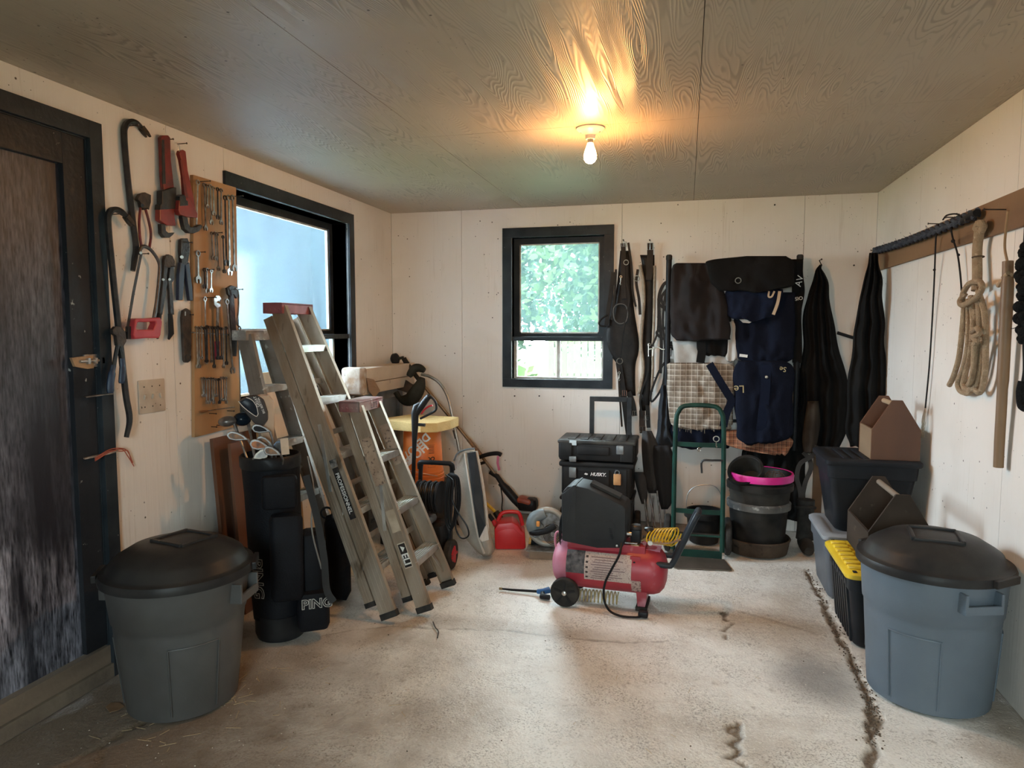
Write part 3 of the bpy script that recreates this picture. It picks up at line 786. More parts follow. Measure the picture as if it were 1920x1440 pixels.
# ================================================================ tools hung on the left wall
M_IRON = mat('dark forged iron', (.022, .024, .028), .42, .35, c2=(.045, .042, .040), scale=25, bump=.2, bscale=80)
M_IRON2 = mat('worn brown iron', (.075, .056, .045), .55, .45, c2=(.03, .027, .025), scale=30, bump=.3, bscale=90)
M_REDTOOL = mat('red tool enamel', (.22, .022, .018), .4, c2=(.10, .018, .016), scale=18, c3=(.04, .03, .03), s3=50, t3=.66)
M_REDTOOL2 = mat('bright red tool enamel', (.30, .035, .025), .4, c2=(.20, .025, .02), scale=14)
M_CHROME = mat('worn chrome', (.66, .65, .63), .28, 1.0, c2=(.30, .27, .24), scale=26)
M_CHROME2 = mat('dull steel', (.36, .35, .34), .40, .9, c2=(.16, .14, .12), scale=30)
M_DSTEEL = mat('oiled dark steel', (.10, .10, .11), .4, .8, c2=(.05, .045, .04), scale=30)
M_PINE = mat('knotty pine plywood', (.50, .30, .15), .6, c2=(.38, .20, .085), scale=3.0, stretch=(1, 1.6, .12), c3=(.15, .06, .02), s3=9, t3=.72, soft=.05, bump=.1, bscale=30, bstretch=(1, 1, .1))
M_BLACKGRIP = mat('black rubber grip', (.018, .018, .020), .55)
M_BLUEGRIP = mat('blue grip', (.022, .045, .095), .45, c2=(.012, .022, .045), scale=14)
NX = (1, 0, 0)
def lwp(px, o): return [LW(u, v, o) for u, v in px]
def flat(name, m, root, px, o, t, bevel=.0015, hole=None):
    return WMB().poly(lwp(px, o), (t, 0, 0), lwp(hole, o) if hole else None).part(name, m, root, smooth=False, bevel=bevel)
wall_left = bpy.data.objects['wall_left']
def nail(u, v, o=.05, plane=LW, wall=wall_left, r=.0022):
    a, b = plane(u, v, -.005), plane(u, v, 0)
    d = {LW: Vector((1, 0, 0)), BK: Vector((0, -1, 0)), RW: Vector((-1, 0, 0))}[plane]
    mb = MB(); mb.cyl(b - d * .003, b + d * o, r, n=6); mb.cyl(b + d * o, b + d * (o + .002), r * 2.1, n=8)
    return mb.build('nail', M_IRON2, wall)

# ---- pry bars
def pry_bar(label, px, r, tip_n, o):
    c = LW(*px[len(px) // 2], 0)
    t = thing('pry_bar', label, 'pry bar', lwp(px, o)[-1])
    pts = curve_pts(lwp(px, o), 6); n = len(pts)
    rs = [r * min(1, .35 + .65 * (i / 8)) if i < 8 else (r if i < n - 8 else r * (1 - .25 * (i - n + 8) / 8)) for i in range(n)]
    k = next(i for i in range(n) if i >= 6)
    WMB().tube(pts[k - 1:], rs[k - 1:], 6).part('shaft', M_IRON, t)
    d = (pts[0] - pts[5]).normalized()
    sd = d.cross(Vector(NX)).normalized()
    cl = WMB()
    for s in (-1, 1):
        cl.bar([pts[5] + Vector((s * r * .5, 0, 0)), pts[2] + Vector((s * r * .75, 0, 0)), pts[0] + Vector((s * r * .8, 0, 0))], [r * 1.5, r * 1.1, r * .35], r * .75, NX)
    cl.part('claw', M_IRON2, t, smooth=False)
    return t
pry_bar('long black pry bar with curved claw hung highest beside the door', [(278, 257), (262, 236), (246, 228), (235, 236), (233, 258), (239, 330), (249, 415), (255, 462), (252, 490), (249, 508)], .0135, 0, .015)
pry_bar('longest black pry bar with chisel foot hung behind the blue handled cutters', [(249, 424), (233, 402), (217, 393), (205, 399), (203, 425), (213, 530), (226, 650), (236, 740), (243, 785), (237, 820)], .0135, 0, .0445)
for u, v in ((243, 236), (210, 402), (309, 262), (262, 392), (262, 476), (312, 500), (345, 455), (347, 590), (222, 622)): nail(u, v, .045)
nail(333, 270, .05)
# ---- fencing pliers
t = thing('fencing_pliers', 'fencing pliers with thin dark red handles beside the long pry bar', 'pliers', LW(265, 385, .02))
flat('jaw', M_IRON2, t, [(251, 374), (257, 364), (266, 361), (277, 366), (277, 379), (274, 391), (266, 394), (259, 389), (257, 379)], .012, .018)
WMB().tube(curve_pts(lwp([(263, 390), (261, 415), (262, 440), (266, 468)], .02), 4), .006, 8).part('handle', M_REDTOOL, t)
WMB().tube(curve_pts(lwp([(272, 390), (279, 415), (283, 440), (280, 466)], .02), 4), .006, 8).part('handle', M_REDTOOL, t)
WMB().cyl(LW(267, 385, .028), LW(267, 385, .034), .007).part('pivot', M_IRON, t)
# ---- pipe wrenches
t = thing('pipe_wrench', 'dark red pipe wrench with grimy jaws hung head down beside the pry bar', 'pipe wrench', LW(306, 350, .03))
flat('handle', M_REDTOOL, t, [(295, 258), (299, 254), (309, 254), (313, 259), (314, 300), (319, 345), (321, 360), (301, 360), (298, 330), (297, 290)], .012, .020, .004)
flat('handle_web', M_IRON, t, [(303, 262), (307, 262), (310, 345), (304, 345)], .0305, .003, 0)
flat('housing', M_REDTOOL2, t, [(290, 392), (301, 388), (318, 390), (318, 405), (321, 424), (305, 423), (290, 414)], .010, .028, .005)
flat('collar', M_IRON, t, [(293, 358), (312, 352), (320, 352), (321, 392), (289, 394), (290, 384), (293, 382)], .008, .032, .004)
WMB().cyl(LW(319, 366, .022), LW(319, 386, .022), .0125, n=14).part('adjusting_nut', M_IRON2, t)
flat('hook_jaw', M_IRON, t, [(295, 420), (303, 421), (304, 433), (309, 437), (321, 436), (317, 441), (311, 446), (302, 446), (296, 438)], .014, .022, .003)
t = thing('pipe_wrench', 'brick red pipe wrench on a wire, black hook jaw over the pine board', 'pipe wrench', LW(345, 360, .035))
flat('handle', M_REDTOOL2, t, [(329, 288), (331, 283), (336, 281), (341, 284), (342, 292), (345, 320), (355, 365), (361, 402), (361, 408), (349, 407), (343, 402), (341, 382), (338, 330), (333, 300)], .032, .022, .004)
flat('handle_web', M_REDTOOL, t, [(337, 300), (340, 300), (356, 395), (349, 395)], .0525, .003, 0)
flat('housing', M_REDTOOL2, t, [(326, 376), (343, 370), (361, 400), (361, 409), (340, 407), (328, 403), (325, 394)], .030, .030, .005)
flat('thumb_nut', M_IRON, t, [(326, 368), (332, 365), (337, 368), (338, 376), (341, 377), (342, 386), (326, 387)], .028, .034, .003)
flat('hook_jaw', M_IRON, t, [(334, 405), (344, 408), (346, 420), (350, 426), (359, 426), (369, 421), (372, 424), (366, 434), (356, 438), (347, 437), (339, 430), (336, 418)], .032, .024, .003)
WMB().tube(curve_pts(lwp([(335, 270), (337, 276), (336, 284), (333, 276), (335, 270)], .05), 4), .0012, 5).part('hanging_wire', M_GALV, t)
# ---- hacksaw
t = thing('hacksaw', 'hacksaw with a bow frame and red pistol handle', 'hacksaw', LW(265, 550, .03))
WMB().tube(curve_pts(lwp([(262, 478), (264, 466), (271, 462), (284, 470), (297, 490), (299, 510), (294, 560), (288, 598)], .048), 5), .0085, 8, flat=.6, upv=NX).part('frame', M_DSTEEL, t)
WMB().bar(lwp([(265, 474), (250, 550), (238, 622)], .050), .013, .0025, NX).part('blade', M_IRON, t, smooth=False)
WMB().cyl(LW(264, 474, .036), LW(264, 474, .060), .006).part('blade_pin', M_GALV, t)
flat('handle', M_REDTOOL2 if False else mat('pinkish red plastic', (.52, .045, .055), .4, c2=(.40, .03, .04), scale=12), t,
     [(240, 600), (243, 597), (266, 597), (288, 595), (292, 603), (289, 628), (286, 634), (262, 634), (240, 636), (237, 628)],   .034, .036, .006,
     hole=[(245, 606), (247, 604), (262, 604), (279, 603), (280, 606), (276, 615), (275, 618), (260, 618), (244, 618), (243, 614)])
flat('lever', M_IRON, t, [(235, 612), (240, 612), (240, 636), (234, 636)], .040, .016)
# ---- small bolt cutters
t = thing('bolt_cutters', 'small bolt cutters with splayed black handles', 'bolt cutters', LW(312, 520, .025))
flat('jaw', M_IRON2, t, [(303, 488), (306, 480), (311, 477), (318, 480), (323, 490), (322, 500), (316, 502), (308, 502), (303, 498)], .012, .016)
flat('arm', M_IRON, t, [(303, 496), (310, 500), (308, 522), (310, 530), (307, 545), (300, 590), (294, 590), (301, 530)], .014, .014)
flat('arm', M_IRON, t, [(315, 500), (322, 496), (322, 524), (318, 530), (322, 590), (315, 590), (313, 545), (311, 530)], .014, .014)
WMB().cyl(LW(306, 524, .01), LW(306, 524, .034), .006).part('bolt', M_GALV, t); WMB().cyl(LW(318, 524, .01), LW(318, 524, .034), .006).part('bolt', M_GALV, t)
WMB().tube(lwp([(299, 588), (297, 600), (293, 622), (296, 635)], .022), [.012, .014, .015, .006], 10, flat=.7, upv=NX).part('grip', M_BLACKGRIP, t)
WMB().tube(lwp([(319, 588), (320, 600), (321, 625), (316, 636)], .022), [.012, .014, .015, .006], 10, flat=.7, upv=NX).part('grip', M_BLACKGRIP, t)
# ---- crimping pliers with dark blue handles
t = thing('crimping_pliers', 'large crimping pliers with flat dark blue handles', 'pliers', LW(343, 500, .02))
flat('jaw', M_IRON, t, [(334, 450), (338, 447), (346, 447), (349, 455), (350, 470), (347, 492), (341, 498), (335, 494), (333, 470)], .010, .018)
flat('handle', M_BLUEGRIP, t, [(333, 492), (341, 496), (340, 520), (337, 563), (329, 563), (330, 515)], .010, .018, .003)
flat('handle', M_BLUEGRIP, t, [(342, 496), (349, 492), (355, 540), (356, 564), (350, 564), (345, 525)], .010, .018, .003)
WMB().cyl(LW(341, 482, .026), LW(341, 482, .033), .008).part('pivot', M_GALV, t)
# ---- big adjustable wrench, handle only side
t = thing('adjustable_wrench', 'dark adjustable wrench with a slotted eye handle beside the pine board edge', 'wrench', LW(345, 630, .02))
flat('shank', M_IRON2, t, [(337, 596), (339, 582), (346, 578), (352, 582), (354, 592), (354, 640), (353, 668), (350, 678), (345, 680), (341, 676), (339, 640)], .012, .016, .004)
flat('eye', M_IRON, t, [(341, 668), (343, 664), (351, 664), (353, 668), (352, 676), (347, 680), (343, 679)], .011, .018, .002, hole=[(344, 669), (345, 667), (350, 667), (351, 669), (350, 673), (347, 675), (345, 674)])
flat('hanging_slot', M_GALV, t, [(346, 584), (348, 584), (348, 592), (346, 592)], .0278, .002, 0)
# ---- lopping cutters with blue handles hung at the door edge
t = thing('long_handled_cutters', 'rusty cutters with two blue grips hung between door and switch plate', 'cutters', LW(220, 680, .05))
flat('jaw', M_IRON2, t, [(205, 618), (211, 612), (222, 613), (229, 622), (231, 640), (224, 652), (214, 648), (212, 630), (206, 626)], .042, .018, .003)
WMB().tube(lwp([(221, 645), (217, 665), (213, 690)], .052), .009, 8).part('arm', M_IRON, t)
WMB().tube(lwp([(225, 648), (229, 665), (230, 675)], .052), .009, 8).part('arm', M_IRON, t)
WMB().tube(curve_pts(lwp([(213, 685), (210, 700), (207, 720), (207, 737)], .052), 4), [.012] * 4 + [.016] * 8 + [.013], 10, flat=.75, upv=NX).part('grip', M_BLUEGRIP, t)
WMB().tube(curve_pts(lwp([(229, 672), (230, 690), (229, 706), (228, 719)], .052), 4), [.012] * 4 + [.015] * 8 + [.012], 10, flat=.75, upv=NX).part('grip', M_BLUEGRIP, t)

# ---- triple switch plate
a, b = LW(257, 714), LW(308, 770)
t = thing('switch_plate', 'triple switch plate blotched with worn cream paint', 'switch plate', (XL, (a.y + b.y) / 2, (a.z + b.z) / 2))
w, h = abs(b.y - a.y), abs(a.z - b.z)
M_PLATE = mat('worn cream paint', (.60, .51, .41), .55, c2=(.50, .41, .32), scale=14, c3=(.10, .07, .05), s3=34, t3=.68, soft=.05)
MB().rbox((.004, 0, 0), (.007, w, h), .0034).build('plate', M_PLATE, t)
for k in (-1, 0, 1):
    MB().box((.011, k * w * .3, 0), (.010, .009, .022), Matrix.Rotation(.35 * (1 if k < 1 else -1), 3, 'Y')).build('toggle', mat('toggle cream', (.55, .47, .38), .4), t, bevel=.0015)
    for z in (-.3, .3): MB().lathe([(.0035, 0), (.003, .001)], 8, (.0075, k * w * .3, z * h), Matrix.Rotation(math.pi / 2, 3, 'Y')).build('screw', M_IRON2, t)

# ---- pine boards for the wrenches
def board(label, px, o, th, m=M_PINE, name='pine_board'):
    pts = lwp(px, o)
    ob = WMB().poly(pts, (th, 0, 0)).build(name, m, None, smooth=False, loc=sum(pts, Vector()) / len(pts), bevel=.0015)
    return tag(ob, label, 'board')
board('upper pine board holding chrome wrenches on long nails', [(356, 328), (437, 352), (441, 628), (357, 622)], .0006, .019)
board('lower pine board under a dark joint, holding small wrenches', [(358, 624.5), (441, 630), (445, 798), (359, 820)], .0006, .019)

LOOK = {}
def wrench(top, bot, o, w, m, label, group, ring=None, open_end=True, th=.006):
    T, B = LW(*top, o), LW(*bot, o)
    d = (B - T); Ln = d.length; d.normalize(); s = Vector(NX).cross(d)
    mb = WMB(); rr = ring or w * 1.05
    cx = T + d * rr
    n = 14
    outer = [cx + (d * math.cos(2 * math.pi * k / n) + s * math.sin(2 * math.pi * k / n)) * rr for k in range(n)]
    inner = [cx + (d * math.cos(2 * math.pi * k / n) + s * math.sin(2 * math.pi * k / n)) * rr * .58 for k in range(n)]
    mb.poly(outer, (th, 0, 0), inner)
    hb = rr * 1.25
    a, e = T + d * (rr * 1.8), B - d * (hb * 1.3)
    q = th * .15
    mb.poly([a + s * w * .32 + Vector((q, 0, 0)), e + s * w * .40 + Vector((q, 0, 0)), e - s * w * .40 + Vector((q, 0, 0)), a - s * w * .32 + Vector((q, 0, 0))], (th * .7, 0, 0))
    if open_end:
        c = B - d * hb * .75
        ol = [(-1.05, .35), (-.55, .95), (.05, 1.05), (.75, .75), (.85, .38), (-.10, .34), (-.32, 0), (-.10, -.34), (.85, -.38), (.75, -.75), (.05, -1.05), (-.55, -.95), (-1.05, -.35)]
        mb.poly([c + d * x * hb + s * y * hb for x, y in ol], (th * .9, 0, 0))
    else:
        c = B - d * rr
        mb.poly([c + (d * math.cos(2 * math.pi * k / n) + s * math.sin(2 * math.pi * k / n)) * rr for k in range(n)], (th, 0, 0),
                [c + (d * math.cos(2 * math.pi * k / n) + s * math.sin(2 * math.pi * k / n)) * rr * .58 for k in range(n)])
    if group: label = {M_DSTEEL: 'dark oiled ', M_CHROME: 'bright chrome ', M_CHROME2: 'dull grey '}[m] + label
    ob = mb.build('wrench', m, None, smooth=False, loc=T)
    return tag(ob, label, 'wrench', group)
BO = .0205
LB1 = 'combination wrench on the topmost nail of the upper pine board'
G1 = 'wrenches on the topmost nail'
for (tp, bt, o, w, m) in (((370, 337), (367, 433), .03, .0125, M_CHROME), ((382, 342), (385, 432), .034, .0105, M_CHROME2), ((388, 345), (388, 390), .041, .008, M_CHROME),
                          ((393, 345), (396, 421), .048, .011, M_CHROME), ((399, 349), (400, 404), .055, .010, M_CHROME), ((407, 351), (408, 411), .062, .010, M_DSTEEL), ((414, 353), (414, 421), .069, .010, M_CHROME2)):
    wrench(tp, bt, o, w, m, LB1, G1)
for (tp, bt, m, w, o) in (((421, 366), (424, 498), M_DSTEEL, .013, .074), ((428, 365), (430, 516), M_CHROME, .0155, .082), ((435, 365), (439, 508), M_CHROME2, .0145, .090)):
    wrench(tp, bt, o, w, m, 'extra long combination wrench hanging in front of the window frame', 'long wrenches beside the window')
for k, (tp, bt, m) in enumerate((((396, 434), (399, 487), M_CHROME2), ((402, 434), (404, 488), M_CHROME), ((406, 436), (409, 507), M_CHROME2), ((417, 441), (420, 512), M_DSTEEL))):
    wrench(tp, bt, .034 + .008 * k, .009, m, 'slim wrench on the second nail of the upper pine board', 'wrenches on the second nail')
wrench((370, 469), (371, 531), .028, .0155, M_CHROME2, 'short thick wrench hanging alone on the upper pine board', None)
for k, (tp, bt, m) in enumerate((((382, 502), (383, 541), M_DSTEEL), ((387, 502), (387, 549), M_CHROME2), ((395, 505), (395, 548), M_CHROME))):
    wrench(tp, bt, .030 + .008 * k, .0095, m, 'short wrench on the third nail of the upper pine board', 'wrenches on the third nail')
wrench((383, 556), (386, 683), .034, .012, M_CHROME, 'long chrome ring wrench reaching from upper to lower pine board', None, open_end=False)
wrench((424, 560), (436, 700), .060, .015, M_CHROME2, 'long slanting grey wrench crossing both pine boards', None)
t = thing('adjustable_wrench', 'small adjustable wrench with a red handle on the pine boards', 'wrench', LW(405, 600, .045))
flat('head', M_CHROME, t, [(398, 560), (402, 554), (408, 554), (412, 560), (411, 566), (406, 564), (403, 567), (411, 570), (412, 575), (404, 577), (399, 572)], .040, .010, .001)
flat('shank', M_CHROME2, t, [(405, 574), (409, 574), (409, 642), (404, 642)], .042, .006, .001)
flat('grip', mat('dark pink grip', (.36, .04, .07), .5), t, [(402, 640), (409, 640), (408, 674), (402, 674)], .039, .012, .002)
t = thing('adjustable_wrench', 'large dark adjustable wrench hanging in front of the window frame', 'wrench', LW(430, 580, .06))
flat('head', M_IRON, t, [(422, 540), (430, 535), (440, 538), (444, 550), (440, 560), (434, 552), (428, 556), (424, 552)], .050, .014, .002)
flat('shank', M_IRON, t, [(427, 552), (436, 550), (442, 640), (441, 668), (433, 668), (430, 610)], .052, .009, .002)
ob = WMB().tube(curve_pts(lwp([(441, 540), (447, 548), (447, 580), (444, 605), (448, 612)], .085), 5), .0045, 8).torus(LW(449, 616, .085), .010, .0035, NX).build('offset_ring_wrench', M_CHROME2, None, loc=LW(441, 540, .085))
tag(ob, 'cranked ring wrench dangling against the bright window glass', 'wrench')
random.seed(11)
for k in range(12):
    u = 367 + k * 5.1
    wrench((u, 611 + random.uniform(-2, 3)), (u + random.uniform(0, 5), random.choice((674, 680, 684, 690))), .026 + .0035 * k, .0085, random.choice((M_DSTEEL, M_CHROME2, M_DSTEEL, M_CHROME)), 'wrench crowded on the upper nail of the lower pine board', 'wrenches on the lower board upper nail', open_end=random.random() < .6)
for k in range(11):
    u = 377 + k * 4.6
    wrench((u, 707 + random.uniform(-1, 2)), (u + random.uniform(0, 3), random.choice((744, 752, 757))), .026 + .0035 * k, .0075, random.choice((M_DSTEEL, M_CHROME, M_CHROME, M_CHROME2)), 'small wrench on the bottom nail of the lower pine board', 'wrenches on the lower board bottom nail')
for u, v, o in ((366, 341, .085), (394, 437, .07), (368, 473, .05), (380, 506, .065), (379, 558, .08), (421, 369, .11), (366, 615, .08), (375, 709, .08), (390, 800, .05), (400, 797, .05), (424, 543, .10)): nail(u, v, o)
t = thing('screwdriver', 'thin screwdriver lying level on nails across the lower pine board', 'screwdriver', LW(405, 768, .04))
WMB().cyl(LW(388, 770.5, .04), LW(440, 763, .04), .0022, n=8).part('blade', M_CHROME2, t)
WMB().tube(lwp([(374, 772.5), (379, 772), (389, 770.5)], .04), [.005, .0065, .004], 10).part('handle', mat('amber handle', (.22, .10, .04), .4), t)
nail(386, 775, .06); nail(420, 770, .06)
# ================================================================ dustbins, ladders, golf bag
def frame_at(p):
    """unit vectors at p: towards the camera post and to its right (level)"""
    c = Vector((-p[0], -p[1], 0)).normalized()
    return c, Vector((-c.y, c.x, 0))
def rotz_to(d): return math.atan2(d.y, d.x)

def dustbin(p, label, body_m, lid_m, rim_z, r_top, r_bot, hdir, lid_panel):
    t = thing('dustbin', label, 'dustbin', (p.x, p.y, 0))
    H = rim_z
    prof = [(r_bot - .012, .0), (r_bot, .008), (r_bot + (r_top - r_bot) * .15, H * .15), (r_bot + (r_top - r_bot) * .62, H * .62), (r_bot + (r_top - r_bot) * .66, H * .66), (r_bot + (r_top - r_bot) * .66 + .006, H * .675),
            (r_bot + (r_top - r_bot) * .80 + .006, H * .80), (r_top + .004, H - .03), (r_top + .014, H - .028), (r_top + .014, H - .004), (r_top - .004, H - .004), (r_top - .012, H - .05), (r_bot - .01, .03)]
    MB().lathe(prof, 56, cap1=True).build('body', body_m, t)
    a0 = rotz_to(hdir)
    for s in (0, math.pi):
        a = a0 + s
        R = Matrix.Rotation(a, 3, 'Z')
        hb = MB(); rr = r_top - .006
        z = H - .105
        hb.box(R @ Vector((rr + .030, 0, z)), (.012, .15, .034), R)
        hb.box(R @ Vector((rr + .008, .070, z + .022)), (.055, .012, .078), R); hb.box(R @ Vector((rr + .008, -.070, z + .022)), (.055, .012, .078), R)
        hb.box(R @ Vector((rr + .006, 0, z - .012)), (.05, .15, .010), R)
        hb.build('handle', body_m, t, smooth=False, bevel=.004)
    # panel outline moulded on the wall of the bin
    def on(a, z, off=.002):
        f = z / H
        r = r_bot + (r_top - r_bot) * f + off
        return Vector((r * math.cos(a), r * math.sin(a), z))
    for s in (0, 1, 2):
        b0 = a0 - 1.25 + s * 2.09; b1 = b0 + .78
        ln = [on(b0, .03 + (H * .55 - .03) * k / 6) for k in range(7)] + [on(b0 + (b1 - b0) * k / 8, H * .55) for k in range(1, 9)] + [on(b1, H * .55 - (H * .55 - .03) * k / 6) for k in range(1, 7)]
        MB().tube(ln, .0035, 6).build('moulded_rib', body_m, t)
    # lid
    rl = r_top + .024
    lp = [(rl - .010, H - .026), (rl, H - .024), (rl + .002, H - .006), (rl - .004, H + .008), (rl - .022, H + .012), (rl - .030, H + .018), (rl - .044, H + .048), (rl - .060, H + .060), (rl * .60, H + .092), (rl * .30, H + .105), (.002, H + .108)]
    lid = MB().lathe(lp, 56).build('lid', lid_m, t)
    R = Matrix.Rotation(a0 + lid_panel, 3, 'Z')
    for cx, cy, dx, dy in ((.03, .085, .17, .016), (.03, -.085, .17, .016), (-.055, 0, .016, .17), (.115, 0, .016, .17)):
        q = R @ Vector((cx, cy, 0))
        f = q.length / rl
        MB().box(Vector((q.x, q.y, H + (.108 - .045 * f * f if f < .6 else .092) - .002)), (dx, dy, .020), R).build('grip_bar', lid_m, lid, smooth=False, bevel=.004)
    for s in (0, math.pi):
        R2 = Matrix.Rotation(a0 + s + .35, 3, 'Z')
        MB().box(R2 @ Vector((rl + .002, 0, H - .006)), (.018, .14, .030), R2).build('rim_tab', lid_m, lid, smooth=False, bevel=.004)
    return t
M_BIN_L = mat('dark grey bin plastic', (.080, .078, .074), .50, c2=(.062, .059, .055), scale=5, c3=(.12, .115, .10), s3=45, t3=.72, bump=.06, bscale=150)
M_BIN_R = mat('blue grey bin plastic', (.115, .145, .175), .48, c2=(.10, .126, .152), scale=5, c3=(.20, .22, .24), s3=60, t3=.74, bump=.06, bscale=150)
M_LID = mat('dusty black lid plastic', (.0195, .0190, .0195), .42, c2=(.0416, .0379, .0343), scale=6, bump=.06, bscale=150)
p = FL(345, 1306); c, r = frame_at(p)
dustbin(p, 'dark grey round dustbin with black lid standing by the door', M_BIN_L, M_LID, .545, .262, .205, r * .86 + c * .5, 1.2)
p = FL(1737, 1295); c, r = frame_at(p)
binR = dustbin(p, 'blue grey round dustbin with black lid beside the yellow lidded tote', M_BIN_R, M_LID, .560, .258, .222, r * .60 + c * .80, -.5)
PBIN_R = p

# ---- stepladders, folded and leaned on the wall
M_ALU = mat('grimy aluminium', (.50, .43, .35), .42, .55, c2=(.30, .205, .13), scale=4.5, stretch=(1, 1, .35), c3=(.13, .085, .05), s3=16, t3=.64, bump=.1, bscale=60)
M_ALU2 = mat('bright scuffed aluminium', (.66, .66, .64), .38, .85, c2=(.44, .40, .35), scale=9, c3=(.20, .15, .10), s3=30, t3=.70)
M_ALU3 = mat('paint splashed aluminium', (.36, .33, .30), .5, .5, c2=(.22, .18, .145), scale=5, c3=(.62, .62, .58), s3=22, t3=.64, soft=.05)
M_PINKCAP = mat('faded pink red cap', (.33, .10, .105), .55, c2=(.22, .06, .06), scale=14, c3=(.55, .45, .42), s3=26, t3=.68)
M_RUBBER = mat('black rubber', (.022, .021, .020), .75, c2=(.05, .045, .04), scale=20)
M_STICK = mat('black sticker', (.015, .015, .016), .4, c2=(.05, .04, .035), scale=30)
M_WHITE = mat('white print', (.78, .77, .73), .6)
def stepladder(label, xf, yn, yf_, top, nst, rail, m_rail, m_step, m_cap, cap=(.115, .055), back=True, gap=.305):
    """xf, yn, yf_: foot line and the two feet; top: (x, y near, y far, z)"""
    xt, ynt, yft, zt = top
    L = Vector((xt - xf, 0, zt)); Ln = L.length; L.normalize()
    T = Vector((L.z, 0, -L.x))
    t = thing('stepladder', label, 'ladder', (xf, (yn + yf_) / 2, 0))
    def at(s, side, tt=0.0, iny=0.0):
        f = s / Ln
        y = (yn + (ynt - yn) * f + iny) if side == 0 else (yf_ + (yft - yf_) * f - iny)
        return Vector((xf, 0, 0)) + L * s + T * tt + Vector((0, y, 0))
    Yv = Vector((0, 1, 0))
    z_off = rail * .5 * T.x * 0 + .0
    def channel(nm, side, t0, w, s0, s1, fl, m):
        mb = WMB()
        mb.bar([at(s0, side, t0), at(s1, side, t0)], w, .003, Yv)
        for q in (-1, 1):
            mb.bar([at(s0, side, t0 + q * (w / 2 - .0015), fl / 2), at(s1, side, t0 + q * (w / 2 - .0015), fl / 2)], fl, .003, T)
        for q in (-.28, .0, .28):
            mb.bar([at(s0, side, t0 + q * w, -.002), at(s1, side, t0 + q * w, -.002)], .004, .002, Yv)
        return mb.part(nm, m, t, smooth=False)
    s_lo = rail * .5 * abs(L.x) / L.z * 1.02 + .012
    for side in (0, 1):
        rl = channel('front_rail', side, 0, rail, s_lo, Ln, .026, m_rail)
        sh = WMB(); a, b = at(s_lo - .006, side, 0, .013), at(s_lo + .026, side, 0, .013)
        sh.bar([a, b], .034, rail + .006, T); sh.part('foot_pad', M_RUBBER, t, smooth=False)
        if back:
            w2 = rail * .62; t0 = -(rail / 2 + w2 / 2 + .008)
            s2 = s_lo + .045 + (rail) * abs(L.x) / L.z
            channel('rear_rail', side, t0, w2, s2, Ln - .02, .02, m_rail)
            sh = WMB(); sh.bar([at(s2 - .006, side, t0, .010), at(s2 + .02, side, t0, .010)], .026, w2 + .005, T); sh.part('foot_pad', M_RUBBER, t, smooth=False)
    # level treads with a front lip and rivets
    for k in range(1, nst + 1):
        s = gap * k
        if s > Ln - .12: break
        a, b = at(s, 0, 0, .002), at(s, 1, 0, .002)
        mb = WMB()
        mb.bar([a, b], rail * 1.02, .004, (0, 0, 1))
        ex = Vector((rail * .51, 0, 0))
        mb.bar([a + ex - Vector((0, 0, .014)), b + ex - Vector((0, 0, .014))], .034, .004, (1, 0, 0))
        mb.bar([a - ex - Vector((0, 0, .014)), b - ex - Vector((0, 0, .014))], .034, .004, (1, 0, 0))
        for q in range(5):
            e = Vector((rail * (-.32 + .16 * q), 0, .003)); mb.bar([a + e, b + e], .004, .003, (0, 0, 1))
        st = mb.part('step', m_step, t, smooth=False)
        if k == 1:
            br = WMB()
            br2 = WMB()
            br.bar([at(s, 0, .02, .10) - Vector((0, 0, .02)), at(s_lo + .09, 0, .0, .006)], .022, .004, T)
            br2.bar([at(s, 1, .02, .10) - Vector((0, 0, .02)), at(s_lo + .09, 1, .0, .006)], .022, .004, T)
            br.part('brace', m_step, t, smooth=False); br2.part('brace', m_step, t, smooth=False)
    if back:
        for k in range(1, nst):
            s = gap * k + .12; t0 = -(rail / 2 + rail * .31 + .008)
            WMB().bar([at(s, 0, t0, .004), at(s, 1, t0, .004)], .030, .003, T).part('rear_brace', m_step, t, smooth=False)
        for side in (0, 1):
            WMB().bar([at(Ln * .62, side, .0, -.006), at(Ln * .42, side, -rail * .8, -.006)], .018, .003, Yv).part('spreader', m_step, t, smooth=False)
    # cap
    d, h = cap
    cw = yft - ynt + .05
    cc = at(Ln, 0, -.022); cc = Vector((cc.x, (ynt + yft) / 2, zt))
    mb = WMB()
    mb.box(cc + Vector((0, 0, h * .45)), (d, cw, .012))
    for q in (-1, 1):
        mb.box(cc + Vector((q * (d / 2 - .004), 0, 0)), (.008, cw, h)); mb.box(cc + Vector((0, q * (cw / 2 - .004), 0)), (d, .008, h))
    for q in (-.35, -.12, .12, .35): mb.cyl(cc + Vector((d * q, -cw / 2 - .002, -.006)), cc + Vector((d * q, -cw / 2 + .004, -.006)), .006, n=8)
    mb.part('cap', m_cap, t, smooth=False, bevel=.003)
    t['frame'] = 0
    return t, at, L, T, Ln
def plate(t, at, L, T, s0, s1, w, off, m, name='sticker', tt=0.0, side=0):
    a, b = at(s0, side, tt, -.004 - off), at(s1, side, tt, -.004 - off)
    return WMB().bar([a, b], w, .0008, (0, 1, 0)).part(name, m, t, smooth=False)

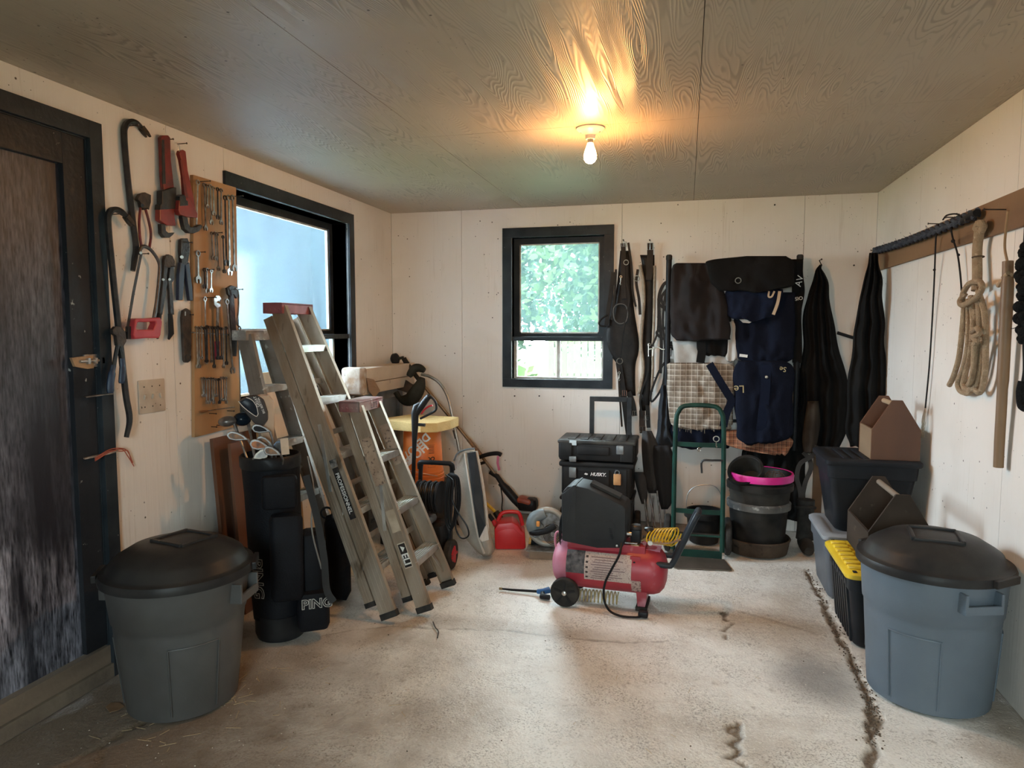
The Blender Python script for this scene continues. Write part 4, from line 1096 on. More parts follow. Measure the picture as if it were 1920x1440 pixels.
# tall one
tA, atA, LA, TA, LnA = stepladder('tall aluminium stepladder with pink red cap leaned against the hazy window', -1.425, 3.175, 3.655, (-2.125, 3.335, 3.605, 1.60), 5, .088, M_ALU, M_ALU2, M_PINKCAP)
pl = plate(tA, atA, LA, TA, .56, .84, .036, .0005, M_STICK)
def along(at, s, tt, t, off=.0052):
    return at(s, 0, tt, -off) - t.location
lettering('lettering', 'PROFESSIONNEL', M_WHITE, pl, along(atA, .70, 0, tA, .0066), atA(.5, 0) - atA(1.0, 0), TA, .030, .0002, bold=.0004)
pl2 = plate(tA, atA, LA, TA, .845, .885, .040, .0006, mat('torn logo sticker', (.30, .27, .24), .6, c2=(.03, .03, .03), scale=40))
# short one
tB, atB, LB_, TB, LnB = stepladder('short aluminium stepladder with torn stickers standing before the others', -1.285, 3.30, 3.70, (-1.715, 3.39, 3.635, 1.075), 3, .080, M_ALU, M_ALU2, mat('scuffed cap with red patch', (.46, .41, .37), .5, .3, c2=(.25, .07, .07), scale=6, c3=(.62, .60, .56), s3=22, t3=.62), cap=(.12, .055), gap=.29)
pl = plate(tB, atB, LB_, TB, .265, .40, .046, .0005, mat('beige backing', (.62, .52, .40), .6))
p2 = WMB().bar([atB(.27, 0, 0, -.0058), atB(.395, 0, 0, -.0058)], .040, .0006, (0, 1, 0)).part('sticker', M_STICK, tB, smooth=False)
lettering('lettering', 'ELI', M_WHITE, p2, along(atB, .312, 0, tB, .0072), atB(.2, 0) - atB(.8, 0), TB, .052, .0002, bold=.0014)
MB().poly([along(atB, .385, -.010, tB, .0072), along(atB, .372, .014, tB, .0072), along(atB, .352, -.004, tB, .0072)], Vector((0, -.0006, 0))).build('logo_wedge', M_WHITE, p2, smooth=False)
M_NOTICE = mat('brown notice sticker', (.34, .22, .15), .6, c2=(.50, .36, .26), scale=16, c3=(.10, .06, .05), s3=60, t3=.55)
plate(tB, atB, LB_, TB, .72, .98, .062, .0005, mat('worn notice sticker', (.42, .30, .21), .6, c2=(.28, .18, .12), scale=12, c3=(.13, .08, .06), s3=70, t3=.56))
plate(tB, atB, LB_, TB, .46, .58, .050, .0005, mat('torn paper label', (.52, .42, .31), .7, c2=(.38, .29, .2), scale=14))
WMB().bar([atB(.78, 1, 0, .0042), atB(1.02, 1, 0, .0042)], .056, .0008, (0, 1, 0)).part('sticker', M_NOTICE, tB, smooth=False)
for k in range(5):
    WMB().bar([atB(.80 + .045 * k, 1, -.02, .0036), atB(.80 + .045 * k + .03, 1, -.02, .0036)], .006, .0006, (0, 1, 0)).part('printed_line', M_STICK, tB, smooth=False)
cq = tB.location
lettering('lettering', 'LITE', M_STICK, tB, Vector((-1.715 + .0605, 3.50, 1.075)) - cq, (0, 1, 0), (0, 0, 1), .045, .0006)
# third one, splashed with paint, behind
tC, atC, LC, TC, LnC = stepladder('paint splashed old stepladder behind the golf bag', -1.90, 3.16, 3.59, (-2.262, 3.225, 3.435, 1.455), 4, .086, M_ALU3, mat('splashed step', (.52, .53, .50), .5, .5, c2=(.30, .27, .23), scale=12, c3=(.7, .7, .66), s3=30, t3=.62), mat('splashed cap', (.38, .36, .34), .55, c2=(.24, .2, .17), scale=12, c3=(.66, .65, .6), s3=26, t3=.6), cap=(.10, .05), back=False)

# ---- leaned sheets beside and under the window
M_BROWNPANEL = mat('red brown stained panel', (.16, .068, .035), .5, c2=(.105, .045, .025), scale=4, stretch=(1, 1, .1), bump=.1, bscale=30)
def sheet(name, label, y0, y1, x_foot, x_top, z1, th, m, z0=0.0, cat='board'):
    a = Vector((x_foot, y0, z0)); up = Vector((x_top - x_foot, 0, z1 - z0))
    nn = Vector((up.z, 0, -up.x)).normalized()
    return tag(MB().poly([a, a + Vector((0, y1 - y0, 0)), a + Vector((0, y1 - y0, 0)) + up, a + up], nn * th).build(name, m, None, smooth=False, loc=Vector((x_foot, (y0 + y1) / 2, z0)), bevel=.002), label, cat)
sheet('leaned_panel', 'red brown cupboard panel leaned on the wall behind the golf bag', 3.04, 3.60, -2.285, -2.352, .93, .02, M_BROWNPANEL)
for y in (3.10, 3.36):
    pass
sheet('leaned_panel', 'narrow red brown panel in front of the wider one', 3.09, 3.22, -2.225, -2.285, .90, .018, mat('red brown panel', (.20, .085, .045), .5, c2=(.13, .055, .03), scale=5, stretch=(1, 1, .1)))
sheet('pine_offcut', 'pale pine board with a dark knot leaned below the window', 3.36, 3.74, -2.250, -2.318, 1.245, .022, mat('pale knotty pine', (.58, .34, .16), .6, c2=(.42, .22, .085), scale=4, stretch=(1, 2, .2), c3=(.14, .06, .025), s3=5, t3=.72, soft=.03))

# ---- golf bag
pg = FL(527, 1188); cg, rgt = frame_at(pg)
M_BAG = mat('black golf bag nylon', (.0049, .0053, .0067), .62, c2=(.0081, .0089, .0120), scale=6, bump=.25, bscale=160)
M_BAG2 = mat('black vinyl trim', (.0115, .0115, .0130), .42, c2=(.0216, .0216, .0216), scale=12)
tg = thing('golf_bag', 'black golf bag with white outline lettering holding clubs', 'golf bag', (pg.x, pg.y, 0))
top = YP(507, 862, 2.98) - Vector((pg.x, pg.y, 0)); top.z = .875
up = top.normalized()
ax = [Vector((0, 0, .0)), Vector((0, 0, .03)), up * .10, up * .35, up * .6, top * .97, top]
MB().tube([Vector((0, 0, .002)), Vector((0, 0, .03)), Vector((0, 0, .12)) + up * .0], [.108, .118, .118], 28).build('base_cup', M_BAG2, tg)
MB().tube([up * .10, up * .2, up * .45, up * .7, top * .95], [.121, .124, .128, .130, .136], 28).build('body', M_BAG, tg)
cu = MB(); n = 28
rim = []
for rr, f in ((.140, .94), (.144, .95), (.144, 1.0), (.136, 1.01), (.128, .99), (.125, .90)):
    rim.append([top * f + (rgt * math.cos(2 * math.pi * k / n) + cg * math.sin(2 * math.pi * k / n)) * rr for k in range(n)])
cu.add([q for g in rim for q in g], [(i * n + k, i * n + (k + 1) % n, (i + 1) * n + (k + 1) % n, (i + 1) * n + k) for i in range(len(rim) - 1) for k in range(n)])
cu.build('top_cuff', M_BAG2, tg)
Rz = Matrix.Rotation(rotz_to(cg), 3, 'Z')
def pocket(nm, cen, d, m, rr=.03, tilt=0.0):
    return MB().rbox(cen, d, rr, Matrix.Rotation(tilt, 3, rgt) @ Rz, 5).build(nm, m, tg)
pocket('front_pocket', cg * .125 + rgt * .035 + Vector((0, 0, .42)), (.085, .15, .42), M_BAG)
pocket('side_pocket', rgt * .150 + cg * .05 + Vector((0, 0, .30)), (.15, .12, .44), M_BAG, .04)
pocket('ball_pocket', rgt * .150 + cg * .10 + Vector((0, 0, .145)), (.12, .15, .20), M_BAG, .035)
pocket('upper_pocket', cg * .135 + rgt * .01 + Vector((0, 0, .735)) + up * .0, (.05, .16, .16), M_BAG, .02)
MB().bar(curve_pts([cg * .11 + rgt * .13 + Vector((0, 0, .80)) + up * .0, cg * .14 + rgt * .17 + Vector((0, 0, .62)), cg * .17 + rgt * .20 + Vector((0, 0, .42)), cg * .17 + rgt * .21 + Vector((0, 0, .26)), cg * .19 + rgt * .24 + Vector((0, 0, .20))], 6), .032, .006, cg).build('strap', mat('webbing strap', (.03, .03, .03), .7), tg, smooth=False)
MB().tube(curve_pts([rgt * .142 + cg * .05 + Vector((0, 0, .88)), rgt * .165 + cg * .08 + Vector((0, 0, .72)), rgt * .150 + cg * .13 + Vector((0, 0, .55)), rgt * .19 + cg * .14 + Vector((0, 0, .35))], 6), .004, 6).build('cord', mat('grey cord', (.20, .19, .17), .7), tg)
M_OUT = mat('pale outline print', (.42, .40, .36), .6)
nl = (cg * .72 - rgt * .69).normalized(); tang = Vector((-nl.y, nl.x, 0))
def outline_text(body, org, right, upv, size, par):
    """letters drawn as outlines: the letter and a dark core inside it"""
    a = lettering('lettering', body, M_OUT, par, org, right, upv, size, .0006, bold=.0030)
    nn = Vector(right).normalized().cross(Vector(upv).normalized())
    lettering('lettering_core', body, M_BAG, a, Vector(org) + nn * .0008, right, upv, size, .0006, bold=-.0004)
outline_text('PING', nl * .1275 + up * (.31 / up.z), -up, tang, .085, tg)
nl2 = (cg * .86 + rgt * .5).normalized(); t2 = Vector((-nl2.y, nl2.x, 0))
outline_text('PING', cg * .1608 + rgt * .165 + Vector((0, 0, .19)), rgt, Vector((0, 0, 1)), .062, tg)
# soft black holdall slumped between golf bag and old ladder
hb = thing('holdall', 'slumped soft black bag behind the golf bag pocket', 'bag', FL(622, 1120) + Vector((.055, -.02, 0)))
pl_ = [Vector((0, 0, .0)), Vector((0, .02, .04)), Vector((-.01, .03, .18)), Vector((-.035, .04, .32)), Vector((-.06, .04, .42)), Vector((-.075, .04, .46))]
MB().tube(pl_, [.04, .058, .062, .055, .04, .015], 18).build('body', M_BAG, hb)
MB().torus((-.08, .03, .475), .03, .006, (.4, -.9, 0), a0=0, a1=360).build('carry_loop', M_BAG2, hb)

# ---- clubs
M_STEELC = mat('brushed club steel', (.42, .41, .40), .34, .9, c2=(.26, .25, .24), scale=30)
M_CAVITY = mat('dark club cavity', (.11, .085, .07), .5, .5, c2=(.28, .14, .07), scale=40)
mouth = Vector((pg.x, pg.y, 0)) + top
def gpt(u, v, d=0.0):
    """point seen at u, v in the upright plane through the bag mouth, d towards the door side"""
    y = mouth.y - d
    return YP(u, v, y)
def club(label, kind, u, v, w, h, d, m, tilt=0.0, flip=1, cavity=M_CAVITY, foot=(0, 0)):
    P = gpt(u, v, d)
    t = thing('golf_club', label, 'golf club', P, group='clubs in the golf bag')
    R, U = rgt, Vector((0, 0, 1))
    Rr = R * math.cos(tilt) + U * math.sin(tilt); Ur = U * math.cos(tilt) - R * math.sin(tilt)
    if kind == 'iron':
        ol = [(-.50, -.05), (-.47, .28), (-.30, .48), (-.05, .46), (.28, .22), (.50, -.08), (.52, -.22), (.30, -.30), (-.02, -.46), (-.34, -.40)]
        hd = MB().poly([Rr * (x * w * flip) + Ur * (y * h) for x, y in ol], cg * .014).build('head', m, t, smooth=False, bevel=.003)
        MB().poly([Rr * (x * w * .72 * flip - .04 * w * flip) + Ur * (y * h * .66) + cg * .0138 for x, y in ol], cg * .0025).build('cavity', cavity, hd, smooth=False)
        hs = Rr * (w * .50 * flip) + Ur * (-h * .14)
        end = mouth - P + rgt * foot[0] + cg * foot[1] - up * .10
        MB().tube([hs, hs * .8 + end * .2 + Rr * (.012 * flip), end], [.0065, .0055, .0048], 8).build('shaft', M_CHROME2, t)
    else:
        R3 = Matrix((Rr, cg, Ur)).transposed()
        MB().ball((0, 0, 0), 1.0, (w / 2, w / 2 * .85, h / 2), 12, R3).build('head', m, t)
        MB().box(cg * (w * .30) + Ur * (-.1 * h), (.004, w * .7, h * .5), Rz).build('face', cavity, t, smooth=False) if cavity else None
        hs = Rr * (w * .36 * flip) + Ur * (-h * .3)
        end = mouth - P + rgt * foot[0] + cg * foot[1] - up * .10
        MB().tube([hs, hs * .75 + end * .25, end], [.009, .006, .0048], 8).build('shaft', M_CHROME2, t)
    return t
club('grey fairway wood with scribbled crown standing lowest beside the pine board', 'wood', 426, 790, .085, .052, .03, mat('pewter wood head', (.26, .24, .22), .32, .6, c2=(.16, .14, .13), scale=20), .1, 1, None, (-.08, .02))
club('dark blue black driver with a bare glossy crown', 'wood', 454, 786, .085, .068, -.05, mat('midnight crown', (.010, .018, .028), .22), -.1, 1, None, (-.06, -.05))
club('iron with a thin bright rim beneath the head cover', 'iron', 489, 804, .085, .044, .02, M_STEELC, -.15, 1, M_BLACKGRIP, (0, -.02))
club('broad iron with copper coloured back sticking out over the bag edge', 'iron', 445, 818, .098, .045, .08, M_STEELC, -.2, 1, M_CAVITY, (-.06, .05))
club('iron with an orange badge on its back', 'iron', 486, 834, .088, .052, .10, M_STEELC, -.2, 1, mat('orange badge', (.55, .18, .05), .4, .3, c2=(.12, .06, .04), scale=30), (0, .06))
club('second iron tucked behind the orange badged one', 'iron', 496, 828, .08, .046, .05, M_STEELC, -.35, 1, M_CAVITY, (.02, .03))
club('small rounded wedge lying over the bag cuff', 'iron', 510, 846, .078, .045, .13, M_STEELC, -.25, 1, M_CAVITY, (.04, .08))
club('pale wedge showing its scored face at the cuff', 'iron', 489, 852, .07, .05, .12, mat('pale wedge face', (.50, .46, .40), .4, .7), .2, -1, M_STEELC, (-.02, .07))
club('wedge with a blue sheen carrying a price tag', 'iron', 524, 838, .06, .060, .06, mat('blue sheen steel', (.22, .30, .42), .2, .9), -.6, 1, M_DSTEEL, (.06, .03))
P = gpt(534, 837, .10)
tag(MB().box((0, 0, 0), (.0015, .036, .078), Rz @ Matrix.Rotation(.06, 3, 'X')).build('price_tag', mat('manila tag', (.62, .47, .34), .7, c2=(.55, .41, .29), scale=20, c3=(.30, .18, .13), s3=50, t3=.62), None, smooth=False, loc=None), 'beige paper price tag hanging from a wedge', 'tag').location = P
# head cover, grey and cream with lettering
P = gpt(484, 792, -.03)
tc_ = thing('head_cover', 'rounded black and cream driver head cover with pale lettering', 'head cover', P)
M_HC1 = mat('charcoal cover vinyl', (.045, .042, .042), .42, c2=(.07, .06, .055), scale=8)
M_HC2 = mat('cream cover vinyl', (.52, .38, .26), .5, c2=(.44, .31, .21), scale=8)
M_HC3 = mat('navy cover vinyl', (.012, .016, .024), .3)
def shell(nm, pts, d0, d1, m, bev=.012, par=tc_):
    return MB().poly([rgt * x + Vector((0, 0, z)) + cg * d0 for x, z in pts], cg * (d1 - d0)).build(nm, m, par, bevel=bev)
k = .00246 * 1.02
def q(u, v): return ((u - 484) * k, (792 - v) * k)
shell('back_half', [q(*a) for a in ((468, 742), (490, 737), (506, 739), (514, 752), (515, 790), (512, 830), (507, 852), (495, 852), (485, 800), (470, 760))], -.04, .030, M_HC2)
shell('front_half', [q(*a) for a in ((450, 748), (465, 739), (484, 737), (496, 745), (503, 770), (503, 786), (493, 800), (484, 800), (470, 782), (456, 762))], -.03, .046, M_HC1)
shell('crown_panel', [q(*a) for a in ((452, 750), (464, 742), (476, 748), (484, 765), (485, 772), (480, 776), (466, 764))], .02, .051, M_HC3, .006)
for ln in ([(450, 747), (460, 760), (480, 777), (485, 773)], [(464, 740), (474, 745), (482, 757), (485, 773)]):
    MB().tube(curve_pts([rgt * q(*a)[0] + Vector((0, 0, q(*a)[1])) + cg * .051 for a in ln], 4), .0016, 5).build('piping', M_WHITE, tc_)
for body, (u, v), a in (('GREAT', (483, 749), 1.25), ('BIG BERTHA', (491, 757), 1.25)):
    rr = (rgt * math.cos(a) - Vector((0, 0, 1)) * math.sin(a)); x, z = q(u, v)
    lettering('lettering', body, M_WHITE, tc_, rgt * x + Vector((0, 0, z)) + cg * .0475, -rr, Vector((0, 0, 1)) * math.cos(a) * -1 - rgt * math.sin(a), .018 if body == 'GREAT' else .015, .0006)
MB().tube([Vector((0, 0, -.10)) + rgt * .05, mouth - P - up * .1], [.012, .006], 10).build('cover_neck', M_HC1, tc_)
# ================================================================ cloth helper
def cloth(name, m, rows, plane, thick, parent=None, folds=3.0, amp=.012, nu=16, nv=5, seed=0, edge=.6, loc=None, lump=.5, rag=0.0, sag=0.0):
    """hanging cloth: rows of (v, left, right) pixels on an upright plane, a rounded front of real thickness and a flat back"""
    rs = curve_pts([Vector((a, b, c)) for a, b, c in rows], nv)
    mb = WMB(); F = []; Bk = []
    for i, rw in enumerate(rs):
        rw = Vector((rw.x, rw.y + rag * mnoise.noise(Vector((i * .13, seed, 1))), rw.z + rag * mnoise.noise(Vector((i * .13, seed, 7)))))
        fv = i / (len(rs) - 1)
        fr, bk = [], []
        for k in range(nu + 1):
            f = k / nu
            u = rw.y + (rw.z - rw.y) * f
            e = (4 * f * (1 - f)) ** edge
            ev = min(1, i / 2 + .25, (len(rs) - 1 - i) / 2 + .25)
            vv = rw.x + sag * fv * (mnoise.noise(Vector((f * 2.5, seed * 3 + 5, 0))) + .35 * mnoise.noise(Vector((f * 7, seed, 3))))
            w0 = plane(u, vv, .003)
            n = mnoise.noise(Vector((w0.x * 9 + seed, w0.y * 9, w0.z * 5))) * lump + .5 * lump * mnoise.noise(Vector((w0.x * 22, seed, w0.z * 14)))
            fd = math.sin(folds * math.pi * 2 * f + seed + 1.3 * n)
            o = thick * (.25 + .75 * e) * ev + amp * (fd * .6 + n) * e
            fr.append(plane(u, vv, max(.007, o))); bk.append(w0)
        F.append(fr); Bk.append(bk)
    R, K = len(F), nu + 1
    vs = [p for r in F for p in r] + [p for r in Bk for p in r]
    o2 = R * K; fs = []
    for i in range(R - 1):
        for k in range(nu):
            a = i * K + k
            fs.append((a, a + 1, a + K + 1, a + K)); fs.append((o2 + a, o2 + a + K, o2 + a + K + 1, o2 + a + 1))
        fs.append((i * K, (i + 1) * K, o2 + (i + 1) * K, o2 + i * K)); j = i * K + nu
        fs.append((j, o2 + j, o2 + j + K, j + K))
    for k in range(nu):
        fs.append((k, o2 + k, o2 + k + 1, k + 1)); j = (R - 1) * K + k
        fs.append((j, j + 1, o2 + j + 1, o2 + j))
    mb.add(vs, fs)
    if parent is not None: return mb.part(name, m, parent, auto=75)
    return mb.build(name, m, None, loc=loc if loc is not None else plane(rows[0][1], rows[0][0], 0), auto=75)
def at_y(y): return lambda u, v, o=0.0: YP(u, v, y - o)

# ================================================================ lumber, foam, bucket, trimmers in the corner
lum = thing('painted_beam', 'cream painted boxed beam with a broken paper wrapped end on the wall sheets', 'beam', (-2.24, 4.4, 1.03))
M_CREAMWOOD = mat('flaking cream paint', (.62, .49, .37), .6, c2=(.54, .41, .30), scale=6, c3=(.22, .14, .09), s3=18, t3=.70)
MB().bb(-.085, .075, .06, .96, .085, .185).build('beam', M_CREAMWOOD, lum, smooth=False, bevel=.004)
MB().bb(-.085, .068, .02, .96, .0, .080).build('beam', M_CREAMWOOD, lum, smooth=False, bevel=.004)
e = MB(); e.rbox((0, .03, .10), (.155, .10, .19), .02); e.build('broken_end', mat('torn paper and fibre', (.34, .22, .14), .9, c2=(.56, .50, .44), scale=13, c3=(.14, .08, .05), s3=20, t3=.64, bump=.8, bscale=30), lum)
e = MB().poly([(.080, .05, .12), (.082, .16, .10), (.110, .20, .02), (.095, .14, -.03), (.085, .07, .03)], (.004, 0, .002)); e.build('paper_flap', mat('brown paper', (.26, .16, .10), .9), lum, smooth=False)
# upright sheets carrying the beam: a glazed sash and dark boards
sa = thing('old_sash', 'old glazed sash leaned upright in the corner under the beam', 'sash', (-2.25, 4.85, 0))
MB().bb(-.02, .02, -.28, .40, .0, .06).bb(-.02, .02, -.28, .40, .96, 1.028).bb(-.02, .02, -.28, -.22, .06, .96).bb(-.02, .02, .34, .40, .06, .96).build('sash_frame', mat('grey sash paint', (.20, .22, .23), .6, c2=(.12, .12, .12), scale=8), sa, smooth=False)
MB().bb(-.004, .0, -.225, .345, .055, .965).build('pane', mat('grimy dark pane', (.12, .15, .17), .15, c2=(.08, .09, .10), scale=5), sa, smooth=False)
sheet('dark_board', 'dark upright board carrying the front of the cream beam', 4.38, 4.53, -2.215, -2.24, 1.027, .02, mat('dark weathered board', (.10, .075, .055), .8, c2=(.06, .045, .035), scale=5, stretch=(1, 1, .15)))
M_FOAM = mat('yellow foam', (.72, .52, .22), .9, c2=(.62, .43, .17), scale=8, bump=.5, bscale=120)
foam = MB()
z0, z1 = .803, .868
pb = [(-2.08, 4.42), (-1.70, 4.30), (-1.60, 4.34), (-1.56, 4.50), (-1.56, 4.68), (-1.95, 4.74)]
foam.poly([(x, y, z0) for x, y in pb], (0, 0, z1 - z0))
tag(foam.build('foam_block', M_FOAM, None, smooth=False, loc=Vector((-1.8, 4.5, z0)), bevel=.006), 'thick yellow foam slab on the upturned orange bucket', 'foam')
# orange bucket upside down on a black crate
cr_ = thing('plastic_crate', 'black plastic crate hidden under the orange bucket', 'crate', (-1.83, 4.53, 0))
k = MB()
k.bb(-.20, .20, -.15, .15, 0, .02)
for s in (-1, 1): k.bb(-.20, .20, s * .15 - .01, s * .15 + .01, 0, .415); k.bb(s * .20 - .01, s * .20 + .01, -.15, .15, 0, .415)
k.bb(-.21, .21, -.16, .16, .415, .428)
k.build('shell', M_LID, cr_, smooth=False, bevel=.003)
ob_ = thing('paint_bucket', 'orange bucket standing upside down with white and black print', 'bucket', (-1.775, 4.52, .43))
M_ORANGE = mat('orange bucket plastic', (.78, .20, .03), .4, c2=(.66, .16, .025), scale=5)
MB().lathe([(.150, 0), (.152, .004), (.152, .035), (.147, .037), (.150, .045), (.150, .060), (.144, .062), (.147, .072), (.147, .082), (.142, .084), (.128, .365), (.122, .372)], 48).build('body', M_ORANGE, ob_)
ro = lambda z: .142 + (.128 - .142) * (z - .084) / (.365 - .084)
cam_a = math.atan2(-4.52, 1.775)
def wrap(z_mid, a_mid, rot, off):
    ca, sa_ = math.cos(rot), math.sin(rot)
    def w(p):
        x, y = p.x * ca - p.y * sa_, p.x * sa_ + p.y * ca
        z = z_mid + y; r = ro(z) + off + p.z; a = a_mid + x / .135
        return Vector((r * math.cos(a), r * math.sin(a), z))
    return w
for body, z, a in (('THE', .10, -.62), ('HOME', .145, -.40), ('DEPOT', .205, -.36)):
    lettering('lettering', body, mat('white bucket print', (.85, .80, .74), .5), ob_, (0, 0, 0), (1, 0, 0), (0, 0, 1), .075 if body != 'THE' else .035, .0004, bold=.0025, warp=wrap(z + .06, cam_a + a, math.pi + .95 - .25, .0012))
M_BPRINT = mat('black bucket print', (.06, .025, .01), .6)
def patch(z0, z1, a0, a1, m, nm, par, off=.001, n=6):
    mb = MB(); vs = []
    for z in (z0, z1):
        for k in range(n + 1):
            a = cam_a + a0 + (a1 - a0) * k / n; r = ro(z) + off
            vs.append((r * math.cos(a), r * math.sin(a), z))
    mb.add(vs, [(k, k + 1, n + 2 + k, n + 1 + k) for k in range(n)])
    return mb.build(nm, m, par)
for k in range(6): patch(.262 - k * .010, .266 - k * .010, .30, .62, M_BPRINT, 'printed_line', ob_)
patch(.272, .2735, .26, .66, M_BPRINT, 'printed_line', ob_); patch(.118, .1195, .26, .66, M_BPRINT, 'printed_line', ob_)
for a in (.26, .655): patch(.118, .273, a, a + .006, M_BPRINT, 'printed_line', ob_)
lettering('printed_figure', '&', M_BPRINT, ob_, (0, 0, 0), (1, 0, 0), (0, 0, 1), .085, .0004, warp=wrap(.165, cam_a + .46, math.pi, .001))
MB().tube(curve_pts([(.150 * math.cos(cam_a - 1.3), .150 * math.sin(cam_a - 1.3), .07), (.157 * math.cos(cam_a - .6), .157 * math.sin(cam_a - .6), .10), (.157 * math.cos(cam_a), .157 * math.sin(cam_a), .085), (.157 * math.cos(cam_a + .7), .157 * math.sin(cam_a + .7), .055)], 6), .002, 6).build('wire_handle', M_GALV, ob_)

# ---- pressure washer
M_BLK = mat('black moulded plastic', (.0107, .0114, .0129), .42, c2=(.0213, .0213, .0228), scale=8, c3=(.0683, .0644, .0607), s3=50, t3=.75)
M_HOSE = mat('black rubber hose', (.012, .012, .013), .38)
M_REDPL = mat('red plastic', (.48, .025, .035), .35)
pw = thing('pressure_washer', 'black pressure washer with hose reel and red hubbed wheels behind the short ladder', 'pressure washer', (-1.53, 4.08, 0))
for s in (-1, 1):
    wl = MB().lathe([(.055, -.022), (.085, -.022), (.092, -.014), (.092, .014), (.085, .022), (.055, .022)], 28, (s * .13 + .0, -.06, .0925), Matrix.Rotation(math.pi / 2, 3, 'Y')).build('wheel', M_RUBBER, pw)
    hm = MB().lathe([(.012, .018), (.055, .012), (.055, .02), (.014, .028)], 20, (s * .13, -.06, .0925), Matrix.Rotation(math.pi / 2 * s, 3, 'Y'))
    for k in range(5):
        a = k * 2 * math.pi / 5; hm.box((s * .155, -.06 + .034 * math.cos(a), .0925 + .034 * math.sin(a)), (.010, .012, .04), Matrix.Rotation(-a + math.pi / 2, 3, 'X'))
    hm.build('hub', M_REDPL, wl)
    MB().tube(curve_pts([(s * .105, -.03, .06), (s * .105, .02, .35), (s * .105, .05, .60), (s * .095, .05, .635)], 4), .014, 8).build('upright', M_BLK, pw)
MB().rbox((0, .0, .17), (.20, .20, .22), .03).build('motor_housing', M_BLK, pw)
MB().rbox((0, -.10, .12), (.15, .05, .10), .02).build('front_cover', M_REDPL, pw)
MB().cyl((-.13, -.06, .0925), (.13, -.06, .0925), .010).build('axle', M_DSTEEL, pw)
MB().tube(curve_pts([(-.112, .05, .60), (-.105, .04, .640), (-.05, .035, .645), (.06, .035, .645), (.105, .04, .640), (.112, .05, .60)], 4), .015, 10).build('handle', M_BLK, pw)
rl = MB()
for k in range(11):
    rl.torus((-.065 + k * .0125, -.06, .45), .082 + .006 * ((k * 7) % 3), .0065, (1, .06 * ((k % 3) - 1), .04), 26, 6)
rl.build('hose_coil', M_HOSE, pw)
MB().lathe([(.03, -.075), (.10, -.075), (.10, -.068), (.045, -.066), (.045, .066), (.10, .068), (.10, .075), (.03, .075)], 24, (-.003, -.06, .45), Matrix.Rotation(math.pi / 2, 3, 'Y')).build('reel', M_BLK, pw)
cd = MB()
for k in range(7):
    w = .035 + .006 * (k % 3); x = .125 + .004 * k
    cd.tube(curve_pts([(x, -.05, .60), (x + w, -.07, .57), (x + w + .01, -.08, .42), (x + w * .4, -.08, .24 + .012 * k), (x - w * .5, -.08, .30), (x - w * .6, -.07, .48), (x - .01, -.055, .585), (x, -.05, .60)], 6), .0045, 6)
cd.build('power_cord', M_HOSE, pw)
MB().tube(curve_pts([(.12, -.10, .60), (.17, -.11, .56), (.16, -.11, .46), (.20, -.12, .38), (.26, -.13, .30), (.27, -.13, .24), (.22, -.12, .22), (.185, -.12, .28), (.19, -.11, .36)], 7), .0048, 6).build('cord_loop', M_HOSE, pw)
MB().rbox((-.03, -.06, .31), (.12, .10, .05), .02).build('gauge_cover', mat('clear scuffed cover', (.20, .22, .23), .25), pw)
# spray gun standing up in its holster
gun = thing('spray_gun', 'black pressure washer gun with red trigger standing upright before the foam', 'spray gun', YP(771, 880, 4.06))
def gp(u, v, d=0): return YP(u, v, 4.06 - d) - gun.location
MB().tube([gp(775, 905), gp(776, 860), gp(777, 830), gp(778, 800), gp(778, 775), gp(781, 762), gp(788, 757)], [.012, .013, .015, .021, .024, .022, .012], 14).build('barrel', M_BLK, gun)
MB().tube(curve_pts([gp(780, 775), gp(790, 762), gp(800, 748), gp(806, 742)], 4), [.022, .021, .021, .021, .021, .02, .02, .019, .019, .018, .018, .018, .012], 12).build('grip', M_BLK, gun)
MB().tube(curve_pts([gp(804, 741), gp(814, 750), gp(818, 760), gp(816, 770), gp(802, 778), gp(788, 785)], 5), .0075, 8).build('trigger_guard', M_BLK, gun)
MB().tube(curve_pts([gp(790, 776), gp(796, 768), gp(804, 762), gp(811, 760)], 4), .006, 8).build('trigger', M_REDPL, gun)
MB().cyl(gp(785, 796), gp(797, 797), .010, n=10).build('inlet', M_IRON, gun)

# ---- canvas grass catcher with a black back panel
gc = thing('grass_catcher', 'grey canvas grass catcher bag with black panel leaned beside the red fuel can', 'bag', FL(912, 1042))
M_CANVAS = mat('dusty grey canvas', (.42, .37, .31), .9, c2=(.32, .28, .23), scale=5, c3=(.62, .60, .57), s3=9, t3=.64, bump=.4, bscale=150)
def gplane(u, v, o=0.0):
    f = max(0, min(1, (1045 - v) / 200))
    return YP(u, v, 4.31 + .20 * f - o)
cloth('canvas', M_CANVAS, [(843, 872, 890), (858, 856, 897), (900, 848, 905), (950, 850, 913), (1000, 868, 920), (1030, 890, 927), (1043, 906, 918)], gplane, .10, gc, 1.0, .02, 14, 6, 2.0)
def gq(u, v, o): return gplane(u, v, o) - gc.location
MB().poly([gq(876, 850, .105), (gq(890, 847, .105)), gq(903, 930, .118), gq(908, 985, .115), gq(897, 1008, .115), gq(886, 940, .125)], Vector((.02, -.04, .01))).build('back_panel', mat('black plastic panel', (.0186, .0205, .0236), .4, c2=(.0372, .0372, .0384), scale=6), gc, smooth=False, bevel=.003)
MB().tube(curve_pts([gq(851, 864, .10), gq(858, 850, .11), gq(874, 843, .12), gq(890, 841, .115)], 5), .007, 8).build('rim_wire', mat('grey rim', (.20, .21, .22), .4, .6), gc)
MB().tube(curve_pts([gq(872, 850, .115), gq(876, 880, .125), gq(884, 930, .14), gq(895, 1000, .135), gq(908, 1038, .09)], 5), .008, 8).build('piping', mat('pale canvas binding', (.52, .47, .41), .9), gc)
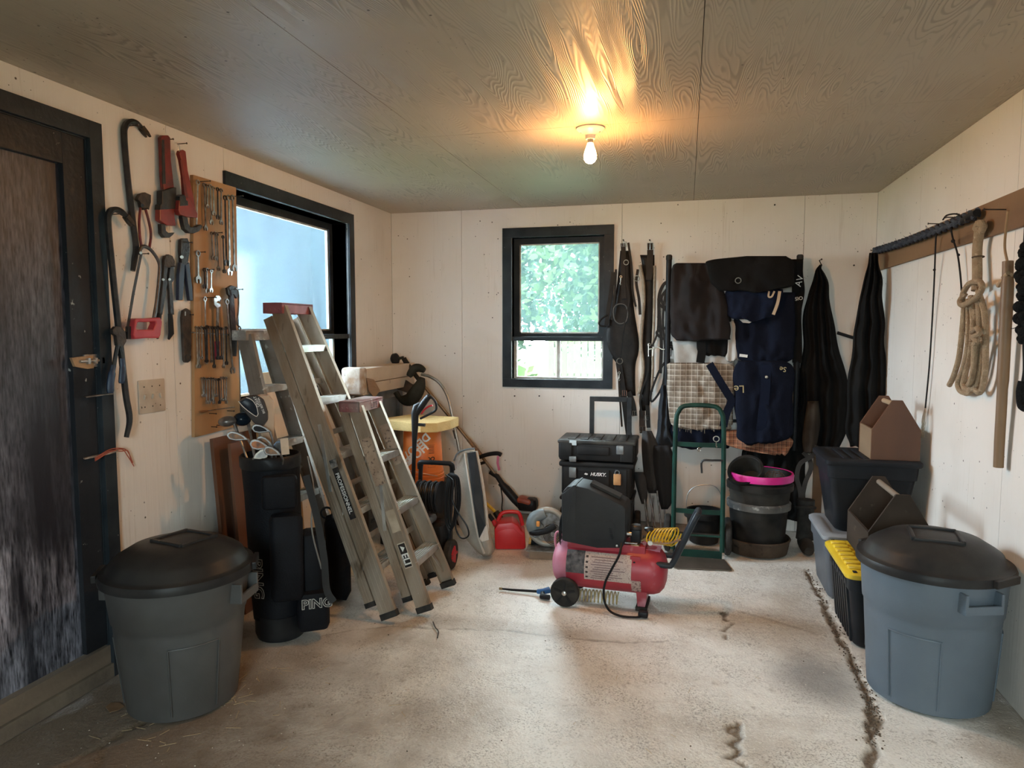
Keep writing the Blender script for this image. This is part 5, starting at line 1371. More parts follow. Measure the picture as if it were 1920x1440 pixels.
MB().tube(curve_pts([gq(893, 846, .115), gq(900, 880, .12), gq(908, 930, .12), gq(914, 985, .11), gq(913, 998, .11)], 5), .010, 8).build('piping', mat('pale canvas binding', (.52, .47, .41), .9), gc)
MB().poly([gq(897, 1008, .125), gq(908, 988, .125), gq(913, 984, .125), gq(916, 1012, .12), (gq(903, 1016, .13))], Vector((.006, -.012, .004))).build('dusty_flap', mat('pale dusty flap', (.62, .60, .57), .9, bump=.5, bscale=60), gc)

# ---- string trimmers leaned into the corner
M_GREASE = mat('greasy dark green black', (.0186, .0186, .0155), .6, c2=(.0341, .0310, .0217), scale=12, bump=.5, bscale=40)
t1 = thing('string_trimmer', 'string trimmer with straight shaft, loop handle and pink ribbon leaned along the end wall', 'string trimmer', FL(992, 962))
def tp(u, v, o=.15): return BK(u, v, o) - t1.location
MB().tube([tp(785, 712), tp(850, 790), tp(905, 858), tp(938, 902)], .0125, 10).build('shaft', mat('dirty shaft', (.34, .29, .23), .4, .6, c2=(.20, .13, .07), scale=9), t1)
MB().tube([tp(878, 824), tp(905, 857)], .0155, 10).build('shaft_label', mat('orange shaft label', (.42, .20, .06), .5, c2=(.10, .07, .05), scale=20), t1)
MB().tube(curve_pts([tp(896, 858), tp(915, 852, .17), tp(932, 850, .18), (tp(940, 853, .18))], 4), .017, 10).build('loop_handle', M_BLACKGRIP, t1)
MB().tube(curve_pts([tp(884, 868), tp(892, 872), tp(905, 868), tp(912, 866)], 4), .012, 10).build('second_handle', M_BLACKGRIP, t1)
MB().tube([tp(918, 885), tp(932, 893), tp(945, 912)], [.016, .020, .022], 10).build('clamp', M_BLK, t1)
MB().tube([tp(938, 905), tp(950, 918), tp(965, 936), tp(978, 950)], [.024, .034, .034, .03], 12).build('grip_sleeve', M_BLK, t1)
MB().rbox(tp(990, 945, .16), (.15, .13, .10), .03).build('engine', M_BLK, t1)
MB().rbox(tp(985, 938, .17), (.12, .12, .045), .02, Matrix.Rotation(.2, 3, 'Y')).build('engine_cover', mat('dull orange red', (.36, .075, .035), .5, c2=(.24, .05, .03), scale=14), t1)
MB().bar([tp(934, 855, .19), tp(933, 868, .195), tp(936, 882, .19)], .02, .001, (0, -1, 0)).build('ribbon', mat('pink tape', (.62, .16, .27), .6), t1, smooth=False)
MB().tube(curve_pts([tp(939, 915, .18), tp(942, 935, .18), tp(941, 955, .17), tp(946, 962, .16)], 4), .005, 6).build('strap', M_BLACKGRIP, t1)
t1h = MB().tube([tp(790, 718), tp(778, 702), tp(768, 690), tp(757, 672)], [.017, .018, .022, .020], 10).build('gear_tube', M_GREASE, t1)
MB().lathe([(.008, -.03), (.030, -.028), (.046, -.012), (.046, .012), (.030, .026), (.01, .03)], 22, tp(741, 673, .17), Matrix.Rotation(math.radians(82), 3, 'Y') @ Matrix.Rotation(.2, 3, 'X')).build('line_head', M_BLK, t1)
MB().tube([tp(745, 673, .17), tp(757, 670, .16)], .012, 10).build('spindle', M_GREASE, t1)
gd = MB(); n = 12
for i in range(7):
    for k in range(n + 1):
        a = math.radians(-20 + 170 * k / n); f = i / 6
        base = Vector(tp(772, 712, .20)); r = .06 + .07 * f
        gd.v.append(base + Vector((-math.cos(a) * r - .02 * f, -math.sin(a) * .09 * (.4 + f * .6), -.02 - f * .07 + .02 * math.sin(a * 2))))
gd.f = [(i * (n + 1) + k, i * (n + 1) + k + 1, (i + 1) * (n + 1) + k + 1, (i + 1) * (n + 1) + k) for i in range(6) for k in range(n)]
o_ = gd.build('guard', mat('brown black guard', (.045, .035, .028), .5, c2=(.10, .07, .05), scale=10), t1)
md = o_.modifiers.new('thickness', 'SOLIDIFY'); md.thickness = .006
t2 = thing('string_trimmer', 'string trimmer with bent steel shaft and bulky green black guard', 'string trimmer', YP(868, 985, 4.95))
def t2p(u, v, y=5.0): return YP(u, v, y) - t2.location
MB().tube(curve_pts([t2p(790, 702, 5.05), t2p(806, 706, 5.04), t2p(826, 720, 5.02), t2p(841, 748), t2p(850, 790, 4.98), t2p(860, 838, 4.97), t2p(868, 900, 4.96), t2p(872, 975, 4.95)], 6), .012, 10).build('shaft', mat('steel shaft', (.50, .47, .42), .35, .8, c2=(.30, .26, .2), scale=10), t2)
MB().tube([t2p(852, 806, 4.98), t2p(856, 822, 4.975)], .015, 10).build('shaft_joint', M_CHROME2, t2)
MB().rbox(t2p(871, 965, 4.95) + Vector((0, 0, -.02)), (.12, .12, .12), .03).build('engine', M_BLK, t2)
gd = MB(); gd.tube(curve_pts([t2p(792, 708, 5.0), t2p(785, 728, 5.0), t2p(770, 748, 5.0), t2p(752, 748, 5.0), t2p(742, 735, 5.0)], 5), [.022 + .036 * math.sin(math.pi * min(1, k / 16)) for k in range(21)], 12, flat=.7, upv=(0, 1, 0)); gd.build('guard', M_GREASE, t2)
MB().tube(curve_pts([t2p(796, 695, 5.03), t2p(786, 690, 5.03), t2p(776, 692, 5.02), (t2p(766, 706, 5.0))], 4), [.020, .024, .028, .030, .032, .033, .034, .034, .034, .032, .03, .028, .02], 12).build('gearbox', M_GREASE, t2)
# yellow handled tool behind the fuel can
yl = thing('yellow_shaft_tool', 'tool with a yellow fibreglass shaft leaned behind the red fuel can', 'hand tool', YP(932, 968, 4.78))
MB().tube([YP(886, 918, 4.86) - yl.location, YP(908, 940, 4.82) - yl.location, YP(929, 960, 4.78) - yl.location], .016, 8, flat=.6).build('shaft', mat('yellow fibreglass', (.72, .48, .03), .4, c2=(.45, .27, .02), scale=12), yl)
MB().tube([YP(858, 885, 4.90) - yl.location, YP(886, 918, 4.86) - yl.location], .018, 8).build('grip', M_BLACKGRIP, yl)
MB().tube([YP(929, 960, 4.78) - yl.location, YP(945, 985, 4.76) - yl.location, YP(950, 1000, 4.76) - yl.location], [.024, .030, .03], 8).build('head', M_BLK, yl)
# outlet low on the end wall
tag(MB().rbox(BK(924, 895, .004), (.075, .007, .115), .003).build('wall_outlet', mat('aged outlet plate', (.58, .52, .44), .5), None), 'cream wall outlet plate behind the trimmer shaft', 'outlet')

# ---- red fuel can
fc = thing('fuel_can', 'red plastic fuel can with moulded handle on the floor', 'fuel can', FL(957, 1027))
M_CAN = mat('red fuel can plastic', (.60, .018, .022), .36, c2=(.50, .014, .018), scale=6)
c_, r_ = frame_at(fc.location)
def fp(u, v, d=0.0): return r_ * ((u - 957) / 1305 * 4.42) + Vector((0, 0, (1027 - v) / 1305 * 4.35)) + c_ * d
o_ = MB().poly([fp(*a, -.13) for a in ((926, 1026), (925, 985), (932, 974), (962, 971), (972, 978), (980, 990), (986, 992), (988, 1024), (984, 1027), (930, 1027))], c_ * .17).build('body', M_CAN, fc, bevel=.012)
MB().tube(curve_pts([fp(931, 976, -.06), fp(938, 962, -.06), fp(948, 957, -.06), fp(968, 957, -.06), fp(976, 963, -.06), fp(982, 985, -.06)], 5), .0135, 10).build('handle', M_CAN, fc)
MB().tube([fp(927, 985, -.06), fp(920, 972, -.06)], [.017, .014], 12).build('spout_collar', M_CAN, fc)
MB().tube([fp(921, 974, -.06), fp(913, 962, -.06)], [.016, .014], 12).build('spout_cap', M_BLK, fc)
MB().poly([fp(*a, .0405) for a in ((932, 1018), (932, 990), (950, 984), (964, 984), (980, 998), (980, 1018))], c_ * .003).build('embossed_panel', M_CAN, fc, bevel=.001)
# ================================================================ tool boxes, compressor, saw
hk = thing('wheeled_tool_box', 'wheeled bottom tool box of the black stack with pull handle', 'tool box', (-.602, 5.03, 0))
M_BOX = mat('black tool box plastic', (.0121, .0129, .0138), .48, c2=(.0243, .0235, .0228), scale=7, c3=(.0835, .0758, .0683), s3=60, t3=.74, bump=.08, bscale=140)
M_BOX2 = mat('black tool box plastic, dusty', (.0167, .0175, .0182), .45, c2=(.0683, .0644, .0570), scale=6, c3=(.1214, .1139, .0986), s3=40, t3=.68, bump=.08, bscale=140)
M_LATCHG = mat('gunmetal latch', (.22, .23, .23), .4, .5)
fy = -.17
MB().rbox((0, 0, .155), (.50, .33, .27), .025).build('body', M_BOX, hk)
for x in (-.20, -.07, .07, .20): MB().rbox((x, fy, .155), (.05, .014, .24), .006).build('rib', M_BOX, hk)
MB().rbox((0, 0, .282), (.525, .345, .028), .012).build('rim', M_BOX, hk)
for s in (-1, 1):
    MB().lathe([(.02, -.02), (.07, -.02), (.075, -.012), (.075, .012), (.07, .02), (.02, .02)], 24, (s * .275, .10, .078), Matrix.Rotation(math.pi / 2, 3, 'Y')).build('wheel', M_RUBBER, hk)
ph = MB()
x0, x1 = -.080, .200
yy = .19
for x in (x0, x1): ph.bb(x - .017, x + .017, yy - .010, yy + .012, .25, .985)
ph.bb(x0 + .017, x1 - .017, yy - .010, yy + .012, .948, .985)
ph.build('pull_handle', mat('black handle frame', (.020, .022, .024), .45, c2=(.045, .045, .045), scale=14), hk, smooth=False, bevel=.003)
def latch(par, x, z, h, m):
    MB().rbox((x, fy - .008, z), (.052, .016, h), .005).build('latch', m, par)
m1 = thing('tool_box', 'deep black tool box with white dog head lettering in the middle of the stack', 'tool box', (-.602, 5.03, .298))
MB().rbox((0, 0, .120), (.50, .33, .240), .022).build('body', M_BOX, m1)
MB().rbox((0, 0, .232), (.535, .345, .036), .012).build('rim', M_BOX, m1)
fp_ = MB().rbox((-.02, fy, .118), (.235, .012, .17), .006).build('front_panel', M_BOX, m1)
MB().bb(-.13, .09, fy - .0072, fy - .0062, .15, .190).build('badge', M_BOX, fp_, smooth=False)
for x in (-.185, .175): MB().rbox((x, fy + .002, .11), (.085, .018, .20), .006).build('rib', M_BOX, m1)
latch(m1, -.165, .175, .075, M_LATCHG)
latch(m1, .150, .140, .080, mat('orange tan latch', (.62, .33, .14), .45, c2=(.50, .25, .1), scale=14))
MB().torus((.150, fy - .012, .188), .016, .004, (0, 1, 0), 16, 6).build('latch_ring', M_LATCHG, m1)
lettering('lettering', 'HUSKY.', mat('bright white print', (.85, .85, .83), .5), m1, (.016, fy - .0085, .168), (1, 0, 0), (0, 0, 1), .033, .0004, bold=.0010, shear=.25)
dg = MB().poly([Vector((-.083 + x * .001, fy - .0085, .168 + z * .001)) for x, z in ((0, 0), (6, 5), (9, 9), (12, 6), (20, 6), (27, 1), (24, -5), (14, -7), (10, -4), (3, -4))], (0, -.0006, 0)).build('dog_head_mark', mat('bright white print', (.85, .85, .83), .5), m1, smooth=False)
m2 = thing('tool_box', 'shallow dusty black tool box with steel latches on top of the stack', 'tool box', (-.602, 5.03, .5495))
MB().rbox((0, 0, .075), (.545, .35, .135), .022).build('body', M_BOX, m2)
MB().rbox((0, 0, .142), (.555, .36, .030), .012).build('lid', M_BOX2, m2)
for k in range(5): MB().rbox((-.18 + .09 * k, -.02, .158), (.055, .26, .010), .004).build('lid_rib', M_BOX2, m2)
for x in (-.215, .215): MB().rbox((x, fy - .003, .075), (.09, .022, .125), .008).build('corner_guard', M_BOX, m2)
MB().rbox((-.02, fy - .004, .085), (.23, .020, .062), .008).build('front_handle', M_BOX, m2)
latch(m2, .168, .098, .062, M_LATCHG); latch(m2, -.165, .020, .04, M_LATCHG)
MB().box((-.165, -.175, .136), (.05, .012, .034)).build('price_label', mat('pale blue label', (.52, .60, .62), .5), m2, smooth=False)

# ---- air compressor
M_TANK = mat('faded red tank enamel', (.40, .035, .055), .42, c2=(.30, .028, .042), scale=5, c3=(.52, .24, .28), s3=7, t3=.62, bump=.05, bscale=40)
M_TANKPALE = mat('chalky pink tank end', (.52, .20, .27), .55, c2=(.42, .10, .15), scale=9)
co = thing('air_compressor', 'red tank air compressor with black motor shroud on the floor', 'air compressor', (-.385, 3.74, 0), -.06)
zc, rt_ = .200, .128
def lx(prof, n=36): return MB().lathe(prof, n, (0, 0, zc), Matrix.Rotation(math.pi / 2, 3, 'Y'))
lx([(rt_ + .001, -.215), (rt_ + .001, .215), (rt_ * .985, .245), (rt_ * .90, .275), (rt_ * .7, .297), (rt_ * .4, .309), (.001, .313)]).build('tank', M_TANK, co)
lx([(.001, -.313), (rt_ * .4, -.309), (rt_ * .7, -.297), (rt_ * .90, -.275), (rt_ * .985, -.245), (rt_ + .002, -.222), (rt_ + .002, -.2151)]).build('tank_end', M_TANKPALE, co)
# wheels and front foot
for s in (-1, 1):
    w = MB().lathe([(.022, -.018), (.060, -.020), (.075, -.016), (.079, -.006), (.079, .010), (.074, .018), (.022, .018)], 30, (-.215, s * .135 - .01, .079), Matrix.Rotation(math.pi / 2, 3, 'X')).build('wheel', M_RUBBER, co)
    hb_ = MB().lathe([(.013, -.001), (.012, .008), (.006, .011)], 14, (-.215, s * .135 - .01 + s * .018, .079), Matrix.Rotation(-s * math.pi / 2, 3, 'X')).build('hub_cap', M_GALV, w)
    sp = MB()
    for k in range(5):
        a = k * 2 * math.pi / 5 + .3
        sp.box((-.215 + .038 * math.cos(a), s * .135 - .01 + s * .019, .079 + .038 * math.sin(a)), (.045, .004, .012), Matrix.Rotation(-a, 3, 'Y'))
    sp.build('spoke', M_BLK, w)
    MB().poly([(-.245, s * .10, .16), (-.185, s * .10, .16), (-.195, s * .118 - .01, .075), (-.232, s * .118 - .01, .075)], (0, .006 * s, 0)).build('axle_bracket', M_TANK, co, smooth=False)
MB().cyl((-.215, -.14, .079), (-.215, .12, .079), .007).build('axle', M_DSTEEL, co)
MB().poly([(.155, -.08, .11), (.215, -.08, .11), (.205, -.085, .022), (.165, -.085, .022)], (0, .16, 0)).build('front_foot', M_TANK, co, smooth=False, bevel=.002)
MB().bb(.155, .215, -.095, .085, 0, .022).build('foot_rubber', M_RUBBER, co, smooth=False, bevel=.004)
# saddle plate, shroud
MB().bb(-.22, .20, -.075, .075, zc + rt_ * .80, zc + rt_ + .016).build('saddle', M_TANK, co, smooth=False, bevel=.003)
M_SHROUD = mat('grey black shroud', (.0252, .0265, .0289), .52, c2=(.0379, .0394, .0410), scale=4, c3=(.0986, .0986, .0986), s3=40, t3=.76, bump=.1, bscale=200)
z0 = zc + rt_ + .004
sh_ = [(-.245, z0 + .01), (-.25, z0 + .20), (-.243, z0 + .285), (-.215, z0 + .315), (-.165, z0 + .322), (-.10, z0 + .312), (.085, z0 + .232), (.100, z0 + .215), (.100, z0 + .06), (.085, z0 + .0), (-.05, z0 - .012)]
sd_ = MB().poly([(x, -.105, z) for x, z in sh_], (0, .21, 0)).build('shroud', M_SHROUD, co, bevel=.018)
MB().poly([(x * 1.0 - .002, -.109, z) for x, z in ((-.240, z0 + .03), (-.245, z0 + .27), (-.178, z0 + .325), (-.165, z0 + .325), (-.165, z0 + .02))], (0, .218, 0)).build('shroud_band', M_SHROUD, sd_, bevel=.01)
MB().poly([(x, -.107, z) for x, z in ((-.13, z0 + .115), (.02, z0 + .150), (.045, z0 + .125), (.03, z0 + .04), (-.13, z0 + .04))], (0, .004, 0)).build('shroud_recess', M_SHROUD, sd_, smooth=False, bevel=.0015)
for k in range(6): MB().box((.030 - .002 * k, -.1085, z0 + .055 + .010 * k), (.016, .004, .004)).build('vent_slot', M_BLACKGRIP, sd_, smooth=False)
MB().poly([(-.105, -.04, z0 + .317), (.055, -.04, z0 + .250), (.055, .04, z0 + .250), (-.105, .04, z0 + .317)], (.006, 0, .012)).build('shroud_grip', M_LID, sd_, smooth=False)
MB().lathe([(.007, 0), (.006, .004), (.002, .005)], 10, (.055, -.106, z0 + .015), Matrix.Rotation(math.pi / 2, 3, 'X')).build('screw', M_GALV, sd_)
MB().tube(curve_pts([(-.255, -.03, z0 + .02), (-.283, -.03, z0 + .04), (-.298, -.03, z0 + .015), (-.295, -.03, z0 - .045), (-.275, -.03, z0 - .075)], 5), .006, 8).build('rear_loop', M_TANKPALE, co)
fn_ = MB()
for k in range(9): fn_.torus((-.262 + .0, 0, z0 + .05 + .0), .03 + .008 * k, .0018, (1, 0, 0), 24, 5)
fn_.build('fan_grille', M_BLK, co)
# pressure switch, regulator, gauges
px_ = .125
MB().rbox((px_ + .020, -.02, z0 + .055), (.055, .06, .075), .008).build('pressure_switch', M_BLK, co)
MB().lathe([(.026, 0), (.030, .004), (.030, .018), (.024, .024), (.001, .025)], 20, (px_ + .020, -.035, z0 + .094), None).build('regulator_knob', M_DSTEEL, co)
MB().lathe([(.022, 0), (.025, .003), (.025, .014), (.02, .018), (.001, .018)], 20, (px_ + .088, -.02, z0 + .085), None).build('gauge', M_DSTEEL, co)
MB().tube([(px_ - .05, -.045, z0 + .068), (px_ + .0, -.045, z0 + .068)], .012, 12).build('discharge_pipe', M_CHROME, co)
MB().tube([(px_ - .06, -.05, z0 + .018), (px_ + .03, -.05, z0 + .018), (px_ + .035, -.05, z0 - .02)], .007, 10).build('copper_pipe', M_CHROME2, co)
MB().rbox((px_ + .02, -.05, z0 + .002), (.05, .04, .03), .006).build('brass_fitting', mat('dull brass', (.30, .22, .12), .4, .8), co)
MB().tube([(px_ + .055, -.02, z0 + .05), (px_ + .085, -.02, z0 + .05), (px_ + .088, -.02, z0 + .084)], .010, 10).build('manifold', M_IRON, co)
MB().cyl((px_ + .10, -.04, z0 + .035), (px_ + .10, -.075, z0 + .035), .013).build('quick_coupler', M_CHROME, co)
MB().bb(px_ + .06, px_ + .15, -.045, .045, z0 - .018, z0 - .010).build('regulator_plate', M_TANKPALE, co, smooth=False)
# handle
hnd = MB().tube(curve_pts([(.165, -.085, .262), (.26, -.085, .262), (.315, -.085, .260), (.345, -.08, .275), (.41, -.07, .42), (.455, -.06, .520), (.465, -.04, .532), (.465, .04, .532), (.455, .06, .520), (.41, .07, .42), (.345, .08, .275), (.315, .085, .260), (.165, .085, .262)], 5), .0155, 10).build('handle', mat('dark blue grey handle sleeve', (.028, .033, .040), .35), co)
for s in (-1, 1):
    MB().bb(.125, .180, s * .096 - .008, s * .096 + .008, .225, .295).build('handle_bracket', M_TANK, co, smooth=False, bevel=.002)
    MB().lathe([(.010, 0), (.009, .006), (.004, .008)], 12, (.148, s * .104, .262), Matrix.Rotation(-s * math.pi / 2, 3, 'X')).build('bolt', M_BLACKGRIP, co)
# labels wrapped on the tank
def tank_label(nm, x0, x1, z0_, z1_, m, par, off=.0012):
    vs = []; n = 8
    for k in range(n + 1):
        z = z0_ + (z1_ - z0_) * k / n; y = -math.sqrt(max(0, (rt_ + .001 + off) ** 2 - (z - zc) ** 2))
        vs += [(x0, y, z), (x1, y, z)]
    return MB().add(vs, [(2 * k, 2 * k + 1, 2 * k + 3, 2 * k + 2) for k in range(n)]).build(nm, m, par)
M_LBL = mat('scuffed paper label', (.56, .46, .40), .6, c2=(.46, .34, .30), scale=9, c3=(.34, .24, .22), s3=160, t3=.55, soft=.06)
tank_label('label', -.215, -.115, .185, .298, mat('black label', (.035, .035, .04), .5, c2=(.16, .15, .15), scale=28), co, .002)
lb2 = tank_label('label', -.115, .135, .155, .296, M_LBL, co, .0015)
for k in range(10): tank_label('printed_line', -.08 + .01 * (k % 3), .03 + .012 * ((k * 5) % 7), .165 + .012 * k, .1695 + .012 * k, mat('label print', (.20, .13, .13), .6), lb2, .0022)
for k in range(5): tank_label('hazard_mark', -.108, -.095, .166 + .026 * k, .176 + .026 * k, mat('label black', (.05, .04, .04), .6), lb2, .0022)
lb3 = tank_label('label', .135, .185, .105, .175, mat('small spec label', (.50, .38, .33), .6, c2=(.34, .22, .2), scale=30, c3=(.16, .08, .08), s3=90, t3=.5), co, .002)
# power cord in a hanging loop to the floor
MB().tube(curve_pts([(.08, -.10, z0 + .03), (.075, -.155, z0 - .02), (.04, -.165, .24), (.005, -.165, .16), (.0, -.17, .08), (.03, -.185, .025), (.09, -.20, .0075), (.17, -.195, .0075), (.205, -.17, .0075)], 7), .0062, 8).build('power_cord', M_HOSE, co)
MB().rbox((.205, -.165, .016), (.05, .035, .032), .008).build('cord_plug', M_BLK, co)
# yellow coiled air hose resting on handle
yh = thing('coiled_air_hose', 'bright yellow coiled air hose resting inside the compressor handle', 'hose', Vector((-.10, 3.72, .35)))
M_YEL = mat('yellow hose', (.78, .50, .02), .38, c2=(.66, .40, .015), scale=10)
hx = []
n = 8
e1 = Vector((.50, .86, .10)).normalized(); e2 = Vector((.18, .0, 1)).normalized()
for i in range(n * 18 + 1):
    a = i / 18 * 2 * math.pi; f = i / (n * 18)
    hx.append(Vector((-.065 + .13 * f, -.012, .044)) + e1 * (.056 * math.cos(a)) + e2 * (.040 * math.sin(a) * (.8 + .4 * f)))
MB().tube(hx, .0040, 6).build('coil', M_YEL, yh)
MB().tube(curve_pts([(.09, -.01, .03), (.03, -.058, .022), (-.04, -.06, .018), (-.10, -.03, .02)], 6), .005, 6).build('hose_tie', mat('dirty tie', (.32, .20, .12), .7), yh)
MB().cyl((-.115, -.02, .012), (-.09, -.02, .025), .008).build('fitting', mat('dull brass', (.30, .22, .12), .4, .8), yh)
# second coil on the floor under the tank
y2 = thing('coiled_air_hose', 'grubby pale coiled air hose lying under the compressor tank', 'hose', Vector((-.47, 3.70, .0)))
hx = [Vector((-.12 + .26 * i / 208, .032 * math.sin(i / 16 * 2 * math.pi), .036 + .032 * math.cos(i / 16 * 2 * math.pi))) for i in range(209)]
MB().tube(hx, .0035, 6).build('coil', mat('grubby yellow grey hose', (.36, .30, .18), .5, c2=(.50, .36, .08), scale=5), y2)
# blow wand lying on the floor
a_, b_ = FL(938, 1104), FL(1032, 1118)
wd = thing('blow_gun', 'blue bodied blow gun with long black wand lying on the floor', 'blow gun', (a_ + b_) / 2 + Vector((0, 0, .0)))
def wl_(u, v, z): return FL(u, v, z) - wd.location
MB().tube([wl_(941, 1104, .012), wl_(960, 1106, .012), wl_(1010, 1109, .020)], [.005, .0065, .0075], 10).build('wand', M_BLK, wd)
MB().cyl(wl_(936, 1103.5, .012), wl_(942, 1104, .012), .007, n=10).build('nozzle', mat('dull brass', (.30, .22, .12), .4, .8), wd)
MB().tube([wl_(1008, 1109, .022), wl_(1018, 1109, .028), wl_(1030, 1106, .032)], [.013, .016, .018], 12).build('body', mat('blue tool plastic', (.03, .12, .30), .4), wd)
MB().tube([wl_(1018, 1110, .024), wl_(1016, 1118, .016), wl_(1030, 1120, .018)], [.013, .016, .014], 12).build('grip', M_BLK, wd)
# ---- circular saw behind the compressor
cs = thing('circular_saw', 'grey circular saw with round pale guard and orange switch behind the compressor', 'circular saw', (-.895, 4.42, 0), .1)
M_SAWG = mat('blue grey tool plastic', (.20, .25, .27), .42, c2=(.15, .19, .20), scale=9)
M_SAWP = mat('pale dusty guard', (.46, .44, .39), .5, .3, c2=(.36, .33, .28), scale=9)
sg = MB(); sg.torus((.03, 0, .19), .115, .020, (0, 1, 0), 30, 10, 0, 360); o_ = sg.build('blade_guard', M_SAWP, cs)
MB().lathe([(.01, -.004), (.115, -.002), (.115, .002), (.01, .004)], 36, (.02, .0, .20), Matrix.Rotation(math.pi / 2, 3, 'X')).build('blade', M_CHROME2, cs)
MB().tube(curve_pts([(-.02, -.06, .17), (-.05, -.08, .21), (-.045, -.08, .27), (.02, -.07, .30)], 4), [.045, .050, .052, .05, .05, .05, .048, .045, .042, .04, .038, .036, .03], 14).build('motor_body', M_SAWG, cs)
MB().tube(curve_pts([(-.065, -.10, .18), (-.03, -.125, .185), (.04, -.135, .205), (.09, -.12, .235)], 4), .020, 10).build('grip', M_BLK, cs)
MB().rbox((-.018, -.13, .245), (.022, .02, .035), .006).build('switch', mat('orange switch', (.75, .30, .06), .4), cs)
MB().box((.03, -.02, .055), (.26, .16, .005)).build('base_plate', M_CHROME2, cs, smooth=False)
fnb = MB()
for k in range(7): fnb.torus((.075, -.10, .17), .02 + .008 * k, .002, (.3, 1, 0), 22, 5)
fnb.build('motor_vent', M_BLK, cs)
MB().bb(-.08, .14, -.09, .05, .0, .0524).build('wood_block', M_RAWWOOD, cs, smooth=False)
# torch lying in front of the saw
tl = thing('torch', 'black torch with an amber lens ring propped beside the saw', 'torch', FL(1005, 1035))
c_, r_ = frame_at(tl.location)
MB().tube([r_ * -.035 + Vector((0, 0, .075)), r_ * .0 + Vector((0, 0, .068)), r_ * .09 + Vector((0, 0, .066))], [.022, .016, .014], 14).build('barrel', M_BLK, tl)
MB().tube([r_ * -.048 + Vector((0, 0, .077)), r_ * -.033 + Vector((0, 0, .075))], [.023, .023], 16).build('lens_ring', mat('amber ring', (.75, .38, .10), .4), tl)
MB().bb(-.01, .07, -.02, .03, 0, .052).build('stand', M_BLK, tl, smooth=False)
# ================================================================ horse tack and blankets on the end wall
M_LEATHER = mat('black harness leather', (.0099, .0087, .0081), .42, c2=(.0198, .0161, .0136), scale=14, bump=.15, bscale=80)
M_LEATHERB = mat('dark brown leather', (.045, .027, .018), .5, c2=(.022, .015, .011), scale=16, bump=.15, bscale=80)
M_FLEECE = mat('grubby sheepskin edge', (.40, .33, .25), .95, c2=(.28, .22, .16), scale=16, bump=.8, bscale=120)
M_NICKEL = mat('tarnished nickel', (.52, .49, .43), .32, 1.0, c2=(.30, .27, .22), scale=20)
NB = (0, -1, 0)
wall_back = bpy.data.objects['wall_back']
def bkp(px, o): return [BK(u, v, o) for u, v in px]
def strap(t, nm, px, w, o, m=M_LEATHER, th=.005, n=5):
    return WMB().bar(curve_pts(bkp(px, o), n), w, th, NB).part(nm, m, t, smooth=False)
def buckle(t, u, v, o, w=.03, h=.036, m=M_NICKEL):
    c = BK(u, v, o); mb = WMB()
    mb.tube([c + Vector((sx * w / 2, 0, sz * h / 2)) for sx, sz in ((-1, -1), (1, -1), (1, 1), (-1, 1))], .003, 6, closed=True)
    mb.cyl(c + Vector((0, -.002, -h / 2)), c + Vector((0, -.004, h / 2)), .002, n=6)
    return mb.part('buckle', m, t)
def ring(t, u, v, o, r=.018, m=M_NICKEL, nm='ring'):
    return WMB().torus(BK(u, v, o), r, .0032, (0, 1, .15), 20, 6).part(nm, m, t)
def snap(t, u, v, o, h=.05):
    c = BK(u, v, o); return WMB().torus(c + Vector((0, 0, .012)), .008, .0022, NB, 12, 5).tube([c, c - Vector((0, 0, h * .55)), c - Vector((.006, 0, h * .75)), c - Vector((0, 0, h)), c - Vector((-.006, 0, h * .78))], .0028, 6).part('snap_hook', M_NICKEL, t)

# ---- driving harness with saddle pad
h1 = thing('harness', 'black leather driving harness with broad pad hanging beside the window', 'harness', BK(1170, 458, .03))
cloth('pad', M_LEATHER, [(470, 1163, 1182), (500, 1160, 1184), (540, 1156, 1186), (580, 1147, 1189), (612, 1136, 1194), (640, 1134, 1198), (662, 1142, 1197), (682, 1156, 1192), (710, 1166, 1191), (742, 1170, 1192)], BK, .035, h1, 1.0, .006, 12, 5, 1.0)
strap(h1, 'hanging_strap', [(1168, 456), (1169, 480), (1168, 520), (1170, 560)], .035, .055)
strap(h1, 'side_strap', [(1178, 455), (1184, 500), (1186, 545), (1192, 575)], .016, .050)
strap(h1, 'crupper_strap', [(1150, 510), (1146, 545), (1140, 585), (1137, 610)], .03, .045)
strap(h1, 'crupper_strap', [(1155, 505), (1152, 560), (1147, 600)], .016, .055)
WMB().tube(curve_pts(bkp([(1139, 590), (1128, 598), (1123, 606), (1127, 611), (1137, 612)], .05), 5), .007, 8).part('crupper_loop', M_LEATHER, h1)
WMB().tube(curve_pts(bkp([(1150, 585), (1153, 600), (1162, 607), (1174, 602), (1177, 585), (1172, 572), (1160, 570), (1152, 576), (1150, 585)], .065), 5), .0055, 8).part('saddle_loop', mat('grey worn leather', (.06, .058, .055), .4), h1)
strap(h1, 'hip_strap', [(1174, 530), (1180, 560), (1172, 600), (1166, 640), (1163, 672)], .009, .068)
strap(h1, 'belly_band', [(1160, 680), (1166, 720), (1172, 760), (1177, 800), (1182, 830)], .045, .045)
strap(h1, 'trace', [(1160, 690), (1161, 730), (1164, 770), (1166, 800)], .014, .05, M_LEATHERB)
strap(h1, 'keeper_strap', [(1178, 735), (1186, 755), (1190, 780)], .04, .055)
buckle(h1, 1170, 458, .062); ring(h1, 1174, 492, .060); ring(h1, 1162, 677, .062, .022); snap(h1, 1164, 522, .065); snap(h1, 1161, 702, .06)
buckle(h1, 1171, 737, .066, .03, .04, mat('rusty buckle', (.24, .12, .08), .5, .5)); buckle(h1, 1190, 775, .066)
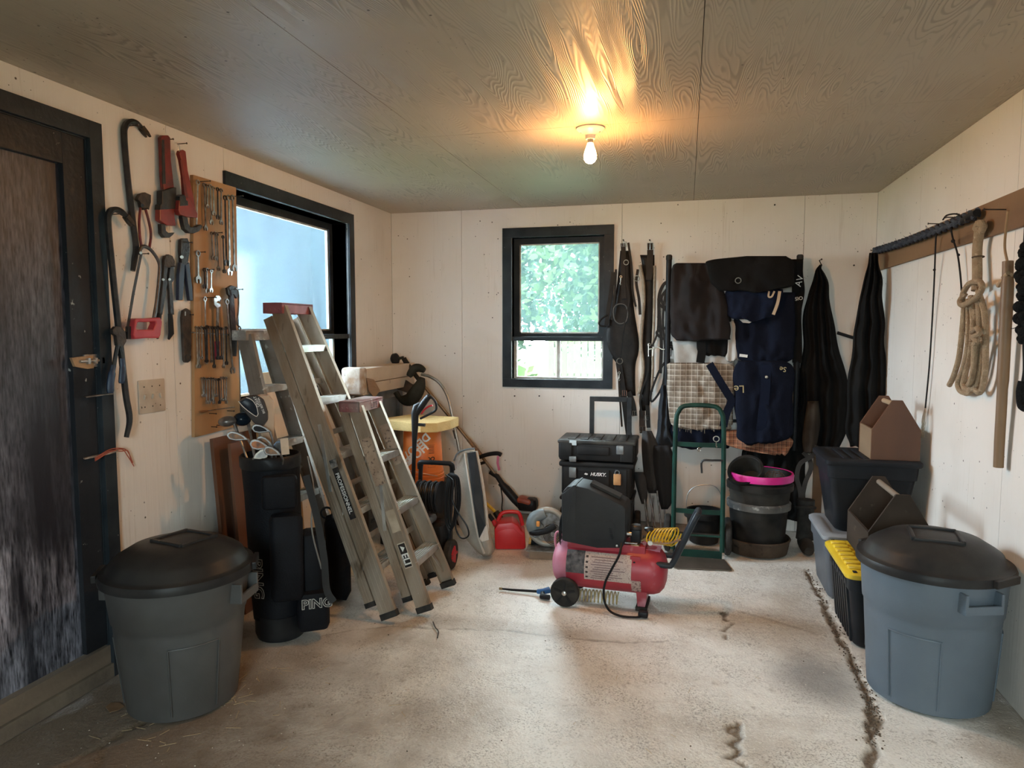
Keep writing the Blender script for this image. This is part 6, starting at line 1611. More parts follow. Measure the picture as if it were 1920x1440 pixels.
# ---- fleece edged girth
h2 = thing('girth', 'long black girth with grubby sheepskin edges hung from a buckle', 'girth', BK(1218, 458, .03))
cloth('girth_band', M_LEATHER, [(478, 1200, 1227), (500, 1204, 1227), (560, 1208, 1226), (620, 1206, 1224), (680, 1203, 1222), (720, 1203, 1221), (770, 1199, 1217)], BK, .022, h2, .5, .004, 8, 5, 3.0)
WMB().tube(curve_pts(bkp([(1200, 497), (1206, 530), (1207, 570), (1203, 620), (1202, 650), (1206, 690), (1201, 725), (1197, 738)], .032), 6), .0135, 8).part('fleece_edge', M_FLEECE, h2)
WMB().tube(curve_pts(bkp([(1227, 498), (1227, 540), (1226, 600), (1224, 650), (1224, 690), (1222, 735)], .030), 6), .0105, 8).part('fleece_edge', M_FLEECE, h2)
strap(h2, 'billet', [(1219, 456), (1219, 480), (1218, 510), (1216, 525)], .045, .042)
strap(h2, 'end_strap', [(1204, 770), (1204, 800), (1205, 812)], .045, .03, M_LEATHERB); strap(h2, 'end_strap', [(1214, 760), (1215, 785), (1216, 802)], .03, .034)
buckle(h2, 1219, 462, .05, .04, .05); buckle(h2, 1205, 805, .04, .04, .04); buckle(h2, 1212, 783, .042, .028, .035); ring(h2, 1194, 522, .04, .02)
strap(h2, 'keeper_strap', [(1196, 505), (1193, 530), (1198, 560), (1200, 590)], .02, .03)
# ---- bridle with bit
h3 = thing('bridle', 'tangled black bridle with a straight steel bit beside the charcoal blanket', 'bridle', BK(1245, 528, .04))
for px, w in (([(1256, 526), (1244, 534), (1236, 555), (1236, 590), (1240, 640), (1238, 700)], .024), ([(1252, 540), (1240, 560), (1250, 585), (1254, 610), (1232, 622), (1238, 632), (1256, 640)], .020),
              ([(1248, 545), (1243, 600), (1247, 660), (1243, 720), (1224, 752), (1220, 740), (1234, 700), (1246, 680)], .016), ([(1234, 560), (1233, 620), (1222, 650), (1216, 660)], .014),
              ([(1216, 662), (1214, 700), (1204, 730), (1200, 752), (1204, 780)], .014), ([(1256, 575), (1244, 577), (1236, 570)], .018), ([(1258, 640), (1262, 655), (1282, 645), (1294, 652), (1306, 668)], .016)):
    strap(h3, 'strap', px, w, .07 + .006 * random.random())
WMB().tube(curve_pts(bkp([(1216, 655), (1226, 653), (1234, 651), (1242, 655), (1256, 653)], .10), 5), .005, 8).part('bit_bar', M_NICKEL, h3)
for u in (1219, 1253):
    WMB().tube(bkp([(u - 3, 644), (u - 3, 668), (u + 5, 668), (u + 6, 650)], .10), .0036, 6).part('bit_cheek', M_NICKEL, h3)
ring(h3, 1217, 646, .10, .010)
nail(1170, 452, .06, BK, wall_back, .003); nail(1219, 452, .06, BK, wall_back, .003); nail(1256, 522, .07, BK, wall_back, .003)
for u, v in ((966, 742), (1012, 742), (1058, 743), (1120, 744), (1452, 385), (1600, 498)): nail(u, v, .02, BK, wall_back, .003)
# ---- folding camp chairs, grey and black, folded upright
h4 = thing('folded_camp_chair', 'folded camp chair in grey and black cloth with thin steel legs', 'camp chair', FL(1228, 975))
M_GREYC = mat('grey camp cloth', (.0465, .0434, .0422), .85, c2=(.0310, .0298, .0285), scale=8)
pl5 = at_y(5.18)
cloth('seat_cloth', M_GREYC, [(808, 1204, 1222), (840, 1203, 1236), (880, 1206, 1246), (905, 1210, 1250), (925, 1216, 1240)], pl5, .06, h4, 1.5, .02, 12, 5, 4.0)
cloth('back_cloth', mat('black camp cloth', (.02, .02, .021), .85), [(835, 1226, 1256), (860, 1222, 1264), (900, 1226, 1266), (940, 1236, 1260), (955, 1240, 1252)], at_y(5.14), .05, h4, 1.5, .02, 12, 5, 5.0)
cloth('arm_cloth', M_GREYC, [(885, 1188, 1206), (900, 1190, 1212), (930, 1198, 1214), (945, 1203, 1210)], at_y(5.12), .03, h4, 1.0, .01, 8, 4, 6.0)
for a, b, q in (((1208, 935), (1216, 985), 5.10), ((1218, 925), (1228, 985), 5.12), ((1232, 920), (1239, 985), 5.08), ((1210, 900), (1213, 985), 5.16), ((1245, 920), (1247, 985), 5.14), ((1225, 930), (1222, 985), 5.17)):
    p0, p1 = YP(*a, q), YP(*b, q); d = (p1 - p0); p1 = p0 + d * ((p0.z - .012) / -d.z)
    WMB().cyl(p0, p1, .007, n=8).part('leg', M_CHROME2, h4)
    WMB().cyl(p1 - Vector((0, 0, .012)), p1 + Vector((0, 0, .02)), .011, n=8).part('foot', M_BLK, h4)
# ---- blanket rack
rk = thing('blanket_rack', 'wall rack of two black capped posts and bars carrying horse blankets', 'rack', BK(1376, 700, .01))
for u in (1254.5, 1500):
    a = BK(u, 487, .10)
    WMB().cyl((a.x, a.y, .62), (a.x, a.y, a.z - .0), .021, n=14).part('post', M_BLK, rk)
    WMB().lathe([(.021, 0), (.023, .004), (.023, .03), (.016, .038), (.001, .040)], 14, (a.x, a.y, a.z - .002)).part('post_cap', M_RUBBER, rk)
    for z in (.75, 1.25, 1.85): WMB().bb(a.x - .012, a.x + .012, a.y, YB - .003, z - .02, z + .02).part('wall_bracket', M_BLK, rk, smooth=False)
xa, xb = BK(1254.5, 487, .10).x, BK(1500, 487, .10).x
for z in (.82, 1.10, 1.36, 1.62, 1.90): WMB().cyl((xa, YB - .10, z), (xb, YB - .10, z), .012, n=10).part('bar', M_BLK, rk)

def plaid(name, base, lines, sx, sz):
    m = bpy.data.materials.new(name); m.use_nodes = True
    nt = m.node_tree; N = nt.nodes; L = nt.links; b = N['Principled BSDF']; b.inputs['Roughness'].default_value = .95; b.inputs['Specular IOR Level'].default_value = .1
    tc = N.new('ShaderNodeTexCoord'); sp = N.new('ShaderNodeSeparateXYZ'); L.new(tc.outputs['Object'], sp.inputs[0])
    cur = None
    for axis, per, ph, wd, col, k in lines:
        a = N.new('ShaderNodeMath'); a.operation = 'MULTIPLY_ADD'; a.inputs[1].default_value = 1 / per; a.inputs[2].default_value = ph; L.new(sp.outputs[axis], a.inputs[0])
        fr = N.new('ShaderNodeMath'); fr.operation = 'FRACT'; L.new(a.outputs[0], fr.inputs[0])
        lt = N.new('ShaderNodeMath'); lt.operation = 'LESS_THAN'; lt.inputs[1].default_value = wd; L.new(fr.outputs[0], lt.inputs[0])
        ml = N.new('ShaderNodeMath'); ml.operation = 'MULTIPLY'; ml.inputs[1].default_value = k; L.new(lt.outputs[0], ml.inputs[0])
        mx = N.new('ShaderNodeMix'); mx.data_type = 'RGBA'; L.new(ml.outputs[0], mx.inputs['Factor'])
        if cur is None: mx.inputs['A'].default_value = base
        else: L.new(cur, mx.inputs['A'])
        mx.inputs['B'].default_value = col; cur = mx.outputs['Result']
    nz = N.new('ShaderNodeTexNoise'); nz.inputs['Scale'].default_value = 400; L.new(tc.outputs['Object'], nz.inputs[0])
    bp = N.new('ShaderNodeBump'); bp.inputs['Strength'].default_value = .3; bp.inputs['Distance'].default_value = .004; L.new(nz.outputs[0], bp.inputs['Height']); L.new(bp.outputs[0], b.inputs['Normal'])
    L.new(cur, b.inputs['Base Color'])
    return m
M_PLAID = plaid('beige check wool', (.30, .245, .19, 1), [('X', .040, 0, .45, (.17, .13, .10, 1), .6), ('Z', .040, .2, .45, (.17, .13, .10, 1), .6), ('X', .040, .1, .08, (.62, .56, .47, 1), .8), ('Z', .040, .35, .09, (.66, .60, .50, 1), .85), ('X', .080, .6, .03, (.05, .04, .035, 1), .7)], 1, 1)
M_PLAIDO = plaid('orange check wool', (.36, .155, .085, 1), [('X', .030, 0, .4, (.25, .10, .06, 1), .6), ('X', .030, .2, .14, (.06, .035, .03, 1), .85), ('Z', .045, .2, .10, (.08, .05, .04, 1), .7), ('Z', .045, .6, .12, (.50, .30, .18, 1), .6)], 1, 1)
def fabric(name, col, c2): return mat(name, col, .95, c2=c2, scale=5, bump=.35, bscale=260, spec=.15)
M_CHARC = fabric('charcoal canvas', (.0211, .0186, .0192), (.0322, .0273, .0267))
M_BLACKC = fabric('black quilt', (.0074, .0071, .0068), (.0124, .0112, .0105))
M_NAVY = fabric('navy canvas', (.0062, .0093, .0217), (.0093, .0130, .0285))
M_NAVY2 = fabric('dark navy canvas', (.0050, .0068, .0149), (.0074, .0099, .0205))
M_WHITEC = fabric('grubby white wool', (.52, .50, .47), (.40, .37, .33))
M_SLATE = fabric('slate grey coat cloth', (.0341, .0384, .0446), (.0236, .0267, .0310))
def blanket(label, m, rows, o, thick, folds=1.5, amp=.012, seed=0.0, cat='blanket', nm='horse_blanket', parts=None, nu=18):
    t = thing(nm, label, cat, BK((rows[0][1] + rows[0][2]) / 2, rows[0][0], o))
    cloth('cloth', m, rows, lambda u, v, q=0.0: BK(u, v, o + q), thick, t, folds * 1.6, amp * 1.9, nu + 8, 7, seed, .30, lump=1.5, rag=4.0, sag=6.0)
    return t
# back layers first
blanket('pale grey wool blanket at the back of the rack', M_WHITEC, [(640, 1262, 1376), (660, 1264, 1378), (690, 1266, 1376), (700, 1270, 1370)], .125, .02, 2, .008, .3)
blanket('soft white saddle cloth tip hanging between the navy blankets', M_WHITEC, [(600, 1366, 1382), (640, 1364, 1384), (668, 1360, 1386), (676, 1366, 1382)], .15, .03, 1, .006, .8, 'saddle cloth', 'saddle_cloth')
b = blanket('black quilted blanket whose flap shows below the charcoal one', M_BLACKC, [(560, 1300, 1372), (600, 1302, 1373), (640, 1304, 1373), (660, 1308, 1370), (668, 1326, 1362)], .15, .03, 1.5, .01, 1.6)
WMB().bar([BK(1314, 636, .205), BK(1316, 660, .205), BK(1313, 680, .20)], .06, .008, NB).part('strap', M_BLACKC, b, smooth=False)
blanket('charcoal canvas horse blanket draped over the top of the rack', M_CHARC, [(493, 1268, 1330), (500, 1261, 1342), (530, 1258, 1352), (570, 1257, 1364), (605, 1257, 1369), (628, 1260, 1370), (638, 1270, 1368)], .20, .05, 1.4, .016, 2.1)
b = blanket('rolled black blanket with a steel ring at the top of the rack', M_BLACKC, [(480, 1400, 1474), (488, 1330, 1486), (500, 1327, 1489), (525, 1330, 1489), (538, 1340, 1488), (546, 1352, 1460)], .255, .055, .6, .008, 3.0)
WMB().torus(BK(1384, 526, .322), .019, .003, (0, 1, .2), 20, 6).part('ring', M_NICKEL, b)
WMB().box(BK(1443, 516, .318), (.008, .003, .045)).part('woven_tag', mat('pale woven tag', (.45, .42, .34), .8), b, smooth=False)
b = blanket('folded navy blanket bound with beige tape under the rolled black one', M_NAVY, [(542, 1364, 1468), (556, 1360, 1466), (580, 1362, 1460), (594, 1368, 1452), (600, 1380, 1430)], .215, .045, 1.2, .012, 4.0)
WMB().bar(curve_pts([BK(1442, 546, .285), BK(1441, 556, .29), BK(1447, 556, .29), BK(1452, 546, .285)], 4), .012, .003, NB).part('tape_loop', mat('beige tape', (.50, .37, .25), .9), b, smooth=False)
WMB().bar(curve_pts([BK(1462, 546, .275), BK(1458, 568, .28), BK(1450, 590, .272)], 4), .020, .004, NB).part('binding', mat('beige tape', (.50, .37, .25), .9), b, smooth=False)
b = blanket('large navy turnout blanket with a white care label hanging mid rack', M_NAVY2, [(548, 1440, 1492), (590, 1380, 1491), (620, 1378, 1491), (655, 1380, 1489), (672, 1385, 1484), (682, 1404, 1470)], .165, .04, 1.2, .012, 5.0)
WMB().box(BK(1394, 667, .208), (.055, .003, .020), Matrix.Rotation(.12, 3, 'Y')).part('care_label', M_WHITE, b, smooth=False)
WMB().poly([BK(1386, 599, .225), BK(1419, 598, .225), BK(1405, 606, .23), BK(1393, 605, .23)], (0, -.002, 0)).part('lining_edge', M_WHITEC, b, smooth=False)
b = blanket('beige brown check wool blanket with a dark strap low on the rack', M_PLAID, [(680, 1256, 1340), (688, 1251, 1378), (720, 1250, 1377), (755, 1252, 1375), (790, 1258, 1374), (800, 1264, 1373), (806, 1290, 1370)], .17, .045, 1.2, .010, 6.0, nu=24)
WMB().bar(curve_pts([BK(1330, 682, .232), BK(1348, 712, .242), BK(1364, 738, .240), BK(1371, 752, .235), BK(1362, 775, .235), BK(1356, 800, .225)], 5), .055, .005, NB).part('strap', M_NAVY2, b, smooth=False)
fr = WMB()
for k in range(26):
    u = 1262 + k * 3.1; v = 799 + 4 * math.sin(k * .8)
    fr.tube([BK(u, v - 2, .205), BK(u + random.uniform(-2, 2), v + random.uniform(5, 12), .212)], .0012, 4)
fr.part('fringe', mat('wool fringe', (.36, .30, .22), .95), b)['kind'] = 'stuff'
b = blanket('big navy stable blanket with gold lettering and press stud', M_NAVY2, [(676, 1384, 1470), (688, 1377, 1487), (720, 1376, 1488), (760, 1377, 1487), (800, 1380, 1487), (820, 1383, 1484), (832, 1394, 1450)], .205, .05, 1.0, .010, 7.0, nu=22)
WMB().bar(curve_pts([BK(1437, 684, .262), BK(1435, 730, .266), BK(1431, 770, .264), BK(1427, 806, .258)], 5), .062, .005, NB).part('centre_band', M_NAVY, b, smooth=False)
WMB().lathe([(.012, 0), (.010, .004), (.004, .006)], 14, BK(1437, 707, .268), Matrix.Rotation(math.pi / 2, 3, 'X')).part('press_stud', M_NICKEL, b)
M_GOLD = mat('gold thread', (.45, .36, .18), .7)
lettering('lettering', 'Le', M_GOLD, b, BK(1386, 729, .266) - b.location, (-1, 0, -.05), (.05, 0, -1), .075, .0008)
lettering('lettering', 'Se', M_GOLD, b, BK(1468, 692, .262) - b.location, (-1, 0, .1), (-.1, 0, -1), .050, .0008)
blanket('orange brown check blanket peeping out under the navy one', M_PLAIDO, [(806, 1362, 1440), (822, 1360, 1484), (834, 1362, 1485), (844, 1396, 1480), (853, 1452, 1472)], .16, .03, 2, .01, 8.0)
blanket('dark navy blanket edge below the check blanket', M_NAVY2, [(796, 1258, 1350), (815, 1256, 1364), (832, 1258, 1368), (840, 1280, 1366)], .135, .03, 2, .01, 9.0)
blanket('slate grey coat hanging at the open side of the rack', M_SLATE, [(722, 1240, 1256), (745, 1237, 1258), (780, 1234, 1258), (810, 1231, 1262), (832, 1230, 1278), (838, 1240, 1292)], .10, .05, 1.5, .014, 10.0, 'coat', 'coat')
b = blanket('black banner with pale letters behind the rolled blanket', M_BLACKC, [(486, 1484, 1506), (520, 1484, 1507), (560, 1485, 1506), (600, 1486, 1504), (680, 1486, 1502)], .13, .015, .5, .004, 11.0, 'banner', 'banner')
lettering('lettering', 'AV', M_WHITE, b, BK(1499, 527, .155) - b.location, (.25, 0, .97), (-.97, 0, .25), .06, .0008)
lettering('lettering', 'SIO', M_WHITE, b, BK(1498, 560, .155) - b.location, (1, 0, .15), (-.15, 0, 1), .035, .0008)
# narrow things in the dark gap below
blanket('black cloth rug hanging to the floor behind the buckets', M_BLACKC, [(690, 1486, 1512), (760, 1486, 1512), (830, 1400, 1512), (880, 1392, 1510), (940, 1398, 1508), (975, 1404, 1500)], .03, .05, 3, .02, 12.0, 'infill', 'shadow_infill')  # black cloth put in for dark stuff and shadow behind the buckets
tg_ = tag(WMB().tube(curve_pts([BK(1487, 700, .20), BK(1485, 760, .21), BK(1486, 790, .21), BK(1483, 806, .2)], 5), .005, 6).build('tassel_cord', mat('tan cord', (.30, .19, .11), .9), None, loc=BK(1487, 700, .2)), 'tan knotted cord hanging beside the navy stable blanket', 'cord')

# ---- black coats on nails
def coat(label, rows, o, thick, folds, seed, hem=None):
    t = thing('long_coat', label, 'coat', BK(rows[0][1], rows[0][0], o))
    cloth('cloth', M_BLACKCOAT, rows, lambda u, v, q=0.0: BK(u, v, o + q), thick, t, folds * 1.5, .045, 34, 7, seed, .45, lump=.8, rag=8.0, sag=10.0)
    return t
M_BLACKCOAT = fabric('black oilcloth', (.0087, .0084, .0081), (.0136, .0124, .0112))
c1 = coat('black long coat hung by its collar on a nail beside the banner', [(496, 1537, 1542), (512, 1528, 1547), (545, 1517, 1553), (600, 1507, 1563), (660, 1502, 1576), (720, 1500, 1590), (790, 1500, 1588), (850, 1504, 1572)], .02, .085, 2.4, 1.0)
WMB().tube(curve_pts([BK(1541, 498, .05), BK(1538, 492, .055), BK(1536, 488, .05)], 4), .003, 6).part('hanging_loop', M_BLACKCOAT, c1)
tr_ = thing('boot_trousers', 'brown stained leather leggings hanging below the black coat', 'leggings', BK(1520, 770, .12))
cloth('leg', mat('stained brown leather', (.028, .020, .015), .8, c2=(.055, .042, .03), scale=8), [(752, 1514, 1535), (790, 1508, 1538), (822, 1504, 1534), (845, 1506, 1528), (850, 1510, 1524)], lambda u, v, q=0.0: BK(u, v, .12 + q), .06, tr_, 1, .015, 12, 5, 3.0)
M_PALESTRAP = mat('dusty grey strap', (.05, .045, .04), .9, c2=(.03, .027, .025), scale=10)
WMB().bar(curve_pts([BK(1506, 848, .15), BK(1518, 862, .16), BK(1520, 880, .16), BK(1510, 905, .16), BK(1504, 940, .15), BK(1508, 965, .15)], 5), .03, .004, NB).part('strap', M_PALESTRAP, tr_, smooth=False)
WMB().bar(curve_pts([BK(1530, 835, .16), BK(1526, 850, .17), BK(1518, 858, .17), BK(1500, 870, .16), BK(1494, 895, .15), BK(1500, 920, .15), BK(1503, 960, .15)], 5), .03, .004, NB).part('strap', M_PALESTRAP, tr_, smooth=False)
bt_ = thing('rubber_boot', 'black rubber boot with a pale toe band standing in the dark corner', 'boot', YP(1508, 1036, 4.98) * 1.0)
bt_.location.z = 0
MB().tube(curve_pts([(0, 0, .34), (.0, .0, .20), (.0, .0, .07)], 4), [.056, .055, .054, .053, .052, .051, .052, .055, .058], 16).build('shaft', M_RUBBER, bt_)
MB().tube([(0, .03, .045), (0, -.06, .045), (0, -.13, .04), (0, -.18, .035)], [.045, .048, .044, .028], 14).build('foot', M_RUBBER, bt_)
MB().torus((0, 0, .285), .058, .010, (0, .3, 1), 20, 8).build('band', M_PALESTRAP, bt_)
c2_ = coat('black long coat hanging in the corner from the nailed rail', [(474, 1630, 1646), (500, 1626, 1649), (540, 1616, 1653), (600, 1604, 1658), (660, 1596, 1662), (730, 1590, 1664), (800, 1588, 1663), (838, 1592, 1650)], .33, .085, 2.2, 2.0)
tag(WMB().tube([BK(1570, 624, .06), BK(1602, 634, .06)], .012, 8).build('rake_handle', M_BLK, None, loc=BK(1570, 624, .06)), 'black bar end bridging the gap between the two coats', 'pole')
nail(1537, 488, .07, BK, wall_back, .003); nail(1640, 472, .07, BK, wall_back, .003)
tag(MB().bb(-.03, .03, -.015, .015, 0, .62).build('wood_post', mat('old brown post', (.13, .075, .035), .8, c2=(.08, .045, .022), scale=6, stretch=(1, 1, .1)), None, smooth=False), 'short brown wooden post standing in the dark corner', 'post').location = (.93, 5.30, 0)

# ---- hand truck
M_GREEN = mat('dark green tube enamel', (.012, .050, .036), .38, c2=(.010, .032, .025), scale=12, c3=(.10, .13, .11), s3=60, t3=.74)
ht = thing('hand_truck', 'dark green tubular hand truck with steel toe plate standing before the blankets', 'hand truck', (.095, 4.62, 0))
hx0, hx1 = -.155, .155
path = [(hx0, -.02, .05), (hx0, .02, .30), (hx0, .05, .60), (hx0 + .004, .07, .86), (hx0 + .018, .075, .945), (hx0 + .07, .08, .988), (hx1 - .07, .08, .988), (hx1 - .018, .075, .945), (hx1 - .004, .07, .86), (hx1, .05, .60), (hx1, .02, .30), (hx1, -.02, .05)]
MB().tube(curve_pts(path, 6), .0155, 12).build('frame_tube', M_GREEN, ht)
for z, y in ((.735, .062), (.30, .02)):
    MB().bar([(hx0, y, z), (0, y - .012, z), (hx1, y, z)], .030, .006, NB).build('cross_bar', M_GREEN, ht, smooth=False)
MB().cyl((hx0, .0, .145), (hx1, .0, .145), .007, n=10).build('brace_rod', M_GREEN, ht)
MB().cyl((hx0 - .035, .10, .125), (hx1 + .035, .10, .125), .009, n=10).build('axle', M_IRON, ht)
for s, x in ((-1, hx0), (1, hx1)):
    wl = MB().lathe([(.045, -.022), (.10, -.024), (.122, -.014), (.125, 0), (.122, .014), (.10, .024), (.045, .022)], 30, (x + s * .012 + s * .026, .10, .1255), Matrix.Rotation(math.pi / 2, 3, 'Y')).build('wheel', M_RUBBER, ht)
    MB().lathe([(.012, -.026), (.05, -.018), (.082, -.022), (.085, .022), (.05, .018), (.012, .026)], 24, (x + s * .038, .10, .1255), Matrix.Rotation(math.pi / 2, 3, 'Y')).build('rim', M_GREEN, wl)
    MB().bar([(x, .0, .16), (x, .10, .13)], .03, .006, (1, 0, 0)).build('axle_bracket', M_GREEN, ht, smooth=False)
tpp = [FL(1262, 1046), FL(1292, 1071), FL(1373, 1066), FL(1352, 1048)]
toe = MB().poly([Vector((hx0 - .012, -.02, .001)), Vector((hx0 + .01, -.25, .001)), Vector((hx0 + .03, -.265, .001)), Vector((hx1 + .04, -.225, .001)), Vector((hx1 + .05, -.205, .001)), Vector((hx1 + .015, -.02, .001))], (0, 0, .006)).build('toe_plate', mat('worn brown steel plate', (.16, .13, .105), .5, .6, c2=(.10, .08, .06), scale=6, c3=(.36, .33, .30), s3=14, t3=.68), ht, smooth=False)
MB().box((0, -.02, .03), (.31, .006, .05)).build('toe_lip', M_GREEN, ht, smooth=False)
MB().tube(curve_pts([(.02, .05, .55), (.02, .04, .63), (.08, .03, .64), (.155, .045, .64)], 4), .007, 8).build('hook_bracket', M_IRON, ht)
MB().torus((-.0, .045, .705), .012, .002, (0, 1, 0), 14, 5).build('eye_ring', M_NICKEL, ht)
tag(MB().torus((0, 0, 0), .018, .0035, (0, 1, 0), 16, 6).tube([(0, 0, -.018), (0, 0, -.045), (.006, 0, -.055)], .004, 6).build('carabiner', M_NICKEL, None), 'steel snap clip dangling by the hand truck frame', 'clip').location = YP(1343, 823, 4.66)

# ---- buckets
M_BUCK = mat('black feed bucket', (.0087, .0087, .0093), .45, c2=(.0310, .0285, .0248), scale=7, c3=(.0744, .0682, .0620), s3=36, t3=.72)
M_BUCKD = mat('dusty black bucket', (.0217, .0198, .0174), .6, c2=(.0558, .0496, .0409), scale=6, c3=(.0868, .0806, .0682), s3=40, t3=.68)
def bucket(label, loc, r0, r1, h, m, rim_m=None, tilt=None, bail=None, rim_w=.012, nm='bucket', liner=None):
    t = thing(nm, label, 'bucket', loc)
    R = tilt if tilt is not None else Matrix.Identity(3)
    MB().lathe([(r0 * .92, 0), (r0, .006), (r0 + (r1 - r0) * .9, h * .9), (r1, h - .012), (r1 - .006, h), (r1 - .012, h - .004), (r0 + (r1 - r0) * .85 - .012, h * .82), (r0 - .012, .012)], 40, (0, 0, 0), R).build('body', m, t)
    if rim_m is not None: MB().lathe([(r1 - .004, h - .045), (r1 + rim_w, h - .042), (r1 + rim_w + .002, h - .006), (r1 + .002, h + .004), (r1 - .010, h + .002)], 40, (0, 0, 0), R, cap0=False, cap1=False).build('rim', rim_m, t)
    if bail: MB().tube(curve_pts([R @ Vector(q) for q in bail], 6), .0035, 6).build('bail', M_GALV, t)
    return t
bs = FL(1420, 1030); bx, by = bs.x, 4.86
tub = thing('rubber_feed_tub', 'low brown crusted rubber feed tub under the bucket stack', 'feed tub', (bx - .005, by, 0))
MB().lathe([(.17, 0), (.19, .006), (.205, .085), (.212, .098), (.205, .106), (.196, .100), (.18, .02)], 44).build('body', mat('crusted rubber', (.0465, .0322, .0223), .9, c2=(.0868, .0620, .0434), scale=7, c3=(.0217, .0161, .0124), s3=24, t3=.6, bump=.7, bscale=30), tub)
bucket('black bucket with a scuffed grey rim at the bottom of the stack', (bx - .004, by, .018), .165, .192, .330, M_BUCK, mat('scuffed pale rim', (.12, .115, .105), .6, c2=(.05, .05, .05), scale=9, c3=(.34, .33, .30), s3=20, t3=.58))
b = bucket('black flared bucket with a wire bail nested second in the stack', (bx, by, .175), .168, .200, .300, M_BUCKD, M_BUCK)
b = bucket('black bucket with a bright pink rim nested third in the stack', (bx + .006, by, .245), .150, .202, .292, M_BUCK, mat('hot pink plastic', (.78, .03, .30), .4, c2=(.62, .025, .24), scale=8), None, [(-.20, -.02, .29), (-.10, -.16, .285), (.05, -.195, .28), (.20, -.05, .288)], .004)
c_, r_ = frame_at((bx, by))
mt = thing('feed_muzzle', 'rusty wire basket lying inside the pink rimmed bucket', 'basket', (bx + .09, by - .02, .50))
k = MB()
for i in range(5): k.torus((0, 0, .012 * i), .085 - .012 * i, .002, (0, .2, 1), 22, 4)
for i in range(8):
    a = i * math.pi / 4; k.tube([(.085 * math.cos(a), .085 * math.sin(a), 0), (.04 * math.cos(a), .04 * math.sin(a), .048)], .0018, 4)
k.build('wire_basket', mat('rusty wire', (.22, .11, .06), .7, .5), mt)
RT_ = Matrix.Rotation(-.45, 3, 'Z') @ Matrix.Rotation(.80, 3, 'X')
bucket('small dusty bucket tipped towards the hand truck on top of the stack', YP(1397, 880, 4.76) - RT_ @ Vector((0, 0, .135)), .085, .112, .135, M_BUCKD, M_BUCK, RT_, None, .004)
b2 = bucket('black water bucket with a tall handle arc behind the hand truck', (.145, 4.98, 0), .098, .125, .225, M_BUCK, M_BUCK, None, [(-.125, 0, .21), (-.115, 0, .33), (-.06, .0, .39), (.05, .0, .405), (.11, 0, .34), (.125, 0, .21)])
